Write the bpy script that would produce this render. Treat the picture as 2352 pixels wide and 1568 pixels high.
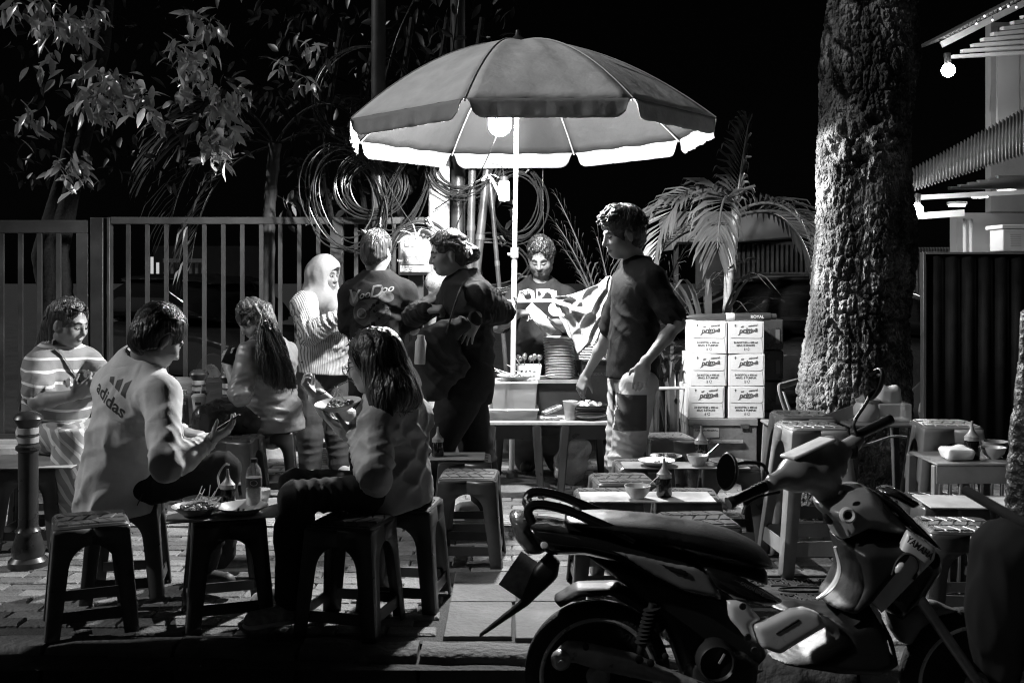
import bpy, bmesh, math, random
import numpy as np
from mathutils import Vector, Matrix
from mathutils.bvhtree import BVHTree

for _o in list(bpy.data.objects):
    bpy.data.objects.remove(_o)
SC = bpy.context.scene
COL = SC.collection
rnd = random.Random(7)

# ------------------------------------------------------------------ camera
FOC = 2450.0            # focal length in units of a 2352 pixel wide frame
HORIZON = 640.0
CAM_H = 1.4
cam_d = bpy.data.cameras.new('camera')
cam = bpy.data.objects.new('camera', cam_d)
COL.objects.link(cam)
cam.location = (0, 0, CAM_H)
cam.rotation_euler = (math.pi / 2, 0, 0)
cam_d.sensor_width = 36
cam_d.lens = 36 * FOC / 2352
cam_d.shift_y = -(784 - HORIZON) / 2352
cam_d.clip_start = 0.05
cam_d.clip_end = 400
cam_d.dof.use_dof = True
cam_d.dof.focus_distance = 6.0
cam_d.dof.aperture_fstop = 5.6
SC.camera = cam

# ------------------------------------------------------------------ world, sun, exposure
SUN_EL, SUN_AZ = math.radians(35.6), math.radians(-98.5)
world = bpy.data.worlds.new('World')
SC.world = world
world.use_nodes = True
wn = world.node_tree
sky = wn.nodes.new('ShaderNodeTexSky')
sky.sky_type = 'NISHITA'
sky.sun_disc = False
sky.sun_elevation = SUN_EL
sky.sun_rotation = SUN_AZ
bw = wn.nodes.new('ShaderNodeRGBToBW')
wn.links.new(sky.outputs[0], bw.inputs[0])
bg = wn.nodes['Background']
wn.links.new(bw.outputs[0], bg.inputs[0])
bg.inputs[1].default_value = 0.00022

sun_d = bpy.data.lights.new('sun', 'SUN')
sun_d.energy = 1.5
sun_d.angle = math.radians(0.6)
sun_d.color = (1, 1, 1)
sun = bpy.data.objects.new('sun', sun_d)
COL.objects.link(sun)
# light comes from above and camera-left (a dim street glow standing in for moonlight)
_sd = Vector((0.80, 0.12, -0.58)).normalized()
sun.rotation_euler = _sd.to_track_quat('-Z', 'Y').to_euler()

SC.view_settings.view_transform = 'Standard'
SC.view_settings.look = 'None'
SC.view_settings.exposure = 0.0
SC.view_settings.gamma = 1.0
SC.render.engine = 'CYCLES'
SC.cycles.use_denoising = True
try:
    SC.cycles.denoiser = 'OPENIMAGEDENOISE'
except Exception:
    pass
SC.cycles.sample_clamp_indirect = 3.0
SC.cycles.filter_width = 1.1
SC.cycles.max_bounces = 6
SC.cycles.transparent_max_bounces = 12

# ------------------------------------------------------------------ helpers
def W(px, py, d):
    "the world point that lies d metres deep at this place of the 2352 x 1568 frame"
    return Vector(((px - 1176) * d / FOC, d, CAM_H + (HORIZON - py) * d / FOC))
def X(px, d): return (px - 1176) * d / FOC
def Z(py, d): return CAM_H + (HORIZON - py) * d / FOC

MATS = {}
def M(name, v, rough=.6, metal=0.0, var=.18, vs=9, bump=0.0, bs=70, spec=.5, coat=0.0, trans=0.0, alpha=1.0, stretch=None, emit=0.0, detail=4, sss=0.0):
    if name in MATS:
        return MATS[name]
    m = bpy.data.materials.new(name)
    m.use_nodes = True
    nt = m.node_tree
    b = nt.nodes['Principled BSDF']
    b.inputs['Roughness'].default_value = rough
    b.inputs['Metallic'].default_value = metal
    b.inputs['Specular IOR Level'].default_value = spec
    b.inputs['Coat Weight'].default_value = coat
    b.inputs['Transmission Weight'].default_value = trans
    b.inputs['Alpha'].default_value = alpha
    b.inputs['Base Color'].default_value = (v, v, v, 1)
    if emit:
        b.inputs['Emission Color'].default_value = (1, 1, 1, 1)
        b.inputs['Emission Strength'].default_value = emit
    tc = nt.nodes.new('ShaderNodeTexCoord')
    mp = nt.nodes.new('ShaderNodeMapping')
    nt.links.new(tc.outputs['Object'], mp.inputs[0])
    if stretch:
        mp.inputs['Scale'].default_value = stretch
    if var:
        n = nt.nodes.new('ShaderNodeTexNoise')
        n.inputs['Scale'].default_value = vs
        n.inputs['Detail'].default_value = detail
        n.inputs['Roughness'].default_value = .6
        nt.links.new(mp.outputs[0], n.inputs['Vector'])
        r = nt.nodes.new('ShaderNodeMapRange')
        r.inputs[1].default_value = .3; r.inputs[2].default_value = .7
        r.inputs[3].default_value = v * (1 - var); r.inputs[4].default_value = min(1, v * (1 + var))
        nt.links.new(n.outputs[0], r.inputs[0])
        nt.links.new(r.outputs[0], b.inputs['Base Color'])
        r2 = nt.nodes.new('ShaderNodeMapRange')
        r2.inputs[1].default_value = .3; r2.inputs[2].default_value = .7
        r2.inputs[3].default_value = max(.02, rough - .1); r2.inputs[4].default_value = min(1, rough + .1)
        nt.links.new(n.outputs[0], r2.inputs[0])
        nt.links.new(r2.outputs[0], b.inputs['Roughness'])
    if bump:
        n2 = nt.nodes.new('ShaderNodeTexNoise')
        n2.inputs['Scale'].default_value = bs
        n2.inputs['Detail'].default_value = 3
        nt.links.new(mp.outputs[0], n2.inputs['Vector'])
        bp = nt.nodes.new('ShaderNodeBump')
        bp.inputs['Strength'].default_value = bump
        bp.inputs['Distance'].default_value = .02
        nt.links.new(n2.outputs[0], bp.inputs['Height'])
        nt.links.new(bp.outputs[0], b.inputs['Normal'])
    MATS[name] = m
    return m
def nodes_of(m):
    return m.node_tree, m.node_tree.nodes['Principled BSDF']

# parents: every object keeps its world matrix in WM so that parts can be written in world space
WM = {}
def link(o, parent=None, world=True):
    COL.objects.link(o)
    if parent is not None:
        o.parent = parent
        if world:
            o.matrix_parent_inverse = WM.get(parent.name, Matrix()).inverted()
            WM[o.name] = Matrix()
        else:
            WM[o.name] = WM.get(parent.name, Matrix()).copy()
    else:
        WM[o.name] = Matrix()
    return o
def thing(name, label, cat, loc=(0, 0, 0), group=None, rz=0.0):
    o = bpy.data.objects.new(name, None)
    o.empty_display_size = .1
    COL.objects.link(o)
    o.location = loc
    o.rotation_euler = (0, 0, rz)
    WM[o.name] = Matrix.Translation(Vector(loc)) @ Matrix.Rotation(rz, 4, 'Z')
    tag(o, label, cat, group)
    return o
def tag(o, label=None, cat=None, group=None, kind=None):
    if label: o['label'] = label
    if cat: o['category'] = cat
    if group: o['group'] = group
    if kind: o['kind'] = kind
    return o
def dup(root, loc, rz=0.0, label=None, group=None, scale=None):
    def cp(o, par):
        c = o.copy()
        COL.objects.link(c)
        if par is not None:
            c.parent = par
        for ch in [x for x in bpy.data.objects if x.parent == o]:
            cp(ch, c)
        return c
    r = cp(root, None)
    r.location = loc
    r.rotation_euler = (0, 0, rz)
    if scale: r.scale = scale
    WM[r.name] = Matrix.Translation(Vector(loc)) @ Matrix.Rotation(rz, 4, 'Z')
    if label: r['label'] = label
    if group: r['group'] = group
    return r

def mesh_obj(name, me, mat, parent=None, world=True):
    o = bpy.data.objects.new(name, me)
    if mat is not None and len(me.materials) == 0:
        for mm in (mat if isinstance(mat, (list, tuple)) else [mat]):
            me.materials.append(mm)
    return link(o, parent, world)

def frame_of(axis, ref=None):
    a = Vector(axis).normalized()
    r = Vector(ref) if ref is not None else (Vector((0, 0, 1)) if abs(a.z) < .9 else Vector((1, 0, 0)))
    u = r.cross(a)
    if u.length < 1e-5: u = Vector((0, 1, 0)).cross(a)
    u.normalize()
    return u, a.cross(u).normalized(), a

class MB:
    "collects shapes, then becomes ONE mesh object"
    def __init__(s): s.v = []; s.f = []; s.mi = []; s.cur = 0
    def add(s, vs, fs):
        o = len(s.v)
        s.v.extend([tuple(x) for x in vs])
        s.f.extend([tuple(i + o for i in f) for f in fs])
        s.mi.extend([s.cur] * len(fs))
        return s
    def box(s, c, size, rot=None, taper=1.0):
        hx, hy, hz = size[0] / 2, size[1] / 2, size[2] / 2
        vs = []
        for z in (-1, 1):
            t = taper if z > 0 else 1.0
            for (x, y) in ((-1, -1), (1, -1), (1, 1), (-1, 1)):
                p = Vector((x * hx * t, y * hy * t, z * hz))
                if rot is not None: p = rot @ p
                vs.append(p + Vector(c))
        return s.add(vs, [(3, 2, 1, 0), (4, 5, 6, 7), (0, 1, 5, 4), (1, 2, 6, 5), (2, 3, 7, 6), (3, 0, 4, 7)])
    def lohi(s, lo, hi):
        return s.box([(a + b) / 2 for a, b in zip(lo, hi)], [b - a for a, b in zip(lo, hi)])
    def bar(s, a, b, w, h, ref=None, w2=None, h2=None):
        a, b = Vector(a), Vector(b)
        u, v, n = frame_of(b - a, ref)
        w2 = w if w2 is None else w2; h2 = h if h2 is None else h2
        vs = []
        for p, ww, hh in ((a, w, h), (b, w2, h2)):
            for (x, y) in ((-1, -1), (1, -1), (1, 1), (-1, 1)):
                vs.append(p + u * x * ww / 2 + v * y * hh / 2)
        return s.add(vs, [(3, 2, 1, 0), (4, 5, 6, 7), (0, 1, 5, 4), (1, 2, 6, 5), (2, 3, 7, 6), (3, 0, 4, 7)])
    def tube(s, pts, r, n=8, closed=False, caps=True, ref=None):
        pts = [Vector(p) for p in pts]
        m = len(pts)
        vs = []; fs = []
        u = None
        for i, p in enumerate(pts):
            if closed: t = pts[(i + 1) % m] - pts[i - 1]
            else: t = pts[min(i + 1, m - 1)] - pts[max(i - 1, 0)]
            if t.length < 1e-9: t = Vector((0, 0, 1))
            t.normalize()
            if u is None: u = frame_of(t, ref)[0]
            else:
                u = (u - t * u.dot(t))
                if u.length < 1e-6: u = frame_of(t)[0]
                u.normalize()
            w = t.cross(u)
            rr = r[i] if isinstance(r, (list, tuple)) else r
            ru, rw = rr if isinstance(rr, (list, tuple)) else (rr, rr)
            for k in range(n):
                a = 2 * math.pi * k / n
                vs.append(p + u * math.cos(a) * ru + w * math.sin(a) * rw)
        for i in range(m if closed else m - 1):
            j = (i + 1) % m
            for k in range(n):
                k2 = (k + 1) % n
                fs.append((i * n + k, i * n + k2, j * n + k2, j * n + k))
        if caps and not closed:
            fs.append(tuple(range(n - 1, -1, -1)))
            fs.append(tuple((m - 1) * n + k for k in range(n)))
        return s.add(vs, fs)
    def cyl(s, a, b, r1, r2=None, n=16):
        return s.tube([a, b], [r1, r1 if r2 is None else r2], n)
    def lathe(s, prof, c=(0, 0, 0), n=24, axis=(0, 0, 1), ref=None):
        u, w, a = frame_of(axis, ref)
        c = Vector(c); vs = []; fs = []
        for (r, z) in prof:
            for k in range(n):
                t = 2 * math.pi * k / n
                vs.append(c + a * z + u * math.cos(t) * r + w * math.sin(t) * r)
        m = len(prof)
        for i in range(m - 1):
            for k in range(n):
                k2 = (k + 1) % n
                fs.append((i * n + k, i * n + k2, (i + 1) * n + k2, (i + 1) * n + k))
        if prof[0][0] > 1e-6: fs.append(tuple(range(n - 1, -1, -1)))
        if prof[-1][0] > 1e-6: fs.append(tuple((m - 1) * n + k for k in range(n)))
        return s.add(vs, fs)
    def prism(s, poly, vec):
        "poly: list of points, extruded by vec"
        vec = Vector(vec); m = len(poly)
        vs = [Vector(p) for p in poly] + [Vector(p) + vec for p in poly]
        fs = [tuple(range(m - 1, -1, -1)), tuple(range(m, 2 * m))]
        for i in range(m):
            j = (i + 1) % m
            fs.append((i, j, m + j, m + i))
        return s.add(vs, fs)
    def grid(s, fn, nu, nv):
        vs = [fn(i / nu, j / nv) for j in range(nv + 1) for i in range(nu + 1)]
        fs = [(j * (nu + 1) + i, j * (nu + 1) + i + 1, (j + 1) * (nu + 1) + i + 1, (j + 1) * (nu + 1) + i) for j in range(nv) for i in range(nu)]
        return s.add(vs, fs)
    def build(s, name, mat, parent=None, world=True, smooth=40, bev=0.0, seg=2, solid=0.0, fix=False):
        me = bpy.data.meshes.new(name)
        me.from_pydata(s.v, [], s.f)
        if isinstance(mat, (list, tuple)):
            for mm in mat: me.materials.append(mm)
            me.polygons.foreach_set('material_index', s.mi)
        if fix:
            bm = bmesh.new(); bm.from_mesh(me)
            bmesh.ops.recalc_face_normals(bm, faces=bm.faces)
            bm.to_mesh(me); bm.free()
        me.update()
        if smooth:
            me.polygons.foreach_set('use_smooth', [True] * len(me.polygons))
            if smooth < 180: me.set_sharp_from_angle(angle=math.radians(smooth))
        o = mesh_obj(name, me, None if isinstance(mat, (list, tuple)) else mat, parent, world)
        if solid:
            md = o.modifiers.new('solid', 'SOLIDIFY'); md.thickness = solid; md.offset = 0
        if bev:
            md = o.modifiers.new('bevel', 'BEVEL'); md.width = bev; md.segments = seg
            md.limit_method = 'ANGLE'; md.angle_limit = math.radians(50)
        return o

def crv(pts, n=12):
    "Catmull-Rom through points"
    P = [Vector(p) for p in pts]
    P = [P[0] * 2 - P[1]] + P + [P[-1] * 2 - P[-2]]
    out = []
    for i in range(1, len(P) - 2):
        for k in range(n):
            t = k / n
            a, b, c, d = P[i - 1], P[i], P[i + 1], P[i + 2]
            out.append(.5 * ((2 * b) + (c - a) * t + (2 * a - 5 * b + 4 * c - d) * t * t + (3 * b - a - 3 * c + d) * t ** 3))
    out.append(P[-2])
    return out

# ---- lettering: a font curve turned into a thin mesh
def text_mesh(txt, size=1.0, bold=0.0, shear=0.0, extrude=.0005, align='CENTER', space=1.0):
    cu = bpy.data.curves.new('lettering', 'FONT')
    cu.body = txt; cu.size = size; cu.offset = bold; cu.shear = shear
    cu.align_x = align; cu.align_y = 'CENTER'; cu.extrude = extrude
    cu.space_character = space; cu.resolution_u = 3
    o = bpy.data.objects.new('lettering', cu)
    me = bpy.data.meshes.new_from_object(o)
    bpy.data.objects.remove(o); bpy.data.curves.remove(cu)
    return me
def put_text(name, txt, c, size, mat, parent=None, right=(1, 0, 0), up=(0, 0, 1), bold=0.0, shear=0.0, sx=1.0, world=True, extrude=.0006, align='CENTER'):
    me = text_mesh(txt, 1.0, bold, shear, extrude / size, align)
    r = Vector(right).normalized(); u = Vector(up).normalized(); n = r.cross(u)
    m = Matrix((( r.x, u.x, n.x, c[0]), (r.y, u.y, n.y, c[1]), (r.z, u.z, n.z, c[2]), (0, 0, 0, 1)))
    me.transform(m @ Matrix.Diagonal((size * sx, size, size, 1)))
    me.name = name
    return mesh_obj(name, me, mat, parent, world)

# ------------------------------------------------------------------ solid fields (distance grids turned into smooth meshes)
def vnoise(p, seed=0):
    "smooth value noise in [-1, 1] at points p (N, 3)"
    i = np.floor(p).astype(np.int64); f = p - i
    f = f * f * (3 - 2 * f)
    def h(a, b, c):
        n = (a * 374761393 + b * 668265263 + c * 2147483647 + seed * 974711) & 0x7fffffff
        n = ((n ^ (n >> 13)) * 1274126177) & 0x7fffffff
        n = (n ^ (n >> 16)) & 0xffff
        return n / 32767.5 - 1
    x, y, z = i[:, 0], i[:, 1], i[:, 2]
    fx, fy, fz = f[:, 0], f[:, 1], f[:, 2]
    c00 = h(x, y, z) * (1 - fx) + h(x + 1, y, z) * fx
    c10 = h(x, y + 1, z) * (1 - fx) + h(x + 1, y + 1, z) * fx
    c01 = h(x, y, z + 1) * (1 - fx) + h(x + 1, y, z + 1) * fx
    c11 = h(x, y + 1, z + 1) * (1 - fx) + h(x + 1, y + 1, z + 1) * fx
    return (c00 * (1 - fy) + c10 * fy) * (1 - fz) + (c01 * (1 - fy) + c11 * fy) * fz

class SDF:
    def __init__(s, lo, hi, h):
        s.h = h
        s.lo = np.array(lo, float)
        s.n = np.ceil((np.array(hi, float) - s.lo) / h).astype(int) + 1
        s.d = np.full(s.n, .5, np.float32)
    def sub(s, lo, hi, m):
        i0 = np.clip(np.floor((np.array(lo) - m - s.lo) / s.h).astype(int), 0, s.n)
        i1 = np.clip(np.ceil((np.array(hi) + m - s.lo) / s.h).astype(int) + 1, 0, s.n)
        if np.any(i1 <= i0): return None, None
        ax = [(s.lo[k] + np.arange(i0[k], i1[k]) * s.h).astype(np.float32) for k in range(3)]
        sl = tuple(slice(i0[k], i1[k]) for k in range(3))
        return sl, (ax[0][:, None, None], ax[1][None, :, None], ax[2][None, None, :])
    def comb(s, sl, d, k, op):
        a = s.d[sl]
        if op == 'u':
            hh = np.maximum(k - np.abs(a - d), 0) / max(k, 1e-6)
            s.d[sl] = np.minimum(a, d) - hh * hh * k * .25
        elif op == 's':
            hh = np.maximum(k - np.abs(a + d), 0) / max(k, 1e-6)
            s.d[sl] = np.maximum(a, -d) + hh * hh * k * .25
    def cone(s, a, b, r1, r2=None, k=.02, flat=None, op='u'):
        r2 = r1 if r2 is None else r2
        a = np.array(a, float); b = np.array(b, float)
        rm = max(r1, r2)
        sl, q = s.sub(np.minimum(a, b) - rm, np.maximum(a, b) + rm, k + 3 * s.h)
        if sl is None: return s
        ab = b - a; L = max(float(ab @ ab), 1e-9)
        p = [q[i] - a[i] for i in range(3)]
        t = np.clip((p[0] * ab[0] + p[1] * ab[1] + p[2] * ab[2]) / L, 0, 1)
        e = [p[i] - t * ab[i] for i in range(3)]
        if flat is not None:
            ax = np.array(flat[0], float); ax = ax / np.linalg.norm(ax); g = 1 / flat[1] - 1
            dt = e[0] * ax[0] + e[1] * ax[1] + e[2] * ax[2]
            e = [e[i] + dt * ax[i] * g for i in range(3)]
        d = np.sqrt(e[0] ** 2 + e[1] ** 2 + e[2] ** 2) - (r1 + (r2 - r1) * t)
        s.comb(sl, d.astype(np.float32), k, op)
        return s
    def ell(s, c, r, R=None, k=.02, op='u'):
        c = np.array(c, float); r = np.array(r, float); rm = r.max()
        sl, q = s.sub(c - rm, c + rm, k + 3 * s.h)
        if sl is None: return s
        p = [q[i] - c[i] for i in range(3)]
        if R is not None:
            R = np.array(R, float)
            p = [p[0] * R[0, j] + p[1] * R[1, j] + p[2] * R[2, j] for j in range(3)]
        k0 = np.sqrt((p[0] / r[0]) ** 2 + (p[1] / r[1]) ** 2 + (p[2] / r[2]) ** 2)
        k1 = np.sqrt((p[0] / r[0] ** 2) ** 2 + (p[1] / r[1] ** 2) ** 2 + (p[2] / r[2] ** 2) ** 2) + 1e-6
        d = k0 * (k0 - 1) / k1
        s.comb(sl, d.astype(np.float32), k, op)
        return s
    def box(s, c, half, R=None, rad=.01, k=.02, op='u'):
        c = np.array(c, float); hf = np.array(half, float); rm = np.linalg.norm(hf)
        sl, q = s.sub(c - rm, c + rm, k + 3 * s.h)
        if sl is None: return s
        p = [q[i] - c[i] for i in range(3)]
        if R is not None:
            R = np.array(R, float)
            p = [p[0] * R[0, j] + p[1] * R[1, j] + p[2] * R[2, j] for j in range(3)]
        e = [np.abs(p[i]) - (hf[i] - rad) for i in range(3)]
        out = np.sqrt(np.maximum(e[0], 0) ** 2 + np.maximum(e[1], 0) ** 2 + np.maximum(e[2], 0) ** 2)
        d = out + np.minimum(np.maximum(np.maximum(e[0], e[1]), e[2]), 0) - rad
        s.comb(sl, d.astype(np.float32), k, op)
        return s
    def plane(s, p, n, k=.0):
        "keeps the side the normal points away from"
        n = np.array(n, float); n /= np.linalg.norm(n)
        q = [(s.lo[i] + np.arange(s.n[i]) * s.h).astype(np.float32) for i in range(3)]
        d = ((q[0] - p[0]) * n[0])[:, None, None] + ((q[1] - p[1]) * n[1])[None, :, None] + ((q[2] - p[2]) * n[2])[None, None, :]
        s.d = np.maximum(s.d, d.astype(np.float32))
        return s
    def warp(s, fn, band=.03):
        "adds fn(points) to the field near its surface"
        idx = np.nonzero(np.abs(s.d) < band)
        p = np.stack([s.lo[k] + idx[k] * s.h for k in range(3)], 1)
        s.d[idx] += fn(p).astype(np.float32)
        return s
    def arrays(s):
        d = s.d
        d[0, :, :] = d[-1, :, :] = .1; d[:, 0, :] = d[:, -1, :] = .1; d[:, :, 0] = d[:, :, -1] = .1
        ins = d < 0
        nx, ny, nz = d.shape
        cs = np.zeros((nx - 1, ny - 1, nz - 1), np.int8)
        for dx in (0, 1):
            for dy in (0, 1):
                for dz in (0, 1):
                    cs += ins[dx:nx - 1 + dx, dy:ny - 1 + dy, dz:nz - 1 + dz]
        ci = np.nonzero((cs > 0) & (cs < 8))
        N = len(ci[0])
        vid = np.full(cs.shape, -1, np.int64)
        vid[ci] = np.arange(N)
        acc = np.zeros((N, 3)); cnt = np.zeros(N)
        C = [(x, y, z) for x in (0, 1) for y in (0, 1) for z in (0, 1)]
        for a in C:
            for axis in range(3):
                if a[axis] == 1: continue
                b = list(a); b[axis] = 1
                da = d[ci[0] + a[0], ci[1] + a[1], ci[2] + a[2]]
                db = d[ci[0] + b[0], ci[1] + b[1], ci[2] + b[2]]
                m = (da < 0) != (db < 0)
                t = np.where(m, da / np.where(m, da - db, 1), 0)
                for k in range(3):
                    val = a[k] + (t if k == axis else 0)
                    acc[:, k] += np.where(m, val, 0)
                cnt += m
        v = acc / cnt[:, None]
        v = s.lo + (np.stack(ci, 1) + v) * s.h
        quads = []
        for axis in range(3):
            o1, o2 = [(1, 2), (2, 0), (0, 1)][axis]
            sl0 = [slice(1, -1)] * 3; sl1 = [slice(1, -1)] * 3
            sl0[axis] = slice(0, -1); sl1[axis] = slice(1, None)
            A = ins[tuple(sl0)]; B = ins[tuple(sl1)]
            e = np.nonzero(A != B)
            if len(e[0]) == 0: continue
            fl = A[e]
            base = [e[0] + 1, e[1] + 1, e[2] + 1]
            base[axis] = e[axis]
            def cell(d1, d2):
                ix = [b.copy() for b in base]
                ix[o1] = ix[o1] - d1; ix[o2] = ix[o2] - d2
                return vid[ix[0], ix[1], ix[2]]
            qd = np.stack([cell(1, 1), cell(0, 1), cell(0, 0), cell(1, 0)], 1)
            qd[~fl] = qd[~fl][:, ::-1]
            quads.append(qd)
        return v, np.concatenate(quads) if quads else np.zeros((0, 4), int)
    def build(s, name, mat, parent=None, world=True, relax=1, keep=True):
        v, q = s.arrays()
        for _ in range(relax):
            acc = np.zeros_like(v); cnt = np.zeros(len(v))
            for a, b in ((0, 1), (1, 2), (2, 3), (3, 0)):
                np.add.at(acc, q[:, a], v[q[:, b]]); np.add.at(cnt, q[:, a], 1)
            v = .5 * v + .5 * acc / np.maximum(cnt, 1)[:, None]
        return fast_mesh(name, v, q, mat, parent, world)
def fast_mesh(name, v, q, mat, parent=None, world=True):
    me = bpy.data.meshes.new(name)
    me.vertices.add(len(v)); me.vertices.foreach_set('co', np.asarray(v, np.float32).ravel())
    k = q.shape[1]
    me.loops.add(q.size); me.loops.foreach_set('vertex_index', q.ravel().astype(np.int32))
    me.polygons.add(len(q))
    me.polygons.foreach_set('loop_start', np.arange(0, q.size, k, dtype=np.int32))
    try: me.polygons.foreach_set('loop_total', np.full(len(q), k, np.int32))
    except Exception: pass
    me.polygons.foreach_set('use_smooth', np.ones(len(q), bool))
    me.update(calc_edges=True)
    return mesh_obj(name, me, mat, parent, world)

def pillow(name, poly, y0, width, mat, parent, r=.05, h=.008, power=.5, wfun=None, rot=0.0, cx=None, relax=1, extra=None):
    """a panel with the side outline poly [(x, z)], rounded across its width (along y): half width grows from the outline inwards"""
    P = np.array(poly, float)
    lo = P.min(0) - .02; hi = P.max(0) + .02
    xs = np.arange(lo[0], hi[0] + h, h); zs = np.arange(lo[1], hi[1] + h, h)
    gx, gz = np.meshgrid(xs, zs, indexing='ij')
    dist = np.full(gx.shape, 1e9); ins = np.zeros(gx.shape, bool)
    m = len(P)
    for i in range(m):
        a, b = P[i], P[(i + 1) % m]
        e = b - a; L = e @ e + 1e-12
        t = np.clip(((gx - a[0]) * e[0] + (gz - a[1]) * e[1]) / L, 0, 1)
        dist = np.minimum(dist, np.hypot(gx - a[0] - t * e[0], gz - a[1] - t * e[1]))
        c = (a[1] > gz) != (b[1] > gz)
        xi = a[0] + (gz - a[1]) / np.where(abs(b[1] - a[1]) < 1e-9, 1e-9, b[1] - a[1]) * e[0]
        ins ^= c & (gx < xi)
    sd = np.where(ins, -dist, dist)
    hw = width / 2 * (1 if wfun is None else wfun(gx, gz))
    q = np.clip(-sd / r, 0, 1)
    prof = np.power(np.maximum(1 - (1 - q) ** 2, 0), power)
    W2 = hw * prof
    ymax = float(np.max(hw)) + .02
    ny = int(2 * ymax / h) + 2
    ys = np.linspace(-ymax, ymax, ny)
    F = SDF((lo[0], -ymax, lo[1]), (hi[0], ymax, hi[1]), h)
    F.n = np.array([len(xs), ny, len(zs)])
    yv = -ymax + np.arange(ny) * h
    F.d = np.maximum(sd[:, None, :], np.abs(yv)[None, :, None] - W2[:, None, :]).astype(np.float32)
    if extra: extra(F)
    v, qd = F.arrays()
    for _ in range(relax):
        acc = np.zeros_like(v); cnt = np.zeros(len(v))
        for a, b in ((0, 1), (1, 2), (2, 3), (3, 0)):
            np.add.at(acc, qd[:, a], v[qd[:, b]]); np.add.at(cnt, qd[:, a], 1)
        v = .5 * v + .5 * acc / np.maximum(cnt, 1)[:, None]
    v[:, 1] += y0
    return fast_mesh(name, v, qd, mat, parent)
# ================================================================== materials
m_brick = M('paver_brick', .23, .8, var=.35, vs=5, bump=.5, bs=55)
m_brick2 = M('paver_brick_dark', .13, .82, var=.3, vs=6, bump=.5, bs=50)
m_joint = M('joint_sand', .07, .95, var=.3, vs=20, bump=.4, bs=120)
m_conc = M('worn_concrete', .15, .78, var=.55, vs=3.5, bump=.35, bs=40, detail=8)
m_kerb = M('kerb_concrete', .13, .8, var=.4, vs=4, bump=.6, bs=30, detail=8)
m_asph = M('asphalt', .045, .85, var=.3, vs=8, bump=.6, bs=150)
m_soil = M('dark_soil', .05, .95, var=.4, vs=2, bump=.6, bs=40)
m_tact = M('tactile_tile', .34, .7, var=.3, vs=7, bump=.3, bs=60)
m_iron = M('cast_iron', .10, .45, .6, var=.4, vs=9, bump=.3, bs=60)
m_steel = M('painted_steel', .055, .38, var=.35, vs=3, bump=.1, bs=40, detail=7)
m_steel_d = M('dark_steel', .035, .4, var=.3, vs=4, bump=.1, bs=40)
m_bark = M('bark', .12, .85, var=.8, vs=11, bump=.9, bs=45, stretch=(1, 1, .55), detail=8)
m_leaf_lit = M('leaf', .5, .24, var=.35, vs=3, spec=.8)  # pale copy for the sprays: the light on them is put into the colour
m_leaf_d = M('leaf_unlit', .012, .4, var=.35, vs=3, spec=.5)  # near-black copy for the other leaves: shade put into the colour
m_palm = M('palm_leaf', .075, .35, var=.3, vs=4, spec=.5)
m_palmtrunk = M('palm_stem', .42, .6, var=.3, vs=6, bump=.3, bs=30, stretch=(1, 1, 4))
m_cable = M('cable_black', .018, .32, var=.1, spec=.6)
m_white = M('white_paint', .6, .55, var=.08, vs=5)
m_wallgrey = M('grey_wall', .22, .8, var=.2, vs=2, bump=.2, bs=30)
m_galv = M('corrugated_metal', .10, .42, .3, var=.3, vs=2.5, stretch=(1, 1, .2))
m_dark = M('near_black', .012, .6, var=.2)
m_plastic_d = M('dark_plastic', .03, .35, var=.25, vs=6, spec=.5)

def lamp_mat(name, e):
    m = bpy.data.materials.new(name); m.use_nodes = True
    nt = m.node_tree; nt.nodes.clear()
    o = nt.nodes.new('ShaderNodeOutputMaterial'); em = nt.nodes.new('ShaderNodeEmission')
    em.inputs[1].default_value = e
    nt.links.new(em.outputs[0], o.inputs[0])
    MATS[name] = m
    return m

# ================================================================== ground
mb = MB(); mb.add([(-220, 3.9, -.03), (220, 3.9, -.03), (220, 300, -.03), (-220, 300, -.03)], [(0, 1, 2, 3)])
tag(mb.build('ground', m_soil, smooth=0), kind='structure')
KY = lambda x: 3.95 - .06 * x          # street edge of the kerb
mb = MB(); mb.add([(-220, -60, -.19), (220, -60, -.19), (220, KY(220) if 0 else 4.6, -.19), (-220, 4.6, -.19)], [(0, 1, 2, 3)])
tag(mb.build('road', m_asph, smooth=0), kind='structure')

# pavement: a mortar bed with bricks, slabs and tiles laid into it
mb = MB()
mb.add([(-9, KY(-9) + .16, -.012), (9, KY(9) + .16, -.012), (9, 8.75, -.012), (-9, 8.75, -.012), (-9, KY(-9) + .16, -.19), (9, KY(9) + .16, -.19)],
       [(0, 1, 2, 3), (4, 5, 1, 0)])
pav = mb.build('pavement', m_joint, smooth=0)
tag(pav, kind='structure')

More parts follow.
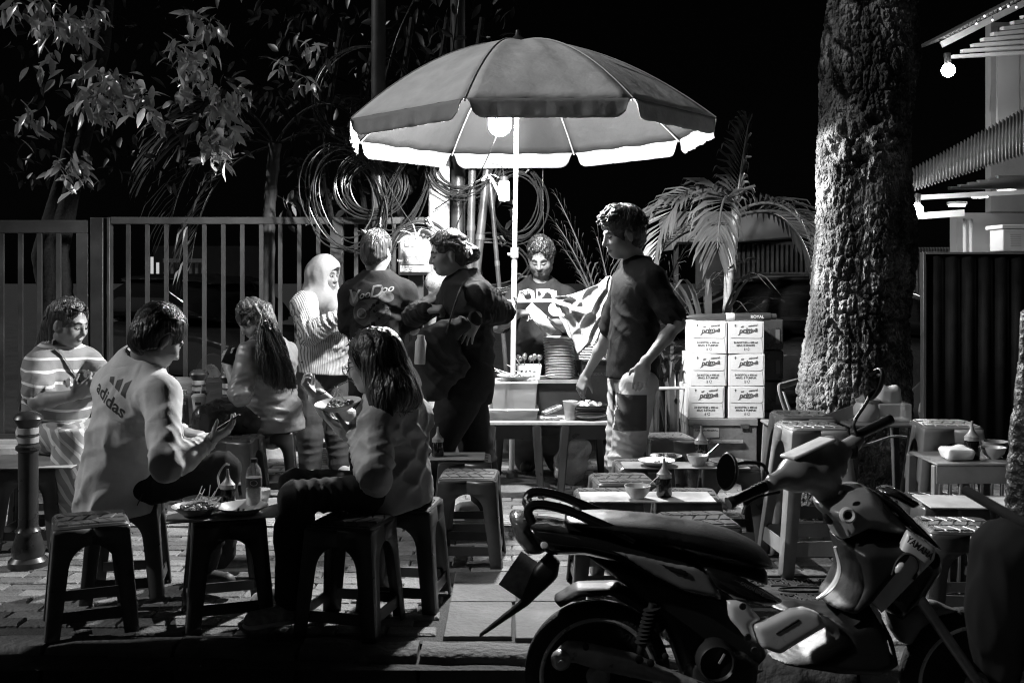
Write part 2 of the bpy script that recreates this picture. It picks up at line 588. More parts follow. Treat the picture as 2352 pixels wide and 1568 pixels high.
# kerb stones
kerb = thing('kerb', None, None, (0, 3.95, -.19)); kerb['kind'] = 'structure'
kx = -7.0
while kx < 7:
    L = rnd.uniform(.42, .58)
    g = .012
    y0 = KY(kx + L / 2)
    mb = MB()
    dz = rnd.uniform(-.006, .004)
    n = 5
    top = []
    for i in range(n + 1):
        t = i / n
        xx = kx + g / 2 + (L - g) * t
        j1 = rnd.uniform(-.012, .012); j2 = rnd.uniform(-.006, .006)
        top.append((xx, y0 - .06 * (xx - kx - L / 2) + j1, j2 + dz))
    vs = []; fs = []
    for (x, y, z) in top:
        vs += [(x, y - .015, -.2), (x, y, z - .022), (x, y + .02, z), (x, y + .155, z - .002), (x, y + .155, -.2)]
    for i in range(n):
        for k in range(4):
            a = i * 5 + k
            fs.append((a, a + 5, a + 6, a + 1))
    fs += [(0, 1, 2, 3, 4), tuple(n * 5 + k for k in (4, 3, 2, 1, 0))]
    mb.add(vs, fs)
    mb.build('kerb_stone', m_kerb, kerb, smooth=50)
    kx += L

# bricks
SLAB = (-.27, .30)
def brick_free(x, y):
    if SLAB[0] - .1 < x < SLAB[1] + .1 and y < 5.15: return False
    if .12 < x < .72 and 4.0 < y < 4.42: return False        # cover behind the scooter wheel
    if .85 < x < 1.75 and 4.55 < y < 5.05: return False      # rectangular cover
    return True
variants = []
def brick_mesh(w, d, hh, seed):
    r = random.Random(seed); me = MB()
    c = .006
    vs = []
    j = lambda: r.uniform(-.0025, .0025)
    for (z, ins) in ((-.04, 0), (hh - c, 0), (hh, c)):
        for (sx, sy) in ((-1, -1), (1, -1), (1, 1), (-1, 1)):
            vs.append((sx * (w / 2 - ins) + j(), sy * (d / 2 - ins) + j(), z + (j() if z > 0 else 0)))
    fs = [(8, 9, 10, 11)]
    for b in (0, 4):
        for k in range(4):
            k2 = (k + 1) % 4
            fs.append((b + k, b + k2, b + 4 + k2, b + 4 + k))
    m = bpy.data.meshes.new('brick'); m.from_pydata(vs, [], fs); m.update()
    m.materials.append(m_brick if seed % 3 else m_brick2)
    return m
bm_full = [brick_mesh(.194, .094, .0, k) for k in range(7)]
bricks = []
row = 0; y = 4.06
while y < 8.5:
    off = .1 if row % 2 else 0
    if y < 5.98 or (6.42 < y < 8.3):
        x = -3.8 + off
        while x < 3.7:
            if KY(x) + .215 < y and brick_free(x, y) and abs(x) < .52 * y + .25:
                bricks.append((x, y))
            x += .2
    row += 1; y += .1
def seen_size(b):
    x, y = b
    q = 1 / y ** 3
    if x < -1.25 and y < 4.9: q *= .8
    return q
bricks.sort(key=seen_size, reverse=True)
near = [b for b in bricks if abs(b[0]) < .48 * b[1] + .1]
near_set = set(near[:300])
def brick_rot(): return rnd.gauss(0, .012), rnd.gauss(0, .012), rnd.gauss(0, .015)
rest = MB(); 
for b in bricks:
    me = rnd.choice(bm_full)
    z = rnd.gauss(0, .0022)
    if b in near_set:
        o = bpy.data.objects.new('brick', me); o.location = (b[0], b[1], z); o.rotation_euler = brick_rot()
        o.parent = pav; COL.objects.link(o)
    else:
        rx, ry, rz = brick_rot()
        mt = Matrix.Translation((b[0], b[1], z)) @ Matrix.Rotation(rz, 4, 'Z') @ Matrix.Rotation(rx, 4, 'X') @ Matrix.Rotation(ry, 4, 'Y')
        rest.cur = 0 if me.materials[0] == m_brick else 1
        rest.add([mt @ v.co for v in me.vertices], [tuple(p.vertices) for p in me.polygons])
o = rest.build('brick_field', [m_brick, m_brick2], pav, smooth=0); o['kind'] = 'stuff'

# concrete slabs in the brickwork
for (x0, x1, y0, y1) in ((SLAB[0], .0, 4.17, 4.62), (.012, SLAB[1], 4.15, 4.62), (SLAB[0], .02, 4.632, 5.1), (.032, SLAB[1], 4.632, 5.1)):
    mb = MB(); mb.lohi((x0, y0, -.06), (x1, y1, .002 + rnd.uniform(-.002, .002)))
    mb.build('paving_slab', m_conc, pav, bev=.006)
mb = MB(); mb.lohi((.305, 4.2, -.02), (.33, 5.1, .004)); mb.build('drain_strip', M('zinc', .6, .35, .5), pav)
# concrete strip behind the tactile tiles
xs = -3.9
while xs < 3.9:
    w = .6
    if abs(xs) < 4:
        mb = MB(); mb.lohi((xs + .005, 6.36, -.05), (xs + w - .005, 6.415, .001)); mb.build('edging_stone', m_conc, pav, bev=.004)
    xs += w
# tactile tiles with raised bars
def tactile_mesh(dashes):
    mb = MB(); mb.lohi((-.147, -.147, -.04), (.147, .147, .0))
    for k in range(5):
        yy = -.112 + k * .056
        for (a, b) in (((-.135, .135),) if not dashes else [(-.135 + i * .055, -.135 + i * .055 + .036) for i in range(5)]):
            mb.add([(a, yy - .016, 0.0005), (b, yy - .016, .0005), (b, yy + .016, .0005), (a, yy + .016, .0005),
                    (a + .004, yy - .011, .006), (b - .004, yy - .011, .006), (b - .004, yy + .011, .006), (a + .004, yy + .011, .006)],
                   [(4, 5, 6, 7), (0, 1, 5, 4), (1, 2, 6, 5), (2, 3, 7, 6), (3, 0, 4, 7)])
    me = bpy.data.meshes.new('tactile_tile'); me.from_pydata(mb.v, [], mb.f); me.update(); me.materials.append(m_tact)
    return me
tm_bar, tm_dash = tactile_mesh(False), tactile_mesh(True)
k = -12
while k <= 12:
    o = bpy.data.objects.new('tactile_tile', tm_bar if k > -8 else tm_dash)
    o.location = (k * .3, 6.2, rnd.gauss(0, .001)); o.parent = pav; COL.objects.link(o)
    if k <= -8:
        for yy in (5.9,):
            o = bpy.data.objects.new('tactile_tile', tm_dash)
            o.location = (k * .3, yy, .008); o.parent = pav; COL.objects.link(o)
    k += 1

# cast covers
def cover(label, x0, x1, y0, y1, text=None):
    t = thing('manhole_cover', label, 'manhole cover', ((x0 + x1) / 2, (y0 + y1) / 2, 0), 'cast covers set in the pavement')
    mb = MB(); mb.lohi((x0, y0, -.03), (x1, y1, .0)); mb.build('plate', m_iron, t, bev=.003)
    mb = MB()
    for (a, b, c, d) in ((x0, x1, y0, y0 + .02), (x0, x1, y1 - .02, y1), (x0, x0 + .02, y0 + .021, y1 - .021), (x1 - .02, x1, y0 + .021, y1 - .021)):
        mb.lohi((a, c, .0005), (b, d, .009))
    mb.build('rim', m_iron, t)
    mb = MB()
    cy = (y0 + y1) / 2
    nx = int((x1 - x0 - .08) / .12)
    for i in range(nx):
        xa = x0 + .04 + i * .12
        for yy in (y0 + .05, y1 - .16):
            w = .09
            for q in range(3):
                e = q * .016
                mb.lohi((xa + e, yy + e * .9, .0005), (xa + w - e, yy + e * .9 + .007, .006))
                mb.lohi((xa + e, yy + .1 - e * .9, .0005), (xa + w - e, yy + .107 - e * .9, .006))
                mb.lohi((xa + e, yy + e * .9 + .0075, .0005), (xa + e + .007, yy + .0995 - e * .9, .006))
                if q < 2: mb.lohi((xa + w - e - .007, yy + e * .9 + .03, .0005), (xa + w - e, yy + .0995 - e * .9, .006))
    mb.build('relief_pattern', m_iron, t)
    mb = MB()
    mb.tube([((x0 + x1) / 2 + .11 * math.cos(a / 24 * 6.2832), cy + .035 * math.sin(a / 24 * 6.2832), .004) for a in range(24)], .005, 6, closed=True)
    mb.build('relief_ring', m_iron, t)
    if text:
        put_text('lettering', text, ((x0 + x1) / 2, y0 + .028 + .012, .006), .045, m_iron, t, (1, 0, 0), (0, 1, 0), bold=.01, extrude=.004)
    return t
cover('cast iron cover with relief pattern glimpsed behind the scooter rear wheel', .16, .70, 4.06, 4.40)
cover('rectangular cast cover with JAKARTA lettering between scooter seat and handlebar', .9, 1.72, 4.58, 5.02, 'JAKARTA')

# ================================================================== fences at the back
FD = 8.55
def zf(py): return Z(py, FD)
def xf(px): return X(px, FD)
plinth = MB(); plinth.lohi((-4.9, 8.30, -.05), (-.2, 8.46, .085)); plinth.lohi((-4.9, 8.461, -.05), (-.2, 8.65, .12))
tag(plinth.build('fence_plinth', M('pale_plinth', .5, .8, var=.3, vs=4, bump=.4, bs=40), bev=.006), 'low pale concrete plinth under the steel fence', 'plinth')
fence = thing('steel_fence', 'grey steel fence of upright bars with a bright top rail', 'fence', (xf(500), FD, 0))
mb = MB(); mb.lohi((xf(257), FD - .03, zf(515)), (xf(1010), FD + .03, zf(499))); mb.build('top_rail', m_steel, fence, bev=.004)
mb = MB(); mb.lohi((xf(257), FD - .02, .16), (xf(1010), FD + .02, .2)); mb.build('bottom_rail', m_steel, fence, bev=.004)
for px in (212, 250, 760):
    mb = MB(); mb.lohi((xf(px), FD - .045, .0), (xf(px) + (.1 if px != 250 else .022), FD + .04, zf(500))); mb.build('post', m_steel_d if px != 250 else m_steel, fence, bev=.004)
px = 295.0
while px < 1000:
    mb = MB(); mb.lohi((xf(px) - .015, FD - .012, .201), (xf(px) + .015, FD + .012, zf(515.4))); mb.build('bar', m_steel, fence)
    px += 43.6
gate = thing('steel_gate', 'dark steel gate leaf with thick frame behind the striped shirt', 'gate', (xf(60), FD, 0))
mb = MB()
mb.lohi((xf(-330), FD - .03, zf(535)), (xf(206), FD + .03, zf(506)))
mb.lohi((xf(178), FD - .03, .1), (xf(206), FD + .03, zf(535.3)))
mb.lohi((xf(-330), FD - .03, .1), (xf(177.5), FD + .03, .16))
mb.build('frame', m_steel, gate, bev=.005)
px = 135.0
while px > -320:
    mb = MB(); mb.lohi((xf(px) - .017, FD - .014, .161), (xf(px) + .017, FD + .014, zf(535.5))); mb.build('bar', m_steel, gate)
    px -= 43.6
mb = MB(); mb.lohi((X(392, 7.95), 7.95, .0), (X(512, 7.95), 7.966, Z(866, 7.95)))
tag(mb.build('plywood_board', M('raw_plywood', .24, .75, var=.35, vs=4, stretch=(1, 1, 5), bump=.3, bs=25), bev=.002), 'weathered plywood board leaning against the fence behind the bollards', 'board')

# low barrier railing left of the carton stack
t = thing('pipe_railing', 'thin pipe railing beside the carton stack', 'railing', (1.05, 8.0, 0))
mb = MB(); d = 7.7
mb.tube([W(1505, 892, d), W(1600, 890, d)], .012, 8); mb.build('rail', M('worn_pipe', .5, .5, var=.5, vs=12), t)
for px in (1530, 1558, 1590):
    mb = MB(); mb.tube([W(px, 892, d), (X(px, d), d, 0)], .006, 6); mb.build('bar', m_steel, t)
mb = MB(); mb.tube([W(1508, 885, d), (X(1508, d), d, 0)], .02, 8); mb.build('post', m_steel, t)

# ================================================================== corrugated sheet helper
def corr(mb, o, u, v, nu, amp, n, per=6):
    "a corrugated sheet: waves run along u (n waves), ridges along v; real thickness comes from solidify"
    o, u, v, n3 = Vector(o), Vector(u), Vector(v), Vector(n)
    K = nu * per
    vs = []
    for i in range(K + 1):
        a = amp * math.sin(2 * math.pi * i / per)
        p = o + u * (i / K) + n3 * a
        vs += [p, p + v]
    mb.add(vs, [(2 * i, 2 * i + 2, 2 * i + 3, 2 * i + 1) for i in range(K)])

# dark sheet gate at the right
sg = thing('sheet_gate', 'tall black corrugated sheet gate behind the tables beside the big trunk', 'gate', (3.9, 7.9, 0))
d = 7.9
mb = MB(); corr(mb, (X(2124, d), d, .0), (3.2, .1, 0), (0, 0, Z(583, d)), 26, .012, (0, 1, 0))
mb.build('sheet', M('gate_black', .004, .6, var=.3, spec=.15), sg, solid=.003)
mb = MB(); mb.lohi((X(2117, d), d - .03, 0), (X(2124, d), d + .03, Z(580, d))); mb.build('post', m_steel_d, sg, bev=.003)
mb = MB(); mb.lohi((X(2124.2, d), d - .03, Z(584, d)), (X(2124, d) + 3.2, d + .06, Z(579, d))); mb.build('top_rail', m_steel, sg, bev=.003)

# far pale corrugated fence with a path in front of it
d = 14.5
mb = MB(); corr(mb, (X(1990, d), d, .15), (X(2290, d) - X(1990, d), 0, 0), (0, 0, Z(568, d) - .15), 46, .02, (0, 1, 0))
tag(mb.build('sheet_fence', m_galv, solid=.004), 'pale corrugated sheet fence seen in the gap past the trunk', 'fence')
mb = MB(); mb.add([(2.2, 8.6, -.02), (7, 8.6, -.02), (9, 14.6, -.02), (3.4, 14.6, -.02)], [(0, 1, 2, 3)])
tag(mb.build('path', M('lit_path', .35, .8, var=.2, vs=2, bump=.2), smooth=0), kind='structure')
mb = MB(); mb.lohi((3.6, 13.7, -.02), (8.6, 13.95, .12)); mb.build('path_kerb', m_kerb); tag(bpy.data.objects['path_kerb'], kind='structure')

# slatted gate and box awning behind the palm
d = 11.2
t = thing('roller_gate', 'dark vertical slat gate behind the areca palm', 'gate', (X(1780, d), d, 0))
mb = MB(); mb.lohi((X(1600, d), d + .05, 0), (X(1900, d), d + .09, Z(555, d))); mb.build('backing', m_steel_d, t)
px = 1694
while px < 1880:
    mb = MB(); mb.lohi((X(px, d), d - .01, .3), (X(px, d) + .026, d + .045, Z(562, d))); mb.build('slat', m_steel, t)
    px += 11
d = 10.6
t = thing('box_awning', 'plain grey box awning with slanted end above the slat gate', 'awning', (X(1700, d), d, 2.0))
prof = [(X(1535, d), Z(500, d)), (X(1552, d), Z(486, d)), (X(1885, d), Z(486, d)), (X(1885, d), Z(540, d)), (X(1680, d), Z(556, d)), (X(1556, d), Z(556, d)), (X(1545, d), Z(575, d))]
mb = MB(); mb.prism([(a, d, b) for a, b in prof], (0, .7, 0)); mb.build('shell', M('awning_grey', .2, .7, var=.12, vs=2), t, fix=True, bev=.01)
mb = MB(); mb.lohi((X(1552, d), d + .1, 0), (X(1562, d), d + .16, Z(560, d))); mb.build('post', m_steel_d, t)
mb = MB(); mb.lohi((X(1880, d), d + .1, 0), (X(1890, d), d + .16, Z(541, d))); mb.build('post', m_steel_d, t)

# ================================================================== house at the right
HD = 12.5
house = thing('house', 'two storey house with lit white upper wall and metal roofs at right', 'house', (6.5, HD, 0))
hx = lambda px, d=HD: X(px, d)
hz = lambda py, d=HD: Z(py, d)
m_lit = M('house_white', .34, .7, var=.06, vs=2)
# upper wall panels (a cladding of wide boards that recede to the right)
for i in range(4):
    xa = hx(2292) + i * .29; ya = HD + i * .05
    mb = MB(); mb.prism([(xa, ya, hz(275) + i * .11 - .1), (xa + .275, ya + .045, hz(275) + i * .11), (xa + .275, ya + .045, hz(60)), (xa, ya, hz(60))], (0, .05, 0))
    mb.build('wall_panel', m_lit, house, fix=True)
mb = MB(); mb.lohi((hx(2298), HD + .25, 2.2), (hx(2292) + 3, HD + .4, hz(40))); mb.build('wall_core', m_wallgrey, house)
mb = MB(); mb.lohi((hx(2222), HD + .3, 0), (hx(2292) + 3, HD + .5, 2.19)); mb.build('lower_wall', M('lower_wall_grey', .30, .8, var=.12, vs=2), house)
# upper roof: a raked sheet with a slatted soffit below it
d = 12.0
a0 = W(2150, 112, d); slope = W(2372, -2, d) - a0
for i in range(9):
    p0 = W(2186 + 23 * i, 131 - 13 * i, d + .02); p1 = W(2420, 118 - 13 * i, d + .3)
    mb = MB(); mb.bar(p0, p1, .06, .035); mb.build('soffit_slat', m_white, house)
mb = MB(); corr(mb, a0 + Vector((-.02, -.25, .06)), slope * 1.25, Vector((0, .9, .06)), 30, .018, (-.43, 0, .9)); mb.build('roof', m_galv, house, solid=.004)
mb = MB(); mb.bar(a0 + Vector((-.02, -.2, -.0)), a0 + slope * 1.2 + Vector((0, -.2, 0)), .03, .07); mb.build('fascia', M('fascia_grey', .35, .5), house)
# lower lean-to roof that slopes down to the street
LL, LR, UR, UL = W(2080, 442, 11.4), W(2400, 338, 10.9), W(2400, 225, 11.9), W(2080, 398, 12.2)
mb = MB(); K = 40 * 6; vs = []
nrm_ = (LR - LL).cross(UL - LL).normalized()
for i in range(K + 1):
    o_ = nrm_ * (.02 * math.sin(2 * math.pi * i / 6))
    vs += [LL.lerp(LR, i / K) + o_, UL.lerp(UR, i / K) + o_]
mb.add(vs, [(2 * i, 2 * i + 2, 2 * i + 3, 2 * i + 1) for i in range(K)]); mb.build('lean_to_roof', m_galv, house, solid=.004)
b0 = W(2085, 455, 11.5)
mb = MB(); mb.bar(b0 + Vector((.02, .0, .0)), b0 + Vector((1.9, .0, .10)), .05, .05); mb.build('beam', m_white, house)
mb = MB(); mb.bar(b0 + Vector((.02, .0, -.2)), b0 + Vector((.6, .0, -.16)), .06, .07); mb.build('lower_beam', m_white, house)
for i in range(6):
    mb = MB(); mb.bar(W(2180 + 22 * i, 432 - 5 * i, 11.8), W(2400, 430 - 5 * i, 12.0), .05, .03); mb.build('ceiling_slat', M('ceiling_slat', .25, .6), house)
for px in (2216, 2230):
    mb = MB(); mb.tube([(hx(px, 12), 12, 0), (hx(px, 12), 12, hz(503, 12))], .022, 8); mb.build('drain_pipe', m_white, house)
# outdoor air unit
t = thing('air_unit', 'white outdoor air unit with louvres on the sheet gate side of the house', 'air unit', (hx(2335, 10.5), 10.5, 0))
d = 10.5
mb = MB(); mb.lohi((hx(2304, d), d, hz(577, d)), (hx(2304, d) + .8, d + .3, hz(526, d))); mb.build('case', m_lit, t, bev=.012)
mb = MB(); mb.lohi((hx(2298, d), d - .04, hz(525.5, d)), (hx(2298, d) + .86, d + .34, hz(516, d))); mb.build('cover_plate', m_lit, t, bev=.008)
for i in range(6):
    mb = MB(); mb.lohi((hx(2320, d), d - .008, hz(540 + i * 5, d)), (hx(2345, d), d - .0005, hz(540 + i * 5, d) + .009)); mb.build('louvre', m_wallgrey, t)
mb = MB(); mb.lohi((hx(2310, d), d + .03, 0), (hx(2310, d) + .7, d + .26, hz(577.5, d))); mb.build('stand', m_steel_d, t)

m_bulb = lamp_mat('lamp_glass', 60.0)
m_bulb2 = lamp_mat('lamp_glass_far', 330.0)
m_down = lamp_mat('downlight_glow', 12.0)
def lamp(name, label, c, r, power, mat, holder=(0, 0, .06), rad=None, capsule=0.0, group=None):
    c = Vector(c)
    t = thing(name, label, 'lamp', c, group)
    mb = MB()
    pr = []
    for i in range(9):
        a = -math.pi / 2 + math.pi * i / 8
        pr.append((r * math.cos(a), r * math.sin(a) + (capsule if i > 4 else 0)))
    pr[0] = (0, pr[0][1]); pr[-1] = (0, pr[-1][1])
    mb.lathe(pr, c, 16); mb.build('bulb', mat, t, smooth=180)
    h = Vector(holder)
    mb = MB(); mb.tube([c + h.normalized() * (r * .93 + capsule), c + h.normalized() * (r * .93 + capsule) + h], r * .5, 10); mb.build('socket', m_plastic_d, t)
    return t
lamp('eaves_lamp', 'glaring bare lamp hung below the upper eaves of the house', (hx(2178, 11.3), 11.3, hz(162, 11.3)), .07, 130, m_bulb2, (.0, .02, .12))
lamp('porch_lamp', 'glaring lamp at the corner of the lean-to roof just past the trunk', (hx(2104, 10.9), 10.9, hz(482, 10.9)), .07, 60, m_bulb2, (.02, .02, .1))
for i, (px, py) in enumerate(((2198, 470), (2250, 450), (2312, 437))):
    c = Vector((hx(px, 12.2), 12.2, hz(py, 12.2)))
    t = thing('downlight', ['small downlight under the lean-to roof nearest the porch lamp', 'small downlight in the middle of the lean-to ceiling', 'small downlight of the lean-to ceiling nearest the picture edge'][i], 'lamp', c, 'downlights under the lean-to roof')
    mb = MB(); mb.lathe([(0, -.02), (.09, -.02), (.09, 0), (0, 0)], c, 14); mb.build('diffuser', m_down, t)
    mb = MB(); mb.lathe([(.11, .002), (.11, .03), (0, .03)], c, 14); mb.build('rim', m_white, t)
# a line of fairy lights on the upper eaves
for i in range(9):
    c = a0 + slope * (.3 + i * .08) + Vector((-.02, -.34, .03 + .05 * math.sin(i * 2.3)))
    t = thing('fairy_light', 'tiny fairy light on the upper eaves of the house', 'lamp', c, 'fairy lights along the upper eaves')
    mb = MB(); mb.lathe([(0, -.016), (.012, -.006), (.012, .006), (0, .016)], c, 8); mb.build('bulb', lamp_mat('fairy_glow', 1.6) if 'fairy_glow' not in MATS else MATS['fairy_glow'], t)
    mb = MB(); mb.tube([c + Vector((0, 0, .014)), c + Vector((0, .0, .04))], .005, 6); mb.build('socket', m_cable, t)

# ================================================================== far behind the left fence
d = 19.0
t = thing('far_house', 'distant pale building with a balustrade seen between the fence bars', 'building', (X(420, d), d, 0))
mb = MB(); mb.lohi((X(335, d), d, Z(672, d)), (X(468, d), d + .6, Z(640, d))); mb.build('wall', M('far_wall', .30, .8), t)
mb = MB(); mb.lohi((X(375, d), d - .02, Z(641, d)), (X(468, d), d + .08, Z(633, d))); mb.build('balustrade_base', m_lit, t)
mb = MB(); mb.lohi((X(375, d), d - .02, Z(603, d)), (X(468, d), d + .08, Z(594, d))); mb.build('balustrade_rail', m_lit, t)
for i in range(7):
    mb = MB(); mb.lohi((X(378 + i * 14, d), d, Z(632.6, d)), (X(384 + i * 14, d), d + .06, Z(603.4, d))); mb.build('baluster', m_lit, t)
mb = MB(); mb.lohi((X(300, d), d + 1.2, 0), (X(560, d), d + 1.3, Z(560, d))); mb.build('back_wall', m_dark, t)
for px in (347, 360):
    mb = MB(); mb.lohi((X(px, d), d - .03, Z(638, d)), (X(px + 6, d), d - .01, Z(590 + (px - 347), d))); mb.build('lit_window', lamp_mat('lit_window', .55) if 'lit_window' not in MATS else MATS['lit_window'], t)

# parked car: body traced from the side, cabin, glass, wheels and lamps
def make_car(label, loc, rz):
    t = thing('parked_car', label, 'car', (0, 0, 0), 'dark cars parked in the yard')
    mp = M('car_paint', .02, .15, var=.1, coat=.6, spec=.6)
    mg = M('car_glass', .01, .05, var=0, spec=.8)
    pillow('body', [(-1.95, .35), (-2.0, .6), (-1.9, .85), (-1.0, .95), (1.0, .92), (1.8, .8), (2.02, .6), (2.0, .32), (1.6, .25), (-1.6, .25)], 0, 1.68, mp, t, r=.16, h=.04, relax=2)
    pillow('cabin', [(-1.55, .88), (-1.25, 1.3), (-.8, 1.47), (.25, 1.46), (.75, 1.25), (1.15, .88)], 0, 1.42, mg, t, r=.2, h=.04, relax=2)
    pillow('roof', [(-1.2, 1.36), (-.8, 1.5), (.25, 1.49), (.62, 1.36)], 0, 1.3, mp, t, r=.08, h=.03, relax=2)
    for sx in (-1.25, 1.3):
        for sy in (-.76, .76):
            mb = MB(); mb.lathe([(.0, -.1), (.3, -.1), (.32, -.06), (.32, .06), (.3, .1), (0, .1)], (sx, sy, .31), 20, (0, 1, 0)); w = mb.build('wheel', M('tyre', .02, .8), t)
            mb = MB(); mb.lathe([(.0, -.112), (.19, -.112), (.2, -.1005)], (sx, sy, .31), 20, (0, 1, 0) if sy < 0 else (0, -1, 0)); mb.build('rim', M('alloy', .5, .3, .8), w)
    for sy in (-.6, .6):
        mb = MB(); mb.box((1.93, sy, .68), (.1, .3, .13)); mb.build('headlight', M('headlight', .7, .1, spec=.8), t, bev=.03)
        mb = MB(); mb.box((-1.95, sy, .72), (.08, .26, .14)); mb.build('tail_light', M('tail_light', .15, .15), t, bev=.03)
    t.location = loc; t.rotation_euler = (0, 0, rz)
    return t
car = make_car('dark car parked in the yard behind the bar fence', (X(470, 13), 13, -.03), math.radians(-38))
car2 = dup(car, (X(1790, 10.0), 10.0, -.03), math.radians(172), 'dark car parked behind the carton stack and big trunk', 'dark cars parked in the yard')

# unseen kiosk, added only to keep the street glow off the kerb
kk = thing('shade_kiosk', 'unseen kiosk added at left to shade the kerb', 'kiosk', (-3.7, 2.9, -.19))
mb = MB(); mb.lohi((-4.4, 1.4, -.19), (-3.05, 3.7, 2.5)); mb.build('body', m_steel, kk, bev=.01)
mb = MB(); mb.lohi((-4.55, 1.25, 2.501), (-2.9, 3.82, 2.58)); mb.build('roof', m_galv, kk, bev=.01)
for k in range(14):
    mb = MB(); mb.lohi((-3.046, 1.7, .5 + k * .12), (-3.03, 3.4, .61 + k * .12)); mb.build('shutter_slat', m_galv, kk)
mb = MB(); mb.lohi((-3.049, 1.55, .38), (-2.85, 3.5, .42)); mb.build('counter', m_steel, kk, bev=.004)
# ================================================================== big tree trunk
def bark_trunk(name, centers, radii, seed, nu=230, nv=470, amp=.030, knot=None):
    "closed bark surface round a line of centers"
    cs = np.array(centers, float); rr = np.array(radii, float)
    tk = np.linspace(0, 1, len(cs)); ts = np.linspace(0, 1, nv + 1)
    if cs[-1, 2] > 5: ts = np.concatenate([np.linspace(0, .79, nv - 29), np.linspace(.79, 1, 31)[1:]])
    cx = [np.interp(ts, tk, cs[:, k]) for k in range(3)]
    r0 = np.interp(ts, tk, rr)
    th = np.linspace(0, 2 * math.pi, nu, endpoint=False)
    T, A = np.meshgrid(np.arange(nv + 1), th, indexing='ij')
    ca, sa = np.cos(A), np.sin(A)
    zz = cx[2][T]
    p = np.stack([ca.ravel() * r0[T].ravel(), sa.ravel() * r0[T].ravel(), zz.ravel()], 1)
    # bark plates: stretched cells with cracks between them, over a fluted body
    uu = A.ravel() * r0.mean()
    circ = 2 * math.pi * r0.mean()
    def cells(cu, cv, sd):
        nu_ = max(3, int(round(circ / cu))); cu = circ / nu_
        wv = vnoise(p * [9, 9, 5], sd + 20) * cu * .5
        gu = (uu + wv) / cu; gv = (zz.ravel() + vnoise(p * [7, 7, 7], sd + 21) * cv * .3) / cv
        iu = np.floor(gu).astype(int); iv = np.floor(gv).astype(int)
        f1 = np.full(len(gu), 9.0); f2 = np.full(len(gu), 9.0); idv = np.zeros(len(gu))
        for a_ in (-1, 0, 1):
            for b_ in (-1, 0, 1):
                ku = (iu + a_) % nu_; kv = iv + b_
                h1 = (np.sin(ku * 127.1 + kv * 311.7 + sd) * 43758.5453) % 1; h2 = (np.sin(ku * 269.5 + kv * 183.3 + sd) * 43758.5453) % 1
                dd_ = np.hypot(iu + a_ + .15 + .7 * h1 - gu, iv + b_ + .15 + .7 * h2 - gv)
                nf = dd_ < f1
                f2 = np.where(nf, f1, np.minimum(f2, dd_)); idv = np.where(nf, (h1 * 7.3 + h2) % 1, idv); f1 = np.where(nf, dd_, f1)
        return f2 - f1, idv
    e1, id1 = cells(.055, .13, seed); e2, id2 = cells(.022, .04, seed + 5)
    fine = vnoise(p * [70, 70, 40], seed + 3)
    lump = vnoise(p * [4, 4, 1.2], seed + 4)
    ang = A.ravel()
    flute = np.cos(ang * 3 + 1.1 + zz.ravel() * .25) * .024 + np.cos(ang * 5 + .4) * .010
    vary = np.clip(.75 + .8 * vnoise(p * [3, 3, 1.6], seed + 30), .25, 1.4)
    disp = lump * .03 + vnoise(p * [2.2, 2.2, 2.6], seed + 31) * .03 + flute + vary * ((np.clip(e1 * 3.2, 0, 1) - .7) * amp * .75 + (id1 - .5) * amp * .5 + (np.clip(e2 * 3, 0, 1) - .6) * amp * .4 + (id2 - .5) * amp * .3 + fine * amp * .12)
    if knot is not None:
        ka, kz, ks = knot
        da = np.angle(np.exp(1j * (ang - ka)))
        g = np.exp(-((da / .8) ** 2 + ((zz.ravel() - kz) / ks) ** 2))
        disp += g * (.045 + .05 * vnoise(p * [16, 16, 16], seed + 7) + .03 * vnoise(p * [35, 35, 35], seed + 8))
    base = np.clip((.5 - (zz.ravel() - zz.min())) / .5, 0, 1) ** 2
    disp += base * (.10 + .08 * np.cos(ang * 4 + 2))
    R = r0[T].ravel() + disp
    v = np.stack([cx[0][T].ravel() + ca.ravel() * R, cx[1][T].ravel() + sa.ravel() * R, zz.ravel()], 1)
    i = np.arange(nv)[:, None] * nu; j = np.arange(nu)[None, :]; j2 = (j + 1) % nu
    q = np.stack([(i + j).ravel(), (i + j2).ravel(), (i + nu + j2).ravel(), (i + nu + j).ravel()], 1)
    return v, q

# bark: pale lichen scales over dark bark
nt, b = nodes_of(m_bark)
vor = nt.nodes.new('ShaderNodeTexVoronoi'); vor.inputs['Scale'].default_value = 26
mpv = [n for n in nt.nodes if n.type == 'MAPPING'][0]
nz = nt.nodes.new('ShaderNodeTexNoise'); nz.inputs['Scale'].default_value = 6; nz.inputs['Detail'].default_value = 5
nt.links.new(mpv.outputs[0], nz.inputs['Vector']); nt.links.new(mpv.outputs[0], vor.inputs['Vector'])
cr = nt.nodes.new('ShaderNodeValToRGB'); cr.color_ramp.elements[0].position = .47; cr.color_ramp.elements[1].position = .68
nt.links.new(nz.outputs[0], cr.inputs[0])
mx = nt.nodes.new('ShaderNodeMix'); mx.data_type = 'FLOAT'
old = b.inputs['Base Color'].links[0].from_socket
rl = nt.nodes.new('ShaderNodeMapRange'); rl.inputs[3].default_value = .30; rl.inputs[4].default_value = .62
nt.links.new(vor.outputs[1], rl.inputs[0])
nt.links.new(cr.outputs[0], mx.inputs[0]); nt.links.new(old, mx.inputs[2]); nt.links.new(rl.outputs[0], mx.inputs[3])
nt.links.new(mx.outputs[0], b.inputs['Base Color'])
pn = nt.nodes.new('ShaderNodeTexNoise'); pn.inputs['Scale'].default_value = 2.6; pn.inputs['Detail'].default_value = 3
nt.links.new(mpv.outputs[0], pn.inputs['Vector'])
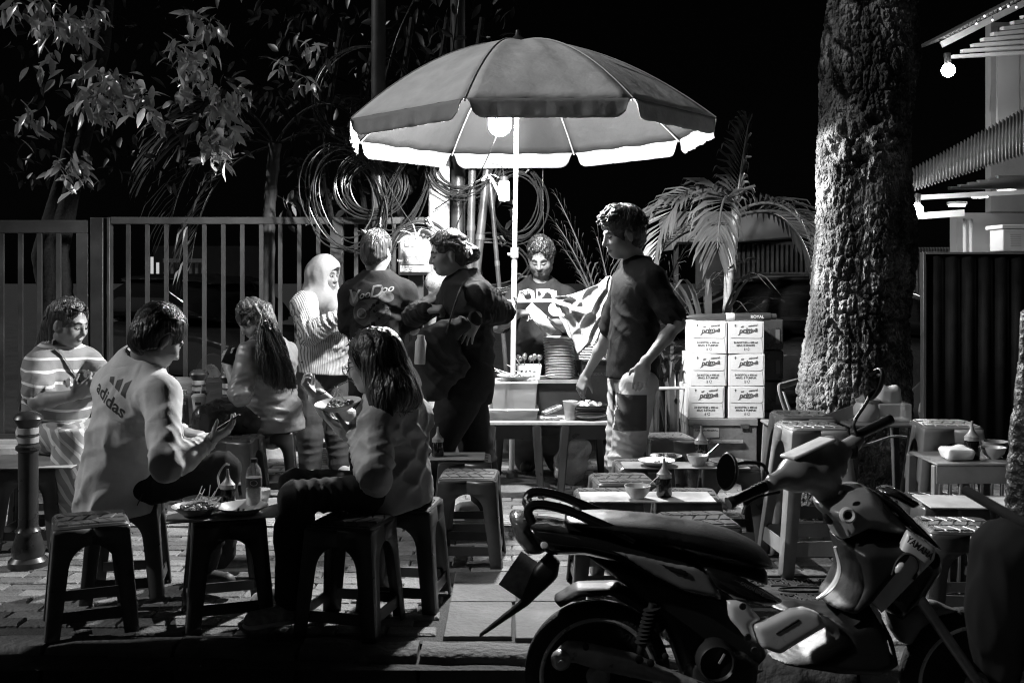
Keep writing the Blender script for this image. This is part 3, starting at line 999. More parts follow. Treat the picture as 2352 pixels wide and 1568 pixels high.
pr_ = nt.nodes.new('ShaderNodeMapRange'); pr_.inputs[1].default_value = .35; pr_.inputs[2].default_value = .65; pr_.inputs[3].default_value = .35; pr_.inputs[4].default_value = 1.15
nt.links.new(pn.outputs[0], pr_.inputs[0])
pm = nt.nodes.new('ShaderNodeMath'); pm.operation = 'MULTIPLY'; nt.links.new(pr_.outputs[0], pm.inputs[0]); nt.links.new(mx.outputs[0], pm.inputs[1]); nt.links.new(pm.outputs[0], b.inputs['Base Color'])
ve = nt.nodes.new('ShaderNodeTexVoronoi'); ve.feature = 'DISTANCE_TO_EDGE'; ve.inputs['Scale'].default_value = 48
nt.links.new(mpv.outputs[0], ve.inputs['Vector'])
be = nt.nodes.new('ShaderNodeBump'); be.inputs['Strength'].default_value = .8; be.inputs['Distance'].default_value = .03
nt.links.new(ve.outputs[0], be.inputs['Height']); nt.links.new(b.inputs['Normal'].links[0].from_socket, be.inputs['Normal']); nt.links.new(be.outputs[0], b.inputs['Normal'])

TD = 6.35
tree = thing('roadside_tree', 'thick rough barked tree trunk standing right of the cartons', 'tree', (X(1957, TD), TD, 0))
cent = [(X(px, TD), TD, z) for px, z in ((1946, -.05), (1952, .5), (1960, 1.2), (1974, 1.7), (1974, 2.2), (1986, 2.7), (1998, 3.3), (2004, 4.2), (2010, 5.2))]
v, q = bark_trunk('trunk', cent, [.322, .314, .297, .28, .271, .258, .246, .236, .215], 3, knot=(math.radians(-100), 2.22, .2))
fast_mesh('trunk', v, q, m_bark, tree)
# limbs and a crown that lie above the picture
mb = MB()
for k in range(6):
    a = k * 1.05 + .4
    p0 = Vector((X(2003, TD), TD, 4.6 + .1 * k))
    pts = crv([p0, p0 + Vector((math.cos(a) * .6, math.sin(a) * .6, .8)), p0 + Vector((math.cos(a) * 1.5, math.sin(a) * 1.5, 1.5)), p0 + Vector((math.cos(a) * 2.3, math.sin(a) * 2.3, 2.0))], 4)
    mb.tube(pts, [.16 - .13 * i / (len(pts) - 1) for i in range(len(pts))], 8)
mb.build('limbs', m_bark, tree)
def leaf_shape(L=.112, Wd=.042, fold=.006, droop=.03):
    "one leaf lying along +x: five cross ribs, folded along the midrib"
    vs = []; fs = []
    prof = [(0, .06), (.18, .62), (.45, 1), (.75, .66), (1, .03)]
    for t, w in prof:
        z = -droop * t * t
        vs += [(L * t, -Wd / 2 * w, z + fold * w), (L * t, 0, z), (L * t, Wd / 2 * w, z + fold * w)]
    for i in range(4):
        a = i * 3
        fs += [(a, a + 3, a + 4, a + 1), (a + 1, a + 4, a + 5, a + 2)]
    return np.array(vs), fs
LV, LF = leaf_shape()
def leaf_mass(name, pts, mat, parent, seed, L=1.0):
    "many leaves joined in one part"
    r = np.random.RandomState(seed)
    n = len(pts)
    yaw = r.uniform(0, 6.283, n); pit = r.normal(.5, .5, n); rol = r.normal(0, .7, n); sc = r.uniform(.7, 1.25, n) * L
    V = LV[None] * sc[:, None, None]
    V = V.repeat(1, 0)
    x, y, z = V[..., 0], V[..., 1], V[..., 2]
    c, s = np.cos(rol)[:, None], np.sin(rol)[:, None]; y, z = y * c - z * s, y * s + z * c
    c, s = np.cos(pit)[:, None], np.sin(pit)[:, None]; x, z = x * c + z * s, -x * s + z * c
    c, s = np.cos(yaw)[:, None], np.sin(yaw)[:, None]; x, y = x * c - y * s, x * s + y * c
    V = np.stack([x, y, z], -1) + np.asarray(pts)[:, None, :]
    F = np.array(LF)
    Q = (F[None] + (np.arange(n) * len(LV))[:, None, None]).reshape(-1, 4)
    o = fast_mesh(name, V.reshape(-1, 3), Q, mat, parent)
    o['kind'] = 'stuff'
    return o
rs = np.random.RandomState(5)
cp = []
for k in range(4200):
    a = rs.uniform(0, 6.283); rr = 2.9 * math.sqrt(rs.uniform(0, 1)); 
    cp.append((X(2003, TD) + rr * math.cos(a), TD + rr * math.sin(a), 6.4 + rs.normal(0, .5) - .12 * rr * rr * .5))
for k in range(2600):  # leaves added out of view to keep the low sun off the upper trunk
    cp.append((rs.uniform(-.7, 2.0), rs.uniform(5.9, 8.2), rs.uniform(3.75, 5.6)))
leaf_mass('crown', np.array(cp), m_leaf_d, tree, 11, 1.4)

# ================================================================== leafy tree hanging in at the upper left
lt = thing('leafy_tree', 'dark leafy tree whose glossy leaf sprays hang over the fence at upper left', 'tree', (X(120, 9.2), 9.2, 0))
tc = [(X(px, 9.2), 9.2, z) for px, z in ((120, -.05), (150, .8), (120, 1.6), (170, 2.4), (220, 3.2), (260, 4.4))]
v, q = bark_trunk('trunk', tc, [.14, .12, .11, .11, .1, .07], 9, nu=40, nv=90, amp=.012)
fast_mesh('trunk', v, q, M('bark_dark', .015, .9, var=.4, bump=.5, bs=40), lt)
SPRAYS = [  # (px, py, depth, spread in px, leaves) of the sprays coloured pale as if lit
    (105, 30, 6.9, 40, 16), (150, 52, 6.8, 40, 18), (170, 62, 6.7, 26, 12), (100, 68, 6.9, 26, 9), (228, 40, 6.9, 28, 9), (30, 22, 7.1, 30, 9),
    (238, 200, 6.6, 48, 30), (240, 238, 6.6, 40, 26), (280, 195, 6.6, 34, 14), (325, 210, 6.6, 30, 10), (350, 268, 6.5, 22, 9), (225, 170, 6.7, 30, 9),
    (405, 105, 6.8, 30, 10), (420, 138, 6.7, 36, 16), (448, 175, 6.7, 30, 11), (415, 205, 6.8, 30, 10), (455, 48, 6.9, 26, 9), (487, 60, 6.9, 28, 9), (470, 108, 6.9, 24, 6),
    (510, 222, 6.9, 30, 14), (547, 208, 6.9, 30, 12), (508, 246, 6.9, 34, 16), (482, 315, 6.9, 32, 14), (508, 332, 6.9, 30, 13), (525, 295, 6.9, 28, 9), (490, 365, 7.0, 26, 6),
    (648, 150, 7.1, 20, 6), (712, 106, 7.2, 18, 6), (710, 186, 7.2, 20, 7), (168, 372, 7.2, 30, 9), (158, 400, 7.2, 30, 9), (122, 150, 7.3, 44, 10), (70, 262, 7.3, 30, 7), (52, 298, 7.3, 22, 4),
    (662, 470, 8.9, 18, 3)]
leaf_me = bpy.data.meshes.new('leaf'); leaf_me.from_pydata([tuple(v) for v in LV], [], LF); leaf_me.update()
leaf_me.polygons.foreach_set('use_smooth', [True] * len(LF)); leaf_me.materials.append(m_leaf_lit)
nleaf = 0; dimpts = []; brightpts = []
for (px, py, d, sp, n) in SPRAYS:
    c = W(px, py, d); s_ = sp * d / FOC
    twigs = MB(); twigs.tube(crv([c + Vector((-.12, .12, s_ * 1.3)), c + Vector((-.03, .04, s_ * .5)), c + Vector((0, 0, -s_ * .5))], 4), .004, 5); twigs.build('twig', M('twig', .07, .8), lt)
    for k in range(n):
        o_ = Vector((rnd.gauss(0, s_ * .5), rnd.gauss(0, .09), rnd.gauss(0, s_ * .5)))
        if nleaf < 300:
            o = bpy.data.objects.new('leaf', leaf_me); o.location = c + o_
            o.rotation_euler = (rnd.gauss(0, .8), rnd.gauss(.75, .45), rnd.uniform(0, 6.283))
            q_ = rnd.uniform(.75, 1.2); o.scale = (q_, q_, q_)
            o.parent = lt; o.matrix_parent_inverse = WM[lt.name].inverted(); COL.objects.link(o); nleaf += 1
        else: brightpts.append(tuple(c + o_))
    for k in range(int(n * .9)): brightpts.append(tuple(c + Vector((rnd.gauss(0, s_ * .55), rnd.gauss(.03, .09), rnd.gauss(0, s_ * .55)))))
for k in range(420):
    px = rs.uniform(-60, 760); py = rs.uniform(-60, 430) * (1 - .45 * max(0, (px - 420) / 340)) ; d = rs.uniform(7.4, 9.2)
    p = W(px, py, d); dimpts.append(tuple(p))
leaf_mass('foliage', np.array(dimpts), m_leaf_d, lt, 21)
leaf_mass('spray_leaves', np.array(brightpts), m_leaf_lit, lt, 23)

# bush behind the pole tangle
bp = thing('climbing_shrub', 'dark shrub with pale tipped leaves behind the cable tangle', 'shrub', (X(900, 8.9), 8.9, 0))
pts = []
for k in range(700):
    px = rs.uniform(660, 1180); py = rs.uniform(-40, 520); d = rs.uniform(8.5, 9.4)
    pts.append(tuple(W(px, py, d)))
leaf_mass('foliage', np.array(pts), m_leaf_d, bp, 31, 1.1)
mb = MB()
for k in range(5):
    x = X(760 + k * 80, 9)
    mb.tube(crv([(x, 9, 0), (x + .1, 9.05, 1.2), (x - .05, 9, 2.4), (x + .1, 9, 3.6)], 5), .025, 6)
mb.build('stems', M('bark_dark', .06), bp)

# ================================================================== palms
def frond(name, base, d0, L, droop, mat, parent, nl=26, lw=.03, ll=.42, seed=0, lift=.35, twist=0.0):
    "an arching rachis with two rows of leaflets"
    r = random.Random(seed)
    base = Vector(base); d0 = Vector(d0).normalized()
    pts = []; p = base.copy(); d = d0.copy(); n = 22
    for i in range(n + 1):
        pts.append(p.copy()); d = (d + Vector((0, 0, -droop / n * (1 + 1.6 * i / n)))).normalized(); p += d * (L / n)
    mb = MB()
    mb.tube(pts, [.014 * (1 - .85 * i / n) + .0015 for i in range(n + 1)], 6)
    for i in range(nl):
        t = .16 + .84 * i / (nl - 1)
        fi = t * n; a = int(min(fi, n - 1)); q = pts[a].lerp(pts[a + 1], fi - a)
        tan = (pts[a + 1] - pts[a]).normalized()
        side = tan.cross(Vector((0, 0, 1)))
        if side.length < .05: side = Vector((1, 0, 0))
        side.normalize(); up = side.cross(tan).normalized()
        le = ll * (.55 + .6 * math.sin(math.pi * min(1, t * .9 + .05))) * r.uniform(.85, 1.1)
        for sg in (-1, 1):
            dirn = (side * sg * (1 - .45 * t) + tan * (.55 + .6 * t) + up * (lift + r.uniform(-.1, .1))).normalized()
            e1 = q + dirn * le * .5
            e2 = q + dirn * le * .88 + Vector((0, 0, -le * r.uniform(.12, .3)))
            e3 = q + dirn * le + Vector((0, 0, -le * r.uniform(.3, .5)))
            wv = dirn.cross(up).normalized().lerp(up, .35 + r.uniform(-.15, .15)).normalized()
            w0 = lw
            vs = [q, e1 - wv * w0 * .5, e1 + Vector((0, 0, -.006)), e1 + wv * w0 * .5, e2 - wv * w0 * .35, e2 + wv * w0 * .35, e3]
            mb.add(vs, [(0, 1, 2), (0, 2, 3), (1, 4, 5, 2), (2, 5, 3), (4, 6, 5)])
    return mb.build(name, mat, parent, smooth=60)
PD = 8.7
palm = thing('areca_palm', 'areca palm with slim pale stem rising behind the cartons', 'palm', (X(1672, PD), PD, 0))
mb = MB()
sp = crv([(X(1668, PD), PD, 0), W(1670, 800, PD), W(1674, 640, PD), W(1690, 520, PD), W(1686, 455, PD)], 8)
mb.tube(sp, [.042 - .012 * i / (len(sp) - 1) + (.004 if i % 4 == 0 else 0) for i in range(len(sp))], 12); mb.build('stem', m_palmtrunk, palm)
top = W(1687, 470, PD)
FR = [((-1, -.15, .42), 1.2, 1.35), ((-.75, -.45, .6), 1.1, 1.6), ((-.3, -.7, .6), .9, 1.8), ((-.15, .5, .75), .9, 1.5), ((.55, -.5, .5), 1.0, 1.7), ((1, -.2, .4), 1.15, 1.3), ((.8, .4, .45), 1.1, 1.4),
      ((.1, -.1, 1.0), .8, .2), ((-1, .1, .12), 1.0, 1.1)]
for i, (dv, L, dr) in enumerate(FR):
    frond('frond', top + Vector((0, 0, -.02 * i)), dv, L, dr, m_palm, palm, seed=i, nl=22, ll=.32, lw=.026)
palm2 = thing('small_palm', 'small feathery palm between the vendor and the black shirted man', 'palm', (X(1400, 8.3), 8.3, 0))
b2 = (X(1440, 8.3), 8.3, .3)
mb = MB(); mb.tube([(X(1440, 8.3), 8.3, 0), (X(1440, 8.3), 8.3, .5)], .03, 8); mb.build('stem', m_palmtrunk, palm2)
for i, (tx, ty, dr) in enumerate(((1330, 560, 1.1), (1325, 520, .9), (1345, 615, 1.2), (1390, 600, 1.0), (1300, 640, 1.5), (1500, 600, 1.2), (1620, 600, 1.3), (1560, 560, 1.0), (1280, 660, 1.6))):
    e = W(tx, ty, 8.1 + .05 * i); dv = e - Vector(b2)
    frond('frond', b2, dv + Vector((0, 0, .45)), dv.length * 1.16, dr * .55, m_palm, palm2, seed=40 + i, nl=26, ll=.26, lw=.017, lift=.15)
# strap leaved plants by the railing
def strap_plant(label, c, n, L, seed, mat, spread=.9):
    t = thing('strap_plant', label, 'plant', c, 'strap leaved plants by the railing')
    r = random.Random(seed)
    for i in range(n):
        a = r.uniform(0, 6.283); le = L * r.uniform(.6, 1.1); out = r.uniform(.25, spread)
        p0 = Vector(c); h = Vector((math.cos(a), math.sin(a), 0))
        pts = [p0 + h * (.02), p0 + h * le * out * .35 + Vector((0, 0, le * .6)), p0 + h * le * out * .75 + Vector((0, 0, le * .82)), p0 + h * le * out * 1.1 + Vector((0, 0, le * (.95 - .5 * out)))]
        pts = crv(pts, 3); w = r.uniform(.014, .026); sd = h.cross(Vector((0, 0, 1)))
        mb = MB(); m = len(pts); vs = []
        for k, p in enumerate(pts):
            ww = w * math.sin(math.pi * (.12 + .88 * k / (m - 1)) ** .8) + .0008
            vs += [p - sd * ww, p + Vector((0, 0, -ww * .3)), p + sd * ww]
        fs = []
        for k in range(m - 1):
            fs += [(3 * k, 3 * k + 3, 3 * k + 4, 3 * k + 1), (3 * k + 1, 3 * k + 4, 3 * k + 5, 3 * k + 2)]
        mb.add(vs, fs); mb.build('blade', mat, t, smooth=80)
    return t
strap_plant('tufted strap leaved plant left of the carton stack', (X(1545, 8.1), 8.1, .02), 26, 1.0, 1, m_palm, .5)
strap_plant('strap leaved plant behind the pipe railing', (X(1500, 8.4), 8.4, .02), 20, 1.0, 2, m_palm, .5)
strap_plant('pale strap leaved plant rising above the cartons', (X(1628, 8.2), 8.2, .55), 16, 1.0, 3, m_palm, .6)
strap_plant('dark strap leaved plant behind the vendor shoulder', (X(1345, 8.4), 8.4, .45), 26, 1.1, 4, m_palm)
strap_plant('weedy strap leaved plant at the foot of the big trunk', (X(2095, 7.7), 7.7, .0), 10, .45, 5, m_palm)
# slim palm stem at the left, in the dark
sl = thing('bamboo_palm', 'slim ringed palm stem standing in the dark behind the fence', 'palm', (X(620, 9), 9, 0))
mb = MB(); sp = crv([(X(615, 9), 9, 0), W(617, 600, 9), W(619, 480, 9), W(632, 330, 9)], 8)
mb.tube(sp, [.05 - .0 * i + (.006 if i % 3 == 0 else 0) for i in range(len(sp))], 10); mb.build('stem', M('dim_stem', .06, .7, var=.3, vs=5), sl)
for i, dv in enumerate(((-.7, -.2, .8), (-.3, -.5, .8), (.5, -.3, .8), (.8, .2, .6), (-.9, .1, .4), (-.5, -.2, -.1))):
    frond('frond', W(632, 335, 9), dv, 1.3, 1.6, m_leaf_d, sl, seed=70 + i, nl=18, ll=.4, lw=.03)

# dark rough stump at the right edge, close to the camera
SGD = 3.1
stump = thing('tree_stump', 'dark rough stump rising at the right picture edge', 'stump', (X(2412, SGD), SGD, 0))
v, q = bark_trunk('trunk', [(X(2412, SGD), SGD, -.19), (X(2408, SGD), SGD, .5), (X(2412, SGD), SGD, 1.0), (X(2414, SGD), SGD, 1.3), (X(2416, SGD), SGD, 1.38)], [.16, .12, .115, .1, .012], 13, nu=90, nv=160, amp=.016)
fast_mesh('trunk', v, q, M('bark_black', .014, .5, var=.6, vs=14, bump=.8, bs=40, spec=.5), stump)  # near-black bark of uneven tone
# ================================================================== parasol
def fabric(name, v, tr=.05, var=.12):
    m = M(name, v, .8, var=var, vs=5, bump=.35, bs=14, spec=.25, detail=7)
    nt, b = nodes_of(m)
    out = [n for n in nt.nodes if n.type == 'OUTPUT_MATERIAL'][0]
    t = nt.nodes.new('ShaderNodeBsdfTranslucent'); t.inputs[0].default_value = (.9, .9, .9, 1)
    mx = nt.nodes.new('ShaderNodeMixShader'); mx.inputs[0].default_value = tr
    nt.links.new(b.outputs[0], mx.inputs[1]); nt.links.new(t.outputs[0], mx.inputs[2]); nt.links.new(mx.outputs[0], out.inputs[0])
    return m
m_can = fabric('parasol_fabric', .8, .02, .13)
m_can_in = fabric('parasol_lining', .045, .02)
m_val = fabric('valance_fabric', .3, .02)
UC = Vector((.108, 6.99, 0)); UR = 1.215; UA = 2.953; UDROP = .58
um = thing('parasol', 'big eight panelled parasol with scalloped valance over the food stall', 'parasol', (0, 7.04, 0))
def rim_pt(az, t):
    a = math.radians(az)
    ctr = Vector((.038, 7.02, UA)).lerp(Vector((UC.x, UC.y, UA)), t)
    zt = .035 * (math.sin(a) * .6 + -math.cos(a) * -.6) * t          # slight lean
    return Vector((ctr.x + UR * t * math.sin(a), ctr.y - UR * t * math.cos(a), UA - UDROP * t ** 1.82 + zt))
RIBS = [-17.5 + 45 * k for k in range(8)]
for k in range(8):
    a0_, a1_ = RIBS[k], RIBS[k] + 45
    def pan(u, v, a0_=a0_, a1_=a1_, k=k):
        v = max(v, .015)
        p = rim_pt(a0_, v).lerp(rim_pt(a1_, v), u)
        s = math.sin(math.pi * u)
        w = .010 * math.sin(9 * u + 5 * v + k) * math.sin(3.1 * v) + .006 * math.sin(23 * u + 3 * k) * v
        return p + Vector((0, 0, -.02 * s * v * (1.2 - v) + w * s))
    mb = MB(); mb.grid(pan, 14, 20); po = mb.build('canopy_panel', [m_can_in, m_can], um, smooth=180, solid=.003); po.modifiers['solid'].material_offset = 1
    def val(u, v, a0_=a0_, a1_=a1_, k=k):
        u2 = .004 + .992 * u
        p = rim_pt(a0_, 1).lerp(rim_pt(a1_, 1), u2)
        e = min(u, 1 - u)
        cut = 1.0 if e > .12 else math.sqrt(max(0.0, 1 - ((.12 - e) / .12) ** 2)) * .9 + .1
        out = (p - Vector((UC.x, UC.y, p.z))).normalized()
        wob = .008 * math.sin(26 * u + 2 * k) * v + .005 * math.sin(61 * u + k) * v
        ins = (.12 - e) / .12 * .025 if e < .12 else 0
        side = (rim_pt(a1_, 1) - rim_pt(a0_, 1)).normalized() * (ins if u < .5 else -ins) * v
        return p + Vector((0, 0, -.112 * cut * v)) + out * (.012 * v + wob) + side
    mb = MB(); mb.grid(val, 40, 5); mb.build('valance', m_val, po, smooth=180, solid=.003)
    mb = MB(); mb.tube([rim_pt(a0_, .03 + .97 * i / 14) + Vector((0, 0, -.014)) for i in range(15)], .006, 6); mb.build('rib', M('rib_metal', .55, .4, .6), um)
    mb = MB(); mb.tube([rim_pt(a0_, .02 + .98 * i / 14) + Vector((0, 0, .004)) for i in range(15)], .004, 6); mb.build('seam', M('seam_tape', .7, .7), um)
mb = MB(); mb.lathe([(0, .085), (.014, .08), (.02, .045), (.05, .02), (.085, -.015), (0, -.02)], (.038, 7.02, UA), 14); mb.build('finial', m_steel, um)
m_pole = M('white_pole', .6, .45, var=.06)
ptop = Vector((.038, 7.02, UA - .03)); pmid = Vector((.017, 7.04, 1.572)); pbot = Vector((-.004, 7.05, .0))
mb = MB(); mb.tube([pmid, ptop], .0155, 14); mb.build('upper_pole', m_pole, um)
mb = MB(); mb.tube([pbot, pmid], .0185, 14); mb.build('lower_pole', m_pole, um)
mb = MB(); mb.tube([pmid - Vector((0, 0, .035)), pmid + Vector((0, 0, .03))], .026, 14); mb.box(pmid + Vector((-.03, 0, -.01)), (.03, .016, .02)); mb.build('collar', m_white, um, bev=.003)
for k in range(8):
    mb = MB(); mb.tube([ptop + Vector((0, 0, -.42)), rim_pt(RIBS[k], .5) + Vector((0, 0, -.02))], .004, 5); mb.build('stay', M('rib_metal', .55), um)
mb = MB(); mb.lathe([(.25, 0), (.25, .04), (.2, .07), (.04, .09), (.03, .14), (0, .14)], (0, 7.05, 0), 24); mb.build('foot_base', m_conc, um)

# the bulb that lights the place, hung on a flex under the canopy
MAIN = Vector((X(1148, 6.5), 6.5, 2.335))
m_main = lamp_mat('bulb_glass', 2700.0)
bl = lamp('hanging_bulb', 'blazing bulb hung beside the pole under the parasol', MAIN, .07, 95, m_main, (.0, .0, .05), rad=.05, capsule=.06)
mb = MB(); mb.tube(crv([MAIN + Vector((0, 0, .2)), MAIN + Vector((.02, .03, .26)), Vector((-.02, 6.7, 2.80))], 5), .004, 6); mb.build('flex', m_cable, bl)
mb = MB(); mb.tube(crv([W(1146, 300, 6.52), W(1115, 372, 6.8), W(1085, 430, 7.2), W(1040, 540, 7.6)], 6), .004, 6)
tag(mb.build('lamp_cable', m_cable), 'thin black flex running down from the bulb to the poles', 'cable')
# small lantern by the poles
c = Vector((X(1158, 7.55), 7.55, Z(438, 7.55)))
t = thing('tube_lantern', 'small lit white lantern hanging left of the parasol pole', 'lamp', c)
mb = MB(); mb.lathe([(0, -.075), (.034, -.07), (.038, -.05), (.038, .05), (.034, .065), (0, .07)], c, 16); mb.build('diffuser', lamp_mat('lantern_glow', 22.0), t)
mb = MB(); mb.lathe([(.03, .068), (.03, .095), (.012, .105), (0, .105)], c, 14); mb.build('cap', m_plastic_d, t)
mb = MB(); mb.tube(crv([c + Vector((0, 0, .1)), c + Vector((-.02, .0, .17)), c + Vector((-.1, .05, .2))], 4), .003, 5); mb.build('hook', m_cable, t)
# ================================================================== utility poles, conduits and cable coils
def pole(label, pts, r, mat, name='utility_pole', bands=()):
    t = thing(name, label, 'pole', (pts[0][0], pts[0][1], 0))
    mb = MB(); mb.tube(pts, r, 18); mb.build('shaft', mat, t)
    for z in bands:
        mb = MB(); mb.lathe([(r * 1.03, -.02), (r * 1.08, -.02), (r * 1.08, .02), (r * 1.03, .02)], (pts[0][0] + (pts[1][0] - pts[0][0]) * z / pts[1][2], pts[0][1], z), 18); mb.build('band', m_steel, t)
    return t
m_polepaint = M('pole_paint', .45, .6, var=.6, vs=7, bump=.2, bs=30, detail=8)
d = 8.35
pole('slim grey steel utility pole left of the meter box', [(X(868, d), d, 0), (X(870, d), d, 5.2)], .055, m_steel, bands=(1.9, 2.2))
pole('pale peeling concrete utility pole behind the meter box', [(X(1005, d), d + .05, 0), (X(1008, d), d + .05, 2.75)], .085, m_polepaint, bands=(2.3,))
pole('dark utility pole between pale pole and conduits', [(X(1050, d), d + .25, 0), (X(1046, d), d + .25, 6)], .06, m_steel, bands=(2.1,))
d = 8.2
for lab, a, b, r in (('straight grey conduit pipe beside the pale pole', (1080, 620), (1086, 340), .03), ('slanting grey conduit pipe tied with a cloth strip', (1093, 640), (1126, 320), .033), ('thin slanting conduit near the lantern', (1150, 700), (1128, 440), .018)):
    t = thing('conduit_pipe', lab, 'pipe', (X(a[0], d), d, 0), 'conduit pipes at the poles')
    p0 = W(a[0], a[1], d); p1 = W(b[0], b[1], d); dirn = (p1 - p0).normalized()
    g0 = p0 - dirn * (p0.z / dirn.z)
    mb = MB(); mb.tube([g0, p1 + dirn * .6], r, 12); mb.build('pipe', m_steel, t)
    mb = MB(); mb.tube([p0 + dirn * .3, p0 + dirn * .34], r * 1.15, 12); mb.build('clip', m_galv, t)
def coil(label, px, py, d, rx, ry, n, jit, seed, thick=.006, tilt=0.0, droop=0.0):
    r = random.Random(seed); c = W(px, py, d)
    t = thing('cable_coil', label, 'cable coil', c, 'cable coils hung on the poles')
    for k in range(n):
        s = 1 - r.uniform(0, jit); ox, oz = r.gauss(0, .018), r.gauss(0, .018) - droop * (1 - s)
        ph = r.uniform(0, 6.28); ti = tilt + r.gauss(0, .1); yy = r.gauss(0, .035)
        pts = []
        N = 44
        for i in range(N):
            a = 2 * math.pi * i / N
            w = 1 + .03 * math.sin(2 * a + ph) + .018 * math.sin(3 * a + ph * 2)
            x, z = rx * s * w * math.cos(a), ry * s * w * math.sin(a)
            x, z = x * math.cos(ti) - z * math.sin(ti), x * math.sin(ti) + z * math.cos(ti)
            pts.append(c + Vector((x + ox, yy + .03 * math.sin(a + ph), z + oz)))
        mb = MB(); mb.tube(pts, thick * r.uniform(.8, 1.15), 6, closed=True); mb.build('loop', m_cable, t)
    mb = MB(); top = c + Vector((rx * .25, -.02, ry * .92))
    mb.tube([top + Vector((.0, -.05, .03)), top + Vector((.03, -.06, -.02)), top + Vector((.0, .06, -.04)), top + Vector((-.03, .05, .03))], .008, 6, closed=True)
    mb.build('tie', M('tie_tape', .55, .7), t)
    return t
q = 8.4 / FOC
coil('wide thin ring of black cable above and left of the parasol edge', 832, 215, 8.45, 118 * q, 122 * q, 4, .16, 1)
coil('long sagging loops of black cable left of the slim pole', 792, 455, 8.25, 88 * q, 128 * q, 7, .3, 2, tilt=.25)
coil('dense coil of black cable hung on the slim pole', 852, 420, 8.30, 84 * q, 78 * q, 13, .35, 3, droop=.12)
coil('ring of black cable framing the meter box', 965, 605, 7.62, 74 * q, 92 * q, 7, .16, 4)
coil('thick coil of black cable just under the canopy edge', 1062, 375, 8.20, 92 * q, 72 * q, 12, .4, 5, droop=.12)
coil('round coil of black cable right of the lantern', 1188, 470, 8.30, 66 * q, 90 * q, 9, .25, 6)
coil('narrow hanging loop of cable between pale pole and canopy', 935, 440, 8.25, 40 * q, 120 * q, 6, .4, 7, tilt=-.35)
coil('low slack loops of cable by the vendor shoulder', 1130, 610, 8.35, 92 * q, 62 * q, 4, .3, 8)
def strand(label, pts, r=.005):
    mb = MB(); mb.tube(crv([W(*p) for p in pts], 8), r, 6)
    tag(mb.build('hanging_cable', m_cable, smooth=180), label, 'cable', 'single cables around the poles')
strand('single cable sweeping from canopy edge down to the meter box', [(850, 330, 8.15), (905, 450, 8.05), (958, 530, 8.00), (990, 560, 8.05)])
strand('single cable crossing behind the hijab toward the poles', [(735, 545, 8.35), (790, 570, 8.25), (860, 590, 8.15), (930, 560, 8.15)])
strand('single cable dropping straight right of the parasol pole', [(1248, 330, 8.25), (1247, 420, 8.25), (1249, 560, 8.25)], .003)
strand('single cable slung low behind the vendor', [(1095, 640, 8.25), (1130, 660, 8.15), (1175, 655, 8.15), (1215, 610, 8.25), (1245, 560, 8.35)])
strand('single cable looping from pale pole to the lantern', [(1000, 480, 8.25), (1060, 440, 8.05), (1110, 410, 8.05), (1150, 425, 8.05)])
strand('single cable rising into the dark above the canopy', [(1025, 250, 8.45), (1040, 120, 8.45), (1060, -40, 8.55)], .006)
strand('single cable at the top edge arching left of the canopy', [(870, 240, 8.45), (910, 90, 8.45), (965, -30, 8.55)], .005)
# knotted rag
mb = MB()
for k in range(11):
    a = rnd.uniform(0, 6.28); L = rnd.uniform(.05, .14)
    p0 = W(957, 548, 7.52); mb.tube(crv([p0, p0 + Vector((math.cos(a) * L * .5, -.02, math.sin(a) * L * .5)), p0 + Vector((math.cos(a) * L, -.03, math.sin(a) * L - .03))], 3), [(.008, .003)] * 7, 6)
mb.lathe([(0, -.02), (.02, 0), (0, .02)], W(957, 548, 7.52), 8)
tag(mb.build('knotted_rag', M('rag_white', .75, .8)), 'frayed white rag knotted to the cable ring above the meter box', 'rag')
mb = MB()
p0 = W(1122, 402, 7.55)
for e in ((1145, 408), (1108, 415), (1140, 432), (1150, 455)):
    mb.tube(crv([p0, p0.lerp(W(e[0], e[1], 7.5), .5) + Vector((0, -.01, .01)), W(e[0], e[1], 7.5)], 3), [(.014, .003)] * 7, 6)
tag(mb.build('cloth_strip', M('rag_white', .75, .8)), 'torn cloth strip tied round the slanting conduit', 'rag')

# meter box
d = 7.72
mbx = thing('meter_box', 'white wall meter box covered with paper notices', 'meter box', (X(950, d), d, 1.4))
pillow('case', [(X(913, d), Z(632, d)), (X(913, d), Z(545, d)), (X(920, d), Z(524, d)), (X(985, d), Z(524, d)), (X(992, d), Z(535, d)), (X(992, d), Z(632, d))], d + .07, .17, M('meter_case', .28, .55, var=.25, vs=6), mbx, r=.03, h=.008)
m_paper = M('paper_notice', .5, .8, var=.06); m_paper2 = M('paper_grey', .16, .8, var=.1); m_ink = M('ink', .03, .8, var=0)
for (x0, y0, x1, y1, mt, lines) in ((930, 548, 975, 566, m_paper2, ['NOTICE', 'KEDAI TETAP BUKA']), (927, 569, 982, 588, m_paper, ['Badan Usaha', 'listrik kota']), (922, 590, 976, 608, m_paper2, ['HARAP JAGA METER']), (920, 610, 965, 624, m_paper, ['SEWA RUMAH', '0812 7740 233'])):
    mb = MB(); mb.lohi((X(x0, d), d - .0225, Z(y1, d)), (X(x1, d), d - .0195, Z(y0, d))); po = mb.build('notice', mt, mbx)
    for i, s in enumerate(lines):
        hh = (y1 - y0) / (len(lines) + .6)
        put_text('lettering', s, (X((x0 + x1) / 2, d), d - .0235, Z(y0 + hh * (i + .8), d)), hh * .7 * d / FOC, m_ink if mt == m_paper else m_paper, po, bold=.01)
mb = MB(); mb.lohi((X(981, d), d - .022, Z(546, d)), (X(987, d), d - .0185, Z(538, d))); mb.build('window', m_dark, mbx)
mb = MB(); mb.lohi((X(935, d), d + .13, .0), (X(968, d), d + .2, Z(632, d))); mb.build('support', m_steel_d, mbx)
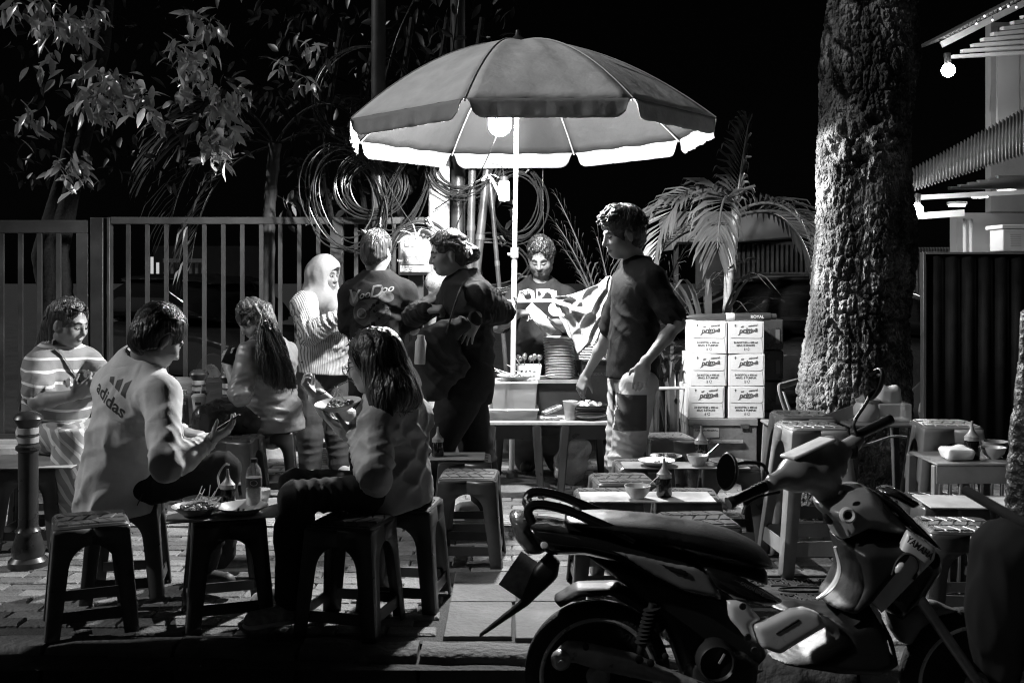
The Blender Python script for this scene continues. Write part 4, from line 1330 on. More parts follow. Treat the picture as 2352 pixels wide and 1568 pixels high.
# strainer on its hook
t = thing('steel_strainer', 'round perforated metal strainer hanging below the meter box', 'strainer', W(1000, 650, 7.5))
mb = MB(); c = W(1000, 648, 7.5); mb.lathe([(.075, 0), (.07, .03), (.05, .055), (.02, .068), (0, .07)], c, 24, (-.3, -.9, .3)); mb.build('bowl', M('strainer_metal', .5, .3, .7, var=.3, vs=30), t, solid=.002)
mb = MB()
for i in range(5):
    for k in range(6 + 2 * i):
        pass
mb.tube([c + Vector((.06, .02, .05)), c + Vector((.16, .05, .16))], .006, 6); mb.build('handle', m_steel, t)

# ================================================================== the stall
m_plas_t = M('clear_plastic', .85, .12, var=0, spec=.5)
def clear_mat(name, v, mixf, rough=.15):
    m = bpy.data.materials.new(name); m.use_nodes = True; nt = m.node_tree
    b = nt.nodes['Principled BSDF']; b.inputs['Base Color'].default_value = (v, v, v, 1); b.inputs['Roughness'].default_value = rough
    out = [n for n in nt.nodes if n.type == 'OUTPUT_MATERIAL'][0]
    t = nt.nodes.new('ShaderNodeBsdfTransparent'); mx = nt.nodes.new('ShaderNodeMixShader'); mx.inputs[0].default_value = mixf
    nt.links.new(t.outputs[0], mx.inputs[1]); nt.links.new(b.outputs[0], mx.inputs[2]); nt.links.new(mx.outputs[0], out.inputs[0])
    MATS[name] = m
    return m
m_clear = clear_mat('tub_plastic', .8, .38)
m_clearb = clear_mat('bottle_plastic', .8, .22, .08)
m_tabtop = M('stall_board', .45, .55, var=.45, vs=6, detail=8, bump=.15, bs=30)
m_wood = M('stall_wood', .32, .65, var=.35, vs=5, stretch=(1, 4, 4), bump=.3, bs=30)
m_crate = M('crate_black', .02, .5, var=.3)
ST = 0.4885
st = thing('stall_table', 'low food stall table with worn board top under the parasol', 'table', (X(1260, 7.128), 7.128, 0))
mb = MB(); mb.lohi((X(1112, 6.804), 6.804, ST - .022), (X(1425, 6.804), 7.538, ST)); mb.build('top_board', m_tabtop, st, bev=.003)
for (px, yy) in ((1130, 6.847), (1232, 6.847), (1298, 6.847), (1412, 6.847), (1150, 7.474), (1390, 7.474)):
    mb = MB(); x = X(px, 6.847); sl = (-.03 if px in (1130, 1298, 1150) else .03)
    mb.bar((x, yy, ST - .0225), (x + sl, yy - (.02 if yy < 7.020 else -.02), 0), .085, .06, None, .055, .045); mb.build('leg', m_plastic_d, st, bev=.01)
mb = MB(); mb.lohi((X(1135, 6.847), 6.863, ST - .12), (X(1228, 6.847), 6.880, ST - .0225)); mb.build('apron', m_plastic_d, st)
mb = MB(); mb.lohi((X(1303, 6.847), 6.863, ST - .12), (X(1408, 6.847), 6.880, ST - .0225)); mb.build('apron', m_plastic_d, st)

def tub(label, x0, x1, y0, y1, z0, z1, lidz, contents):
    t = thing('plastic_tub', label, 'tub', ((x0 + x1) / 2, (y0 + y1) / 2, z0), 'clear food tubs on the stall')
    def ring(ins, z): return [(x0 + ins, y0 + ins, z), (x1 - ins, y0 + ins, z), (x1 - ins, y1 - ins, z), (x0 + ins, y1 - ins, z)]
    mb = MB(); vs = ring(.012, z0) + ring(0, z1)
    mb.add(vs, [(3, 2, 1, 0)] + [(k, (k + 1) % 4, 4 + (k + 1) % 4, 4 + k) for k in range(4)]); mb.build('walls', m_clear, t, solid=.003, bev=.01)
    mb = MB(); mb.lohi((x0 - .008, y0 - .008, z1 + .001), (x1 + .008, y1 + .008, z1 + lidz)); mb.build('lid', clear_mat('lid_plastic', .8, .6) if 'lid_plastic' not in MATS else MATS['lid_plastic'], t, bev=.006)
    for (ia, zb, zt, mt) in contents:
        mb = MB()
        def top(u, v, zt=zt): return Vector((x0 + .02 + (x1 - x0 - .04) * u, y0 + .02 + (y1 - y0 - .04) * v, zt + .015 * math.sin(9 * u + 4 * v) + .01 * math.sin(17 * v + 5 * u)))
        mb.grid(top, 10, 8); n = len(mb.v)
        mb.add([(x0 + .02, y0 + .02, zt), (x1 - .02, y0 + .02, zt), (x1 - .02, y0 + .02, zb), (x0 + .02, y0 + .02, zb), (x1 - .02, y1 - .02, zt), (x1 - .02, y1 - .02, zb), (x0 + .02, y1 - .02, zt), (x0 + .02, y1 - .02, zb)],
               [(0, 3, 2, 1), (1, 2, 5, 4), (0, 6, 7, 3)])
        mb.build(ia, mt, t, smooth=60)
    return t
m_food_d = M('dark_food', .08, .5, var=.6, vs=30, bump=.6, bs=50)
m_food_l = M('pale_food', .62, .6, var=.35, vs=35, bump=.6, bs=50)
dd = 6.890
tub('shallow clear tub at the bottom of the tub stack', X(1122, dd), X(1235, dd), 6.847, 7.150, ST + .001, ST + .062, .012, [('food', ST + .008, ST + .05, m_food_d)])
tub('deep clear tub under the skewer plate', X(1128, dd), X(1233, dd), 6.853, 7.144, ST + .077, ST + .235, .013, [('food', ST + .085, ST + .12, m_food_d), ('paper', ST + .126, ST + .165, m_paper)])
# plates, basins, cups
def plate_prof(r, h, th=.003): return [(0, .002), (r * .55, .002), (r * .72, h * .45), (r, h), (r, h + th), (r * .72, h * .45 + th), (r * .55, .002 + th), (0, .002 + th)]
m_plate = M('plate_white', .6, .3, var=.06); m_plate_d = M('plate_dark', .10, .35, var=.2)
def plate(label, c, r, h=.022, mat=None, group=None, name='plate', food=None, seed=0, rot=None):
    t = thing(name, label, 'plate', c, group)
    mb = MB(); mb.lathe(plate_prof(r, h), (0, 0, 0), 28); mb.build('dish', mat or m_plate, t, world=False)
    if food:
        r_ = random.Random(seed)
        for (nm, n, sz, mt, hh) in food:
            mb = MB()
            for k in range(n):
                a, q_ = r_.uniform(0, 6.782), r * .6 * math.sqrt(r_.random())
                p = Vector((q_ * math.cos(a), q_ * math.sin(a), .012 + hh * (1 - q_ / r) * r_.uniform(.4, 1)))
                if nm == 'sticks' or nm == 'skewers':
                    dv = Vector((r_.gauss(0, .5), r_.gauss(0, .5), r_.uniform(.5, 1) if nm == 'sticks' else .12)).normalized()
                    mb.tube([p, p + dv * sz], .002, 5)
                else:
                    s = sz * r_.uniform(.6, 1.2)
                    mb.lathe([(0, -s * .6), (s * .8, -s * .35), (s, 0), (s * .7, s * .4), (0, s * .55)], p, 7, (r_.gauss(0, .5), r_.gauss(0, .5), 1))
            mb.build(nm, mt, t, world=False, smooth=60)['kind'] = 'stuff'
    return t
# tall stack of plates
sc_ = thing('black_crate', 'black crate holding up the plate stack', 'crate', (X(1283, 7.290), 7.290, ST))
mb = MB(); mb.lohi((X(1234, 7.128), 7.128, ST + .001), (X(1338, 7.128), 7.517, 0.7034)); mb.build('body', m_crate, sc_, bev=.006)
mb = MB(); mb.lohi((X(1228, 7.128), 7.106, 0.7039), (X(1334, 7.128), 7.506, 0.7142)); mb.lohi((X(1228, 7.128), 7.106, 0.7144), (X(1334, 7.128), 7.119, 0.7282)); mb.build('tray', M('tray_metal', .4, .35, .4), sc_)
p0 = None
for k in range(26):
    lab = 'white plate in the tall stack on the black crate'
    c = (X(1285, 7.258) + .0022 * (13 - k) * .25 + rnd.gauss(0, .0015), 7.279 + rnd.gauss(0, .0015), 0.7164 + k * .0106)
    if p0 is None: p0 = plate(lab, c, .103, .02, group='plates in the tall stack')
    else: dup(p0, c, rnd.uniform(0, 6), lab, 'plates in the tall stack')
# cutlery basket
t = thing('cutlery_basket', 'perforated basket full of spoons and forks beside the pole', 'basket', (X(1213, 7.236), 7.236, 0.7142))
x0, x1, y0, y1, z0, z1 = X(1186, 7.236), X(1243, 7.236), 7.150, 7.301, 0.7147, 0.8190
mb = MB(); vs = [(x0 + .015, y0 + .01, z0), (x1 - .015, y0 + .01, z0), (x1 - .015, y1 - .01, z0), (x0 + .015, y1 - .01, z0), (x0, y0, z1), (x1, y0, z1), (x1, y1, z1), (x0, y1, z1)]
mb.add(vs, [(3, 2, 1, 0)] + [(k, (k + 1) % 4, 4 + (k + 1) % 4, 4 + k) for k in range(4)]); mb.build('walls', M('basket_plastic', .5, .5, var=.1), t, solid=.004)
for i in range(4):
    for j in range(2):
        mb = MB(); mb.box((x0 + .035 + i * .028, y0 + .004 - .002, z0 + .045 + j * .024), (.014, .006, .008)); mb.build('slot', m_dark, t)
m_spoon = M('cutlery_steel', .7, .2, .9, var=.05)
for i in range(10):
    cx = x0 + .02 + (x1 - x0 - .04) * (i % 5) / 4; cy = y0 + .04 + .05 * (i // 5); le = rnd.uniform(.03, .055)
    s = MB(); tip = Vector((cx + rnd.gauss(0, .006), cy, z1 + le))
    s.tube([(cx, cy, z0 + .01), tip], .003, 6)
    s.lathe([(0, 0), (.014, .008), (.019, .022), (.016, .036), (0, .045)], tip - Vector((0, 0, .012)), 10, (rnd.gauss(0, .2), rnd.gauss(-.2, .1), 1))
    tag(s.build('spoon', m_spoon, smooth=60), 'steel spoon standing bowl up in the cutlery basket', 'spoon', 'spoons in the basket')
# skewer plate
sk = plate('plate heaped with satay skewers on top of the tub stack', (X(1185, 6.977), 6.977, ST + .2505), .125, .03, M('plate_pattern', .6, .4, var=.5, vs=30), food=[('meat', 26, .014, m_food_d, .02), ('skewers', 16, .19, M('bamboo', .7, .6), .03)], seed=3)
# snack packs
for i, (px, py, rz) in enumerate(((1262, 948, .5), (1268, 935, .62))):
    t = thing('snack_pack', ['torn foil snack pack lying on the stall board', 'foil snack pack tilted on top of the torn pack'][i], 'pack', W(px, 950, 6.869), 'snack packs on the stall')
    R = Matrix.Rotation(-.35 if i else .0, 3, 'Y') @ Matrix.Rotation(rz * .4, 3, 'Z')
    mb = MB(); mb.box(Vector((X(px, 6.890), 6.880 + .05 * i, ST + .014 + i * .045)), (.135, .07, .024 if i == 0 else .03), R); mb.build('wrapper', M('foil', .5, .25, .3, var=.7, vs=40, bump=.5, bs=60), t, bev=.008)
    mb = MB(); mb.box(Vector((X(px, 6.890), 6.880 + .05 * i, ST + .0295 + i * .049)), (.09, .05, .003), R); mb.build('label', M('pack_label', .1, .4, var=.4, vs=50), t)
def cup(label, c, r0, r1, h, fill, mat=None, name='plastic_cup', group=None):
    t = thing(name, label, 'cup', c, group)
    mb = MB(); mb.lathe([(r0, 0), (r1, h), (r1 + .003, h + .003)], c, 22); mb.build('wall', mat or m_clear, t, solid=.0015)
    if fill:
        mb = MB(); rf = r0 + (r1 - r0) * fill; mb.lathe([(0, .002), (r0 - .003, .002), (rf - .003, h * fill), (0, h * fill)], c, 20); mb.build('drink', M('milky_drink', .6, .3), t)
    return t
cup('clear plastic cup half filled with milky drink beside the used plates', (X(1310, 6.869), 6.890, ST + .001), .034, .047, .118, .45)
# used plates with scraps
for k in range(7):
    c = (X(1352, 6.934) + rnd.gauss(0, .004), 6.934 + rnd.gauss(0, .004), ST + .001 + k * .0105)
    plate('dark used plate in the low stack by the milky cup' if k < 6 else 'topmost used plate heaped with paper scraps', c, .12, .03, m_plate_d if k else m_plate, None if k == 6 else 'used plates in the low stack', food=None if k < 6 else [('scraps', 30, .02, m_paper, .05), ('leftovers', 14, .018, m_food_l, .03)], seed=k)
# cardboard and steel cases behind
t = thing('steel_case', 'dented steel case behind the used plates', 'case', (X(1372, 7.344), 7.398, ST))
mb = MB(); mb.lohi((X(1338, 7.290), 7.258, ST + .001), (X(1425, 7.290), 7.528, 0.8168)); mb.build('body', M('case_grey', .16, .5, var=.4, vs=7), t, bev=.004)
mb = MB(); mb.lohi((X(1336, 7.290), 7.247, 0.8173), (X(1427, 7.290), 7.533, 0.8438)); mb.build('lid', m_plastic_d, t, bev=.003)
put_text('lettering', 'UNTUK KEDUA ORANG TUA', (X(1380, 7.290), 7.256, 0.7520), .024, M('faint_print', .4, .7), t)
mb = MB(); mb.lohi((X(1345, 7.290), 7.245, 0.7898), (X(1420, 7.290), 7.257, 0.8082)); mb.build('hinge_plate', m_galv, t)
# woven basket
wb = thing('woven_basket', 'woven rattan basket under the hanging towel', 'basket', (X(1362, 7.387), 7.387, 0.8449))
for j in range(15):
    mb = MB(); zz = 0.8492 + j * .0178; rr = .118 + .0022 * j
    pts = [(X(1362, 7.387) + rr * 1.05 * math.cos(a / 40 * 6.786), 7.387 + rr * .8 * math.sin(a / 40 * 6.786), zz + .0035 * math.sin(a / 40 * 6.786 * 20 + j * math.pi)) for a in range(40)]
    mb.tube(pts, (.0085 if j < 14 else .012), 6, closed=True); mb.build('weave_row', M('rattan', .42, .7, var=.4, vs=40), wb)
for j in range(20):
    a = j / 20 * 6.786
    mb = MB(); mb.tube([(X(1362, 7.387) + .113 * 1.05 * math.cos(a), 7.387 + .113 * .8 * math.sin(a), 0.8460), (X(1362, 7.387) + .142 * 1.05 * math.cos(a), 7.387 + .142 * .8 * math.sin(a), 1.0976)], .006, 5); mb.build('stake', M('rattan', .42), wb)
# rail, slanted post and towel
rl = thing('stall_rail', 'wooden rail tied across the parasol pole', 'rail', W(1230, 690, 7.042))
mb = MB(); mb.bar(W(1163, 692, 7.042), W(1400, 688, 7.042), .035, .022); mb.build('bar', m_wood, rl, bev=.002)
mb = MB(); mb.tube([W(1180, 682, 7.020), W(1188, 690, 7.009), W(1184, 702, 7.020), W(1178, 694, 7.085)], .004, 6, closed=True); mb.build('tie', m_cable, rl)
mb = MB(); mb.bar(W(1400, 690, 7.069), Vector((X(1330, 7.128), 7.193, ST + .01)), .028, .02); mb.build('slanted_post', m_wood, rl, bev=.002)
mb = MB(); mb.bar(W(1398, 640, 7.074), Vector((X(1402, 7.128), 7.193, ST + .01)), .028, .02); mb.build('post', m_wood, rl, bev=.002)
m_towel = fabric('towel_cloth', .34, .08, .06)
topc = crv([W(1266, 682, 6.998), W(1300, 678, 7.020), W(1335, 668, 7.020), W(1370, 652, 7.020), W(1396, 634, 7.020), W(1404, 640, 6.934), W(1414, 668, 6.869)], 5)
botc = crv([W(1270, 690, 6.966), W(1290, 738, 6.934), W(1310, 780, 6.912), W(1330, 808, 6.890), W(1356, 786, 6.869), W(1385, 765, 6.836), W(1412, 745, 6.826)], 5)
_twv = np.random.RandomState(8)
def tw(u, v):
    n = len(topc) - 1; f = u * n; i = min(int(f), n - 1)
    a = topc[i].lerp(topc[i + 1], f - i); b = botc[i].lerp(botc[i + 1], f - i)
    p = a.lerp(b, v)
    q1 = 1 - abs(math.sin(5.5 * v + 7 * u * u + .6 * math.sin(9 * u))); q2 = 1 - abs(math.sin(8 * v - 9 * u + 1.2)); q3 = 1 - abs(math.sin(16 * u + 5 * v))
    f1 = .085 * q1 ** 1.5 + .05 * q2 ** 2 + .03 * q3 ** 2
    return p + Vector((.012 * q2, .02 - f1 * min(1, 7 * u * (1.08 - u)) * (1 - .3 * v), -.02 * q3 * v))
mb = MB(); mb.grid(tw, 90, 70)
tw_o = mb.build('hanging_towel', m_towel, smooth=180, solid=.003)
tag(tw_o, 'crumpled white printed towel hanging from the stall rail', 'towel')
# goods under and behind the stall
t = thing('sachet_bundle', 'crumpled plastic bundle on the ground under the stall', 'bag', (X(1310, 7.290), 7.290, 0))
F = SDF((X(1285, 7.290) - .1, 7.020, -.02), (X(1285, 7.290) + .3, 7.560, .36), .012)
F.ell((X(1310, 7.290), 7.290, .13), (.12, .11, .14)); F.ell((X(1330, 7.290), 7.258, .24), (.08, .07, .08), k=.05)
F.warp(lambda p: vnoise(p * 17, 5) * .018 + np.abs(vnoise(p * 34, 6)) * .012); F.build('bag', M('shiny_bag', .4, .2, var=.3, bump=.4, bs=60), t)
# ================================================================== plastic stools
def make_stool(name, H, a, b, mat, rib_mat=None):
    t = thing(name, 'plain plastic stool near the stall', 'stool')
    hs = lambda z: b + (a - b) * z / H
    zs = H - .075; fil = min(.09, a * .6)
    lv = [0, .06 * H, .13 * H, .14 * H, .24 * H, .25 * H, .5 * H] + [zs - fil + fil * math.sin(i / 6 * math.pi / 2) for i in range(7)] + [H - .03, H - .012]
    def wd(z): return .072 - .018 * (1 - z / H)
    def g(z):
        op = hs(z) - wd(z)
        if z >= zs - 1e-6: return 0.0
        if z > zs - fil: 
            q_ = (z - (zs - fil)) / fil
            return op - (1 - math.sqrt(max(0, 1 - q_ * q_))) * fil * .95
        return op
    for k in range(4):
        R1 = Matrix.Rotation(k * math.pi / 2, 3, 'Z'); R2 = Matrix.Rotation((k + 1) * math.pi / 2, 3, 'Z')
        mb = MB(); vs = []; fs = []
        for z in lv:
            h_ = hs(z)
            vs += [R1 @ Vector((max(g(z), .0), -h_, z)), R1 @ Vector((h_ - .012, -h_, z)), R1 @ Vector((h_ - .003, -h_ + .003, z)), R2 @ Vector((-h_ + .012, -h_, z)), R2 @ Vector((-max(g(z), .0), -h_, z))]
        n = len(lv)
        for i in range(n - 1):
            for c in range(4):
                p = i * 5 + c
                fs.append((p, p + 1, p + 6, p + 5))
        mb.add(vs, fs); mb.build('leg', mat, t, world=False, smooth=35, solid=.007)
        z1, z2 = .14 * H, .24 * H
        mb = MB(); q1, q2 = hs(z1) - .009, hs(z2) - .009
        mb.add([R1 @ Vector(p) for p in ((-q1 + .03, -q1, z1), (q1 - .03, -q1, z1), (q2 - .03, -q2, z2), (-q2 + .03, -q2, z2))], [(0, 1, 2, 3)])
        mb.build('stretcher', mat, t, world=False, smooth=0, solid=.008)
    mb = MB()
    def rsq(h_, z, r=.03, n=5):
        out = []
        for (cx, cy, a0) in ((h_ - r, h_ - r, 0), (-h_ + r, h_ - r, 90), (-h_ + r, -h_ + r, 180), (h_ - r, -h_ + r, 270)):
            for i in range(n + 1):
                an = math.radians(a0 + 90 * i / n); out.append((cx + r * math.cos(an), cy + r * math.sin(an), z))
        return out
    r1 = rsq(a + .004, H - .02); r2 = rsq(a + .004, H - .008); r3 = rsq(a - .004, H); m = len(r1)
    mb.add(r1 + r2 + r3, [(i, (i + 1) % m, m + (i + 1) % m, m + i) for i in range(m)] + [(m + i, m + (i + 1) % m, 2 * m + (i + 1) % m, 2 * m + i) for i in range(m)] + [tuple(2 * m + i for i in range(m)), tuple(range(m - 1, -1, -1))])
    seat = mb.build('seat', mat, t, world=False, smooth=35)
    # raised slanted strips of the seat top
    w = (a * 2 - .03) / 3
    mb = MB()
    for j in range(3):
        y0 = -a + .015 + j * w
        for i in range(5):
            x0 = -a + .004 + i * (2 * a - .03) / 4.6
            sh = .03 * (1 if j % 2 else -1)
            pts = [(x0, y0 + .003), (x0 + .049, y0 + .003), (x0 + .049 + sh, y0 + w - .004), (x0 + sh, y0 + w - .004)]
            L = a - .012
            pts = [(max(-L, min(L, x)), y) for x, y in pts]
            if abs(pts[1][0] - pts[0][0]) < .012: continue
            lo_ = [(x, y, H + .0003) for x, y in pts]; cx = sum(p[0] for p in pts) / 4; cy = sum(p[1] for p in pts) / 4
            hi_ = [(x + (cx - x) * .14, y + (cy - y) * .14, H + .005) for x, y in pts]
            mb.add(lo_ + hi_, [(4, 5, 6, 7)] + [(k, (k + 1) % 4, 4 + (k + 1) % 4, 4 + k) for k in range(4)])
    mb.build('seat_relief', rib_mat or mat, seat, world=False, smooth=0)
    return t
m_st1 = M('stool_plastic', .085, .33, var=.35, vs=6, spec=.5, bump=.05, bs=80)
m_st2 = M('stool_plastic_dark', .045, .36, var=.3, vs=6, spec=.5)
m_st3 = M('stool_plastic_pale', .26, .38, var=.25, vs=6, spec=.5)
GS = 'plastic stools around the stall'
stoolA = make_stool('plastic_stool', .43, .138, .172, m_st1)
stoolB = make_stool('plastic_stool', .43, .138, .172, m_st2)
stoolC = make_stool('tall_plastic_stool', .69, .135, .21, m_st3)
_used = set()
def put(proto, px, d, rz, label, group=GS, z=0.0, x=None):
    loc = (X(px, d) if x is None else x, d, z)
    if proto.name not in _used:
        _used.add(proto.name); proto.location = loc; proto.rotation_euler = (0, 0, math.radians(rz)); proto['label'] = label; proto['group'] = group
        WM[proto.name] = Matrix.Translation(Vector(loc)) @ Matrix.Rotation(math.radians(rz), 4, 'Z')
        return proto
    return dup(proto, loc, math.radians(rz), label, group)
put(stoolA, 208, 4.33, 24, 'grey plastic stool empty in front of the adidas jacket by the kerb')
put(stoolB, 292, 4.76, 12, 'dark plastic stool the adidas jacketed man sits on')
put(stoolB, 522, 4.42, 20, 'dark plastic stool carrying the sheet with the water bottle')
put(stoolB, 806, 4.30, -14, 'dark plastic stool empty in front of the seated eating woman')
put(stoolB, 930, 4.64, -8, 'dark plastic stool the eating woman sits on')
put(stoolB, 1078, 5.32, -3, 'dark plastic stool with slatted top right of the eating woman')
put(stoolB, 1068, 5.80, 2, 'dark plastic stool under the small board behind the slatted stool')
put(stoolB, 540, 6.55, -6, 'dark plastic stool next to the ponytailed woman knees')
put(stoolB, 622, 6.93, 10, 'dark plastic stool the ponytailed woman sits on')
put(stoolB, 110, 6.02, 8, 'dark plastic stool the striped shirt woman sits on')
put(stoolB, 85, 5.62, 4, 'dark plastic stool under the board beside the front bollard')
put(stoolB, 425, 6.9, 5, 'dark plastic stool holding the paper cup and snack bag')
put(stoolA, 1476, 5.62, 3, 'plastic stool under the left end of the far bowl table')
put(stoolA, 1675, 5.62, -4, 'plastic stool under the right end of the far bowl table')
put(stoolA, 1428, 5.2, 5, 'empty plastic stool between the two bowl tables')
put(stoolA, 1396, 4.82, 2, 'plastic stool under the left end of the near bowl table')
put(stoolA, 1576, 4.82, -3, 'plastic stool under the right end of the near bowl table')
put(stoolA, 1602, 4.32, 6, 'empty plastic stool just behind the scooter seat')
put(stoolA, 1532, 6.6, 8, 'pale plastic stool empty behind the black shirted man')
put(stoolC, 1862, 5.2, 4, 'tall plastic stool standing empty before the big trunk', 'tall stools before the trunk')
put(stoolC, 1842, 5.62, 0, 'tall plastic stool tucked behind another tall stool at the trunk', 'tall stools before the trunk')
put(stoolC, 2172, 5.25, -6, 'tall plastic stool right of the tissue box table', 'tall stools before the trunk')
put(stoolA, 2165, 4.72, 3, 'plastic stool in the dark behind the scooter front')
put(stoolA, 2200, 4.22, -5, 'plastic stool half hidden by the dark motorcycle')

# boards used as table tops
m_board = M('table_sheet', .34, .42, var=.4, vs=4, detail=8, bump=.06, bs=30, spec=.5)
m_board_d = M('table_sheet_dark', .20, .35, var=.4, vs=4, detail=8, spec=.5)
def board(label, px, d, w, dp, z, rz=0, mat=None, th=.006):
    mb = MB(); mb.box((0, 0, 0), (w, dp, th))
    o = mb.build('table_board', mat or m_board, bev=.0015); o.location = (X(px, d), d, z + th / 2); o.rotation_euler = (0, 0, math.radians(rz))
    return tag(o, label, 'board', 'boards laid on stools as tables')
TZ = .4355
board('tilted sheet table top with plates and water bottle', 520, 4.44, .47, .38, TZ, 16)
board('grey board table top with a sauce bottle by the front bollard', 80, 5.62, .52, .42, TZ, 3)
board('small board on the stool behind the slatted stool', 1050, 5.78, .3, .24, TZ, 0)
board('long board table top with bowl and two plates before the stall', 1572, 5.50, .64, .20, TZ, 0, m_board_d)
board('worn board table top with bowl and sauce bottle behind the scooter', 1484, 4.70, .58, .22, TZ, 0, M('worn_sheet', .42, .4, var=.6, vs=5, detail=8))
board('board under the paper cup and snack bag', 428, 6.88, .4, .32, TZ, 4, m_board_d)
board('pale board table at the picture edge above the dark stool', 2255, 4.50, .5, .26, .455, -4, M('pale_sheet', .5, .5, var=.2))

# tall tissue table: tray table on slim legs
t = thing('tray_table', 'tall slim legged tray table with jar and tissue box', 'table', (X(2010, 5.6), 5.6, 0))
d = 5.5
mb = MB(); mb.lohi((X(1930, d), d - .16, .655), (X(2098, d), d + .16, .668)); mb.build('top', m_board_d, t, bev=.003)
mb = MB(); mb.bar((X(1922, d), d - .0, .72), (X(1931, d), d - .0, .662), .32, .006, (0, 1, 0)); mb.build('raised_edge', m_st3, t)
for (px, yy) in ((1945, -.13), (2075, -.13), (1945, .13), (2075, .13)):
    mb = MB(); mb.bar((X(px, d), d + yy, .654), (X(px, d) + (.03 if px > 2000 else -.03), d + yy * 1.2, 0), .05, .035, None, .035, .03); mb.build('leg', m_st1, t, bev=.006)
def jar(label, c, prof, mat, lidm, name='jar'):
    t = thing(name, label, 'jar', c); mb = MB(); mb.lathe(prof, c, 24); mb.build('body', mat, t)
    h = prof[-1][1]; r = prof[-1][0]
    mb = MB(); mb.lathe([(r + .006, h + .001), (r + .006, h + .012), (r * .5, h + .03), (.012, h + .034), (.012, h + .045), (0, h + .046)], c, 20); mb.build('lid', lidm, t)
    return t
jar('round ceramic jar with lid on the tray table', (X(1990, d), d - .02, .669), [(.05, 0), (.07, .03), (.072, .07), (.055, .1)], M('ceramic', .5, .3, var=.1), M('lid_steel', .5, .3, .6))
t = thing('tissue_box', 'tissue box in a clear wrapper on the tray table', 'tissue box', (X(2040, d), d, .669))
mb = MB(); mb.lohi((X(1992, d) + .03, d - .08, .6695), (X(2082, d), d + .08, .765)); mb.build('case', clear_mat('wrapper', .7, .55, .1), t, bev=.008)
F = SDF((X(2000, d), d - .12, .75), (X(2080, d) + .02, d + .12, .9), .006)
F.box((X(2038, d), d, .80), (.065, .05, .05), None, .03); F.warp(lambda p: vnoise(p * [30, 30, 8], 9) * .014); F.build('tissue', M('tissue_white', .8, .85, var=.03), t)

# slotted crate table at right with napkins
t = thing('slotted_side_table', 'pale slotted plastic side table with napkins bottle and bowl', 'table', (X(2210, 4.88), 4.88, 0))
d = 4.88; zt = .585
mb = MB(); mb.lohi((X(2118, d), d - .17, zt - .012), (X(2305, d), d + .17, zt)); mb.build('top', m_st3, t, bev=.006)
mb = MB(); mb.lohi((X(2118, d), d - .168, zt - .09), (X(2305, d), d - .16, zt - .0125)); mb.build('apron', m_st3, t)
for i in range(9):
    px = 2120 + i * 23
    mb = MB(); mb.bar((X(px, d) + .012, d - .163, zt - .0905), (X(px - 8, d) + .012, d - .175, .02), .018, .01); mb.build('slat', m_st3, t)
for (px, yy) in ((2122, .15), (2300, .15), (2124, -.14), (2298, -.14)):
    mb = MB(); mb.bar((X(px, d), d + yy, zt - .0125), (X(px, d) - .01, d + yy * 1.1, 0), .04, .04); mb.build('leg', m_st3, t, bev=.005)
t = thing('napkin_pack', 'open pack of white napkins on the slotted table', 'napkins', (X(2180, d), d - .06, zt))
F = SDF((X(2150, d), d - .16, zt - .01), (X(2225, d), d + .06, zt + .1), .006)
F.box((X(2185, d), d - .06, zt + .028), (.06, .06, .026), None, .012); F.warp(lambda p: vnoise(p * [25, 25, 45], 3) * .008); F.build('paper', M('tissue_white', .8, .85), t)

def sauce(label, c, s=1.0, body=None):
    t = thing('sauce_bottle', label, 'bottle', c, 'squeezy sauce bottles on the tables')
    mb = MB(); mb.lathe([(0, 0), (.029 * s, 0), (.033 * s, .008 * s), (.032 * s, .06 * s), (.029 * s, .078 * s)], c, 22); mb.build('body', body or M('dark_sauce', .008, .12, var=0, spec=.6), t)
    mb = MB(); mb.lathe([(.031 * s, .0782 * s), (.031 * s, .096 * s), (.026 * s, .1 * s), (.012 * s, .118 * s), (.0065 * s, .135 * s), (.0045 * s, .16 * s), (0, .161 * s)], c, 22); mb.build('cap', M('nozzle_cap', .30, .35, var=.1), t)
    return t
BT = TZ + .0065
sauce('dark sauce bottle on the board by the front bollard', (X(135, 5.55), 5.55, BT), .95)
sb = sauce('dark sauce bottle with drooping hook beside the water bottle', (X(523, 4.48), 4.48, BT), 1.0)
mb = MB(); c = Vector((X(523, 4.48), 4.48, BT)); mb.tube(crv([c + Vector((-.034, 0, .08)), c + Vector((-.04, 0, .13)), c + Vector((-.015, -.0, .175)), c + Vector((.006, 0, .178))], 5), .0045, 6); mb.build('hook', m_white, sb)
sauce('dark sauce bottle on the small board behind the slatted stool', (X(1006, 5.78), 5.76, BT), 1.0)
sauce('dark sauce bottle at the back of the far bowl table', (X(1611, 5.65), 5.65, TZ + .002), 1.15)
sauce('dark sauce bottle beside the bowl on the near table', (X(1527, 4.68), 4.70, BT), 1.05)
sauce('dark sauce bottle on the pale slotted table', (X(2228, 4.86), 4.84, zt + .0005), 1.05)
m_bowl = M('bowl_ceramic', .62, .25, var=.08)
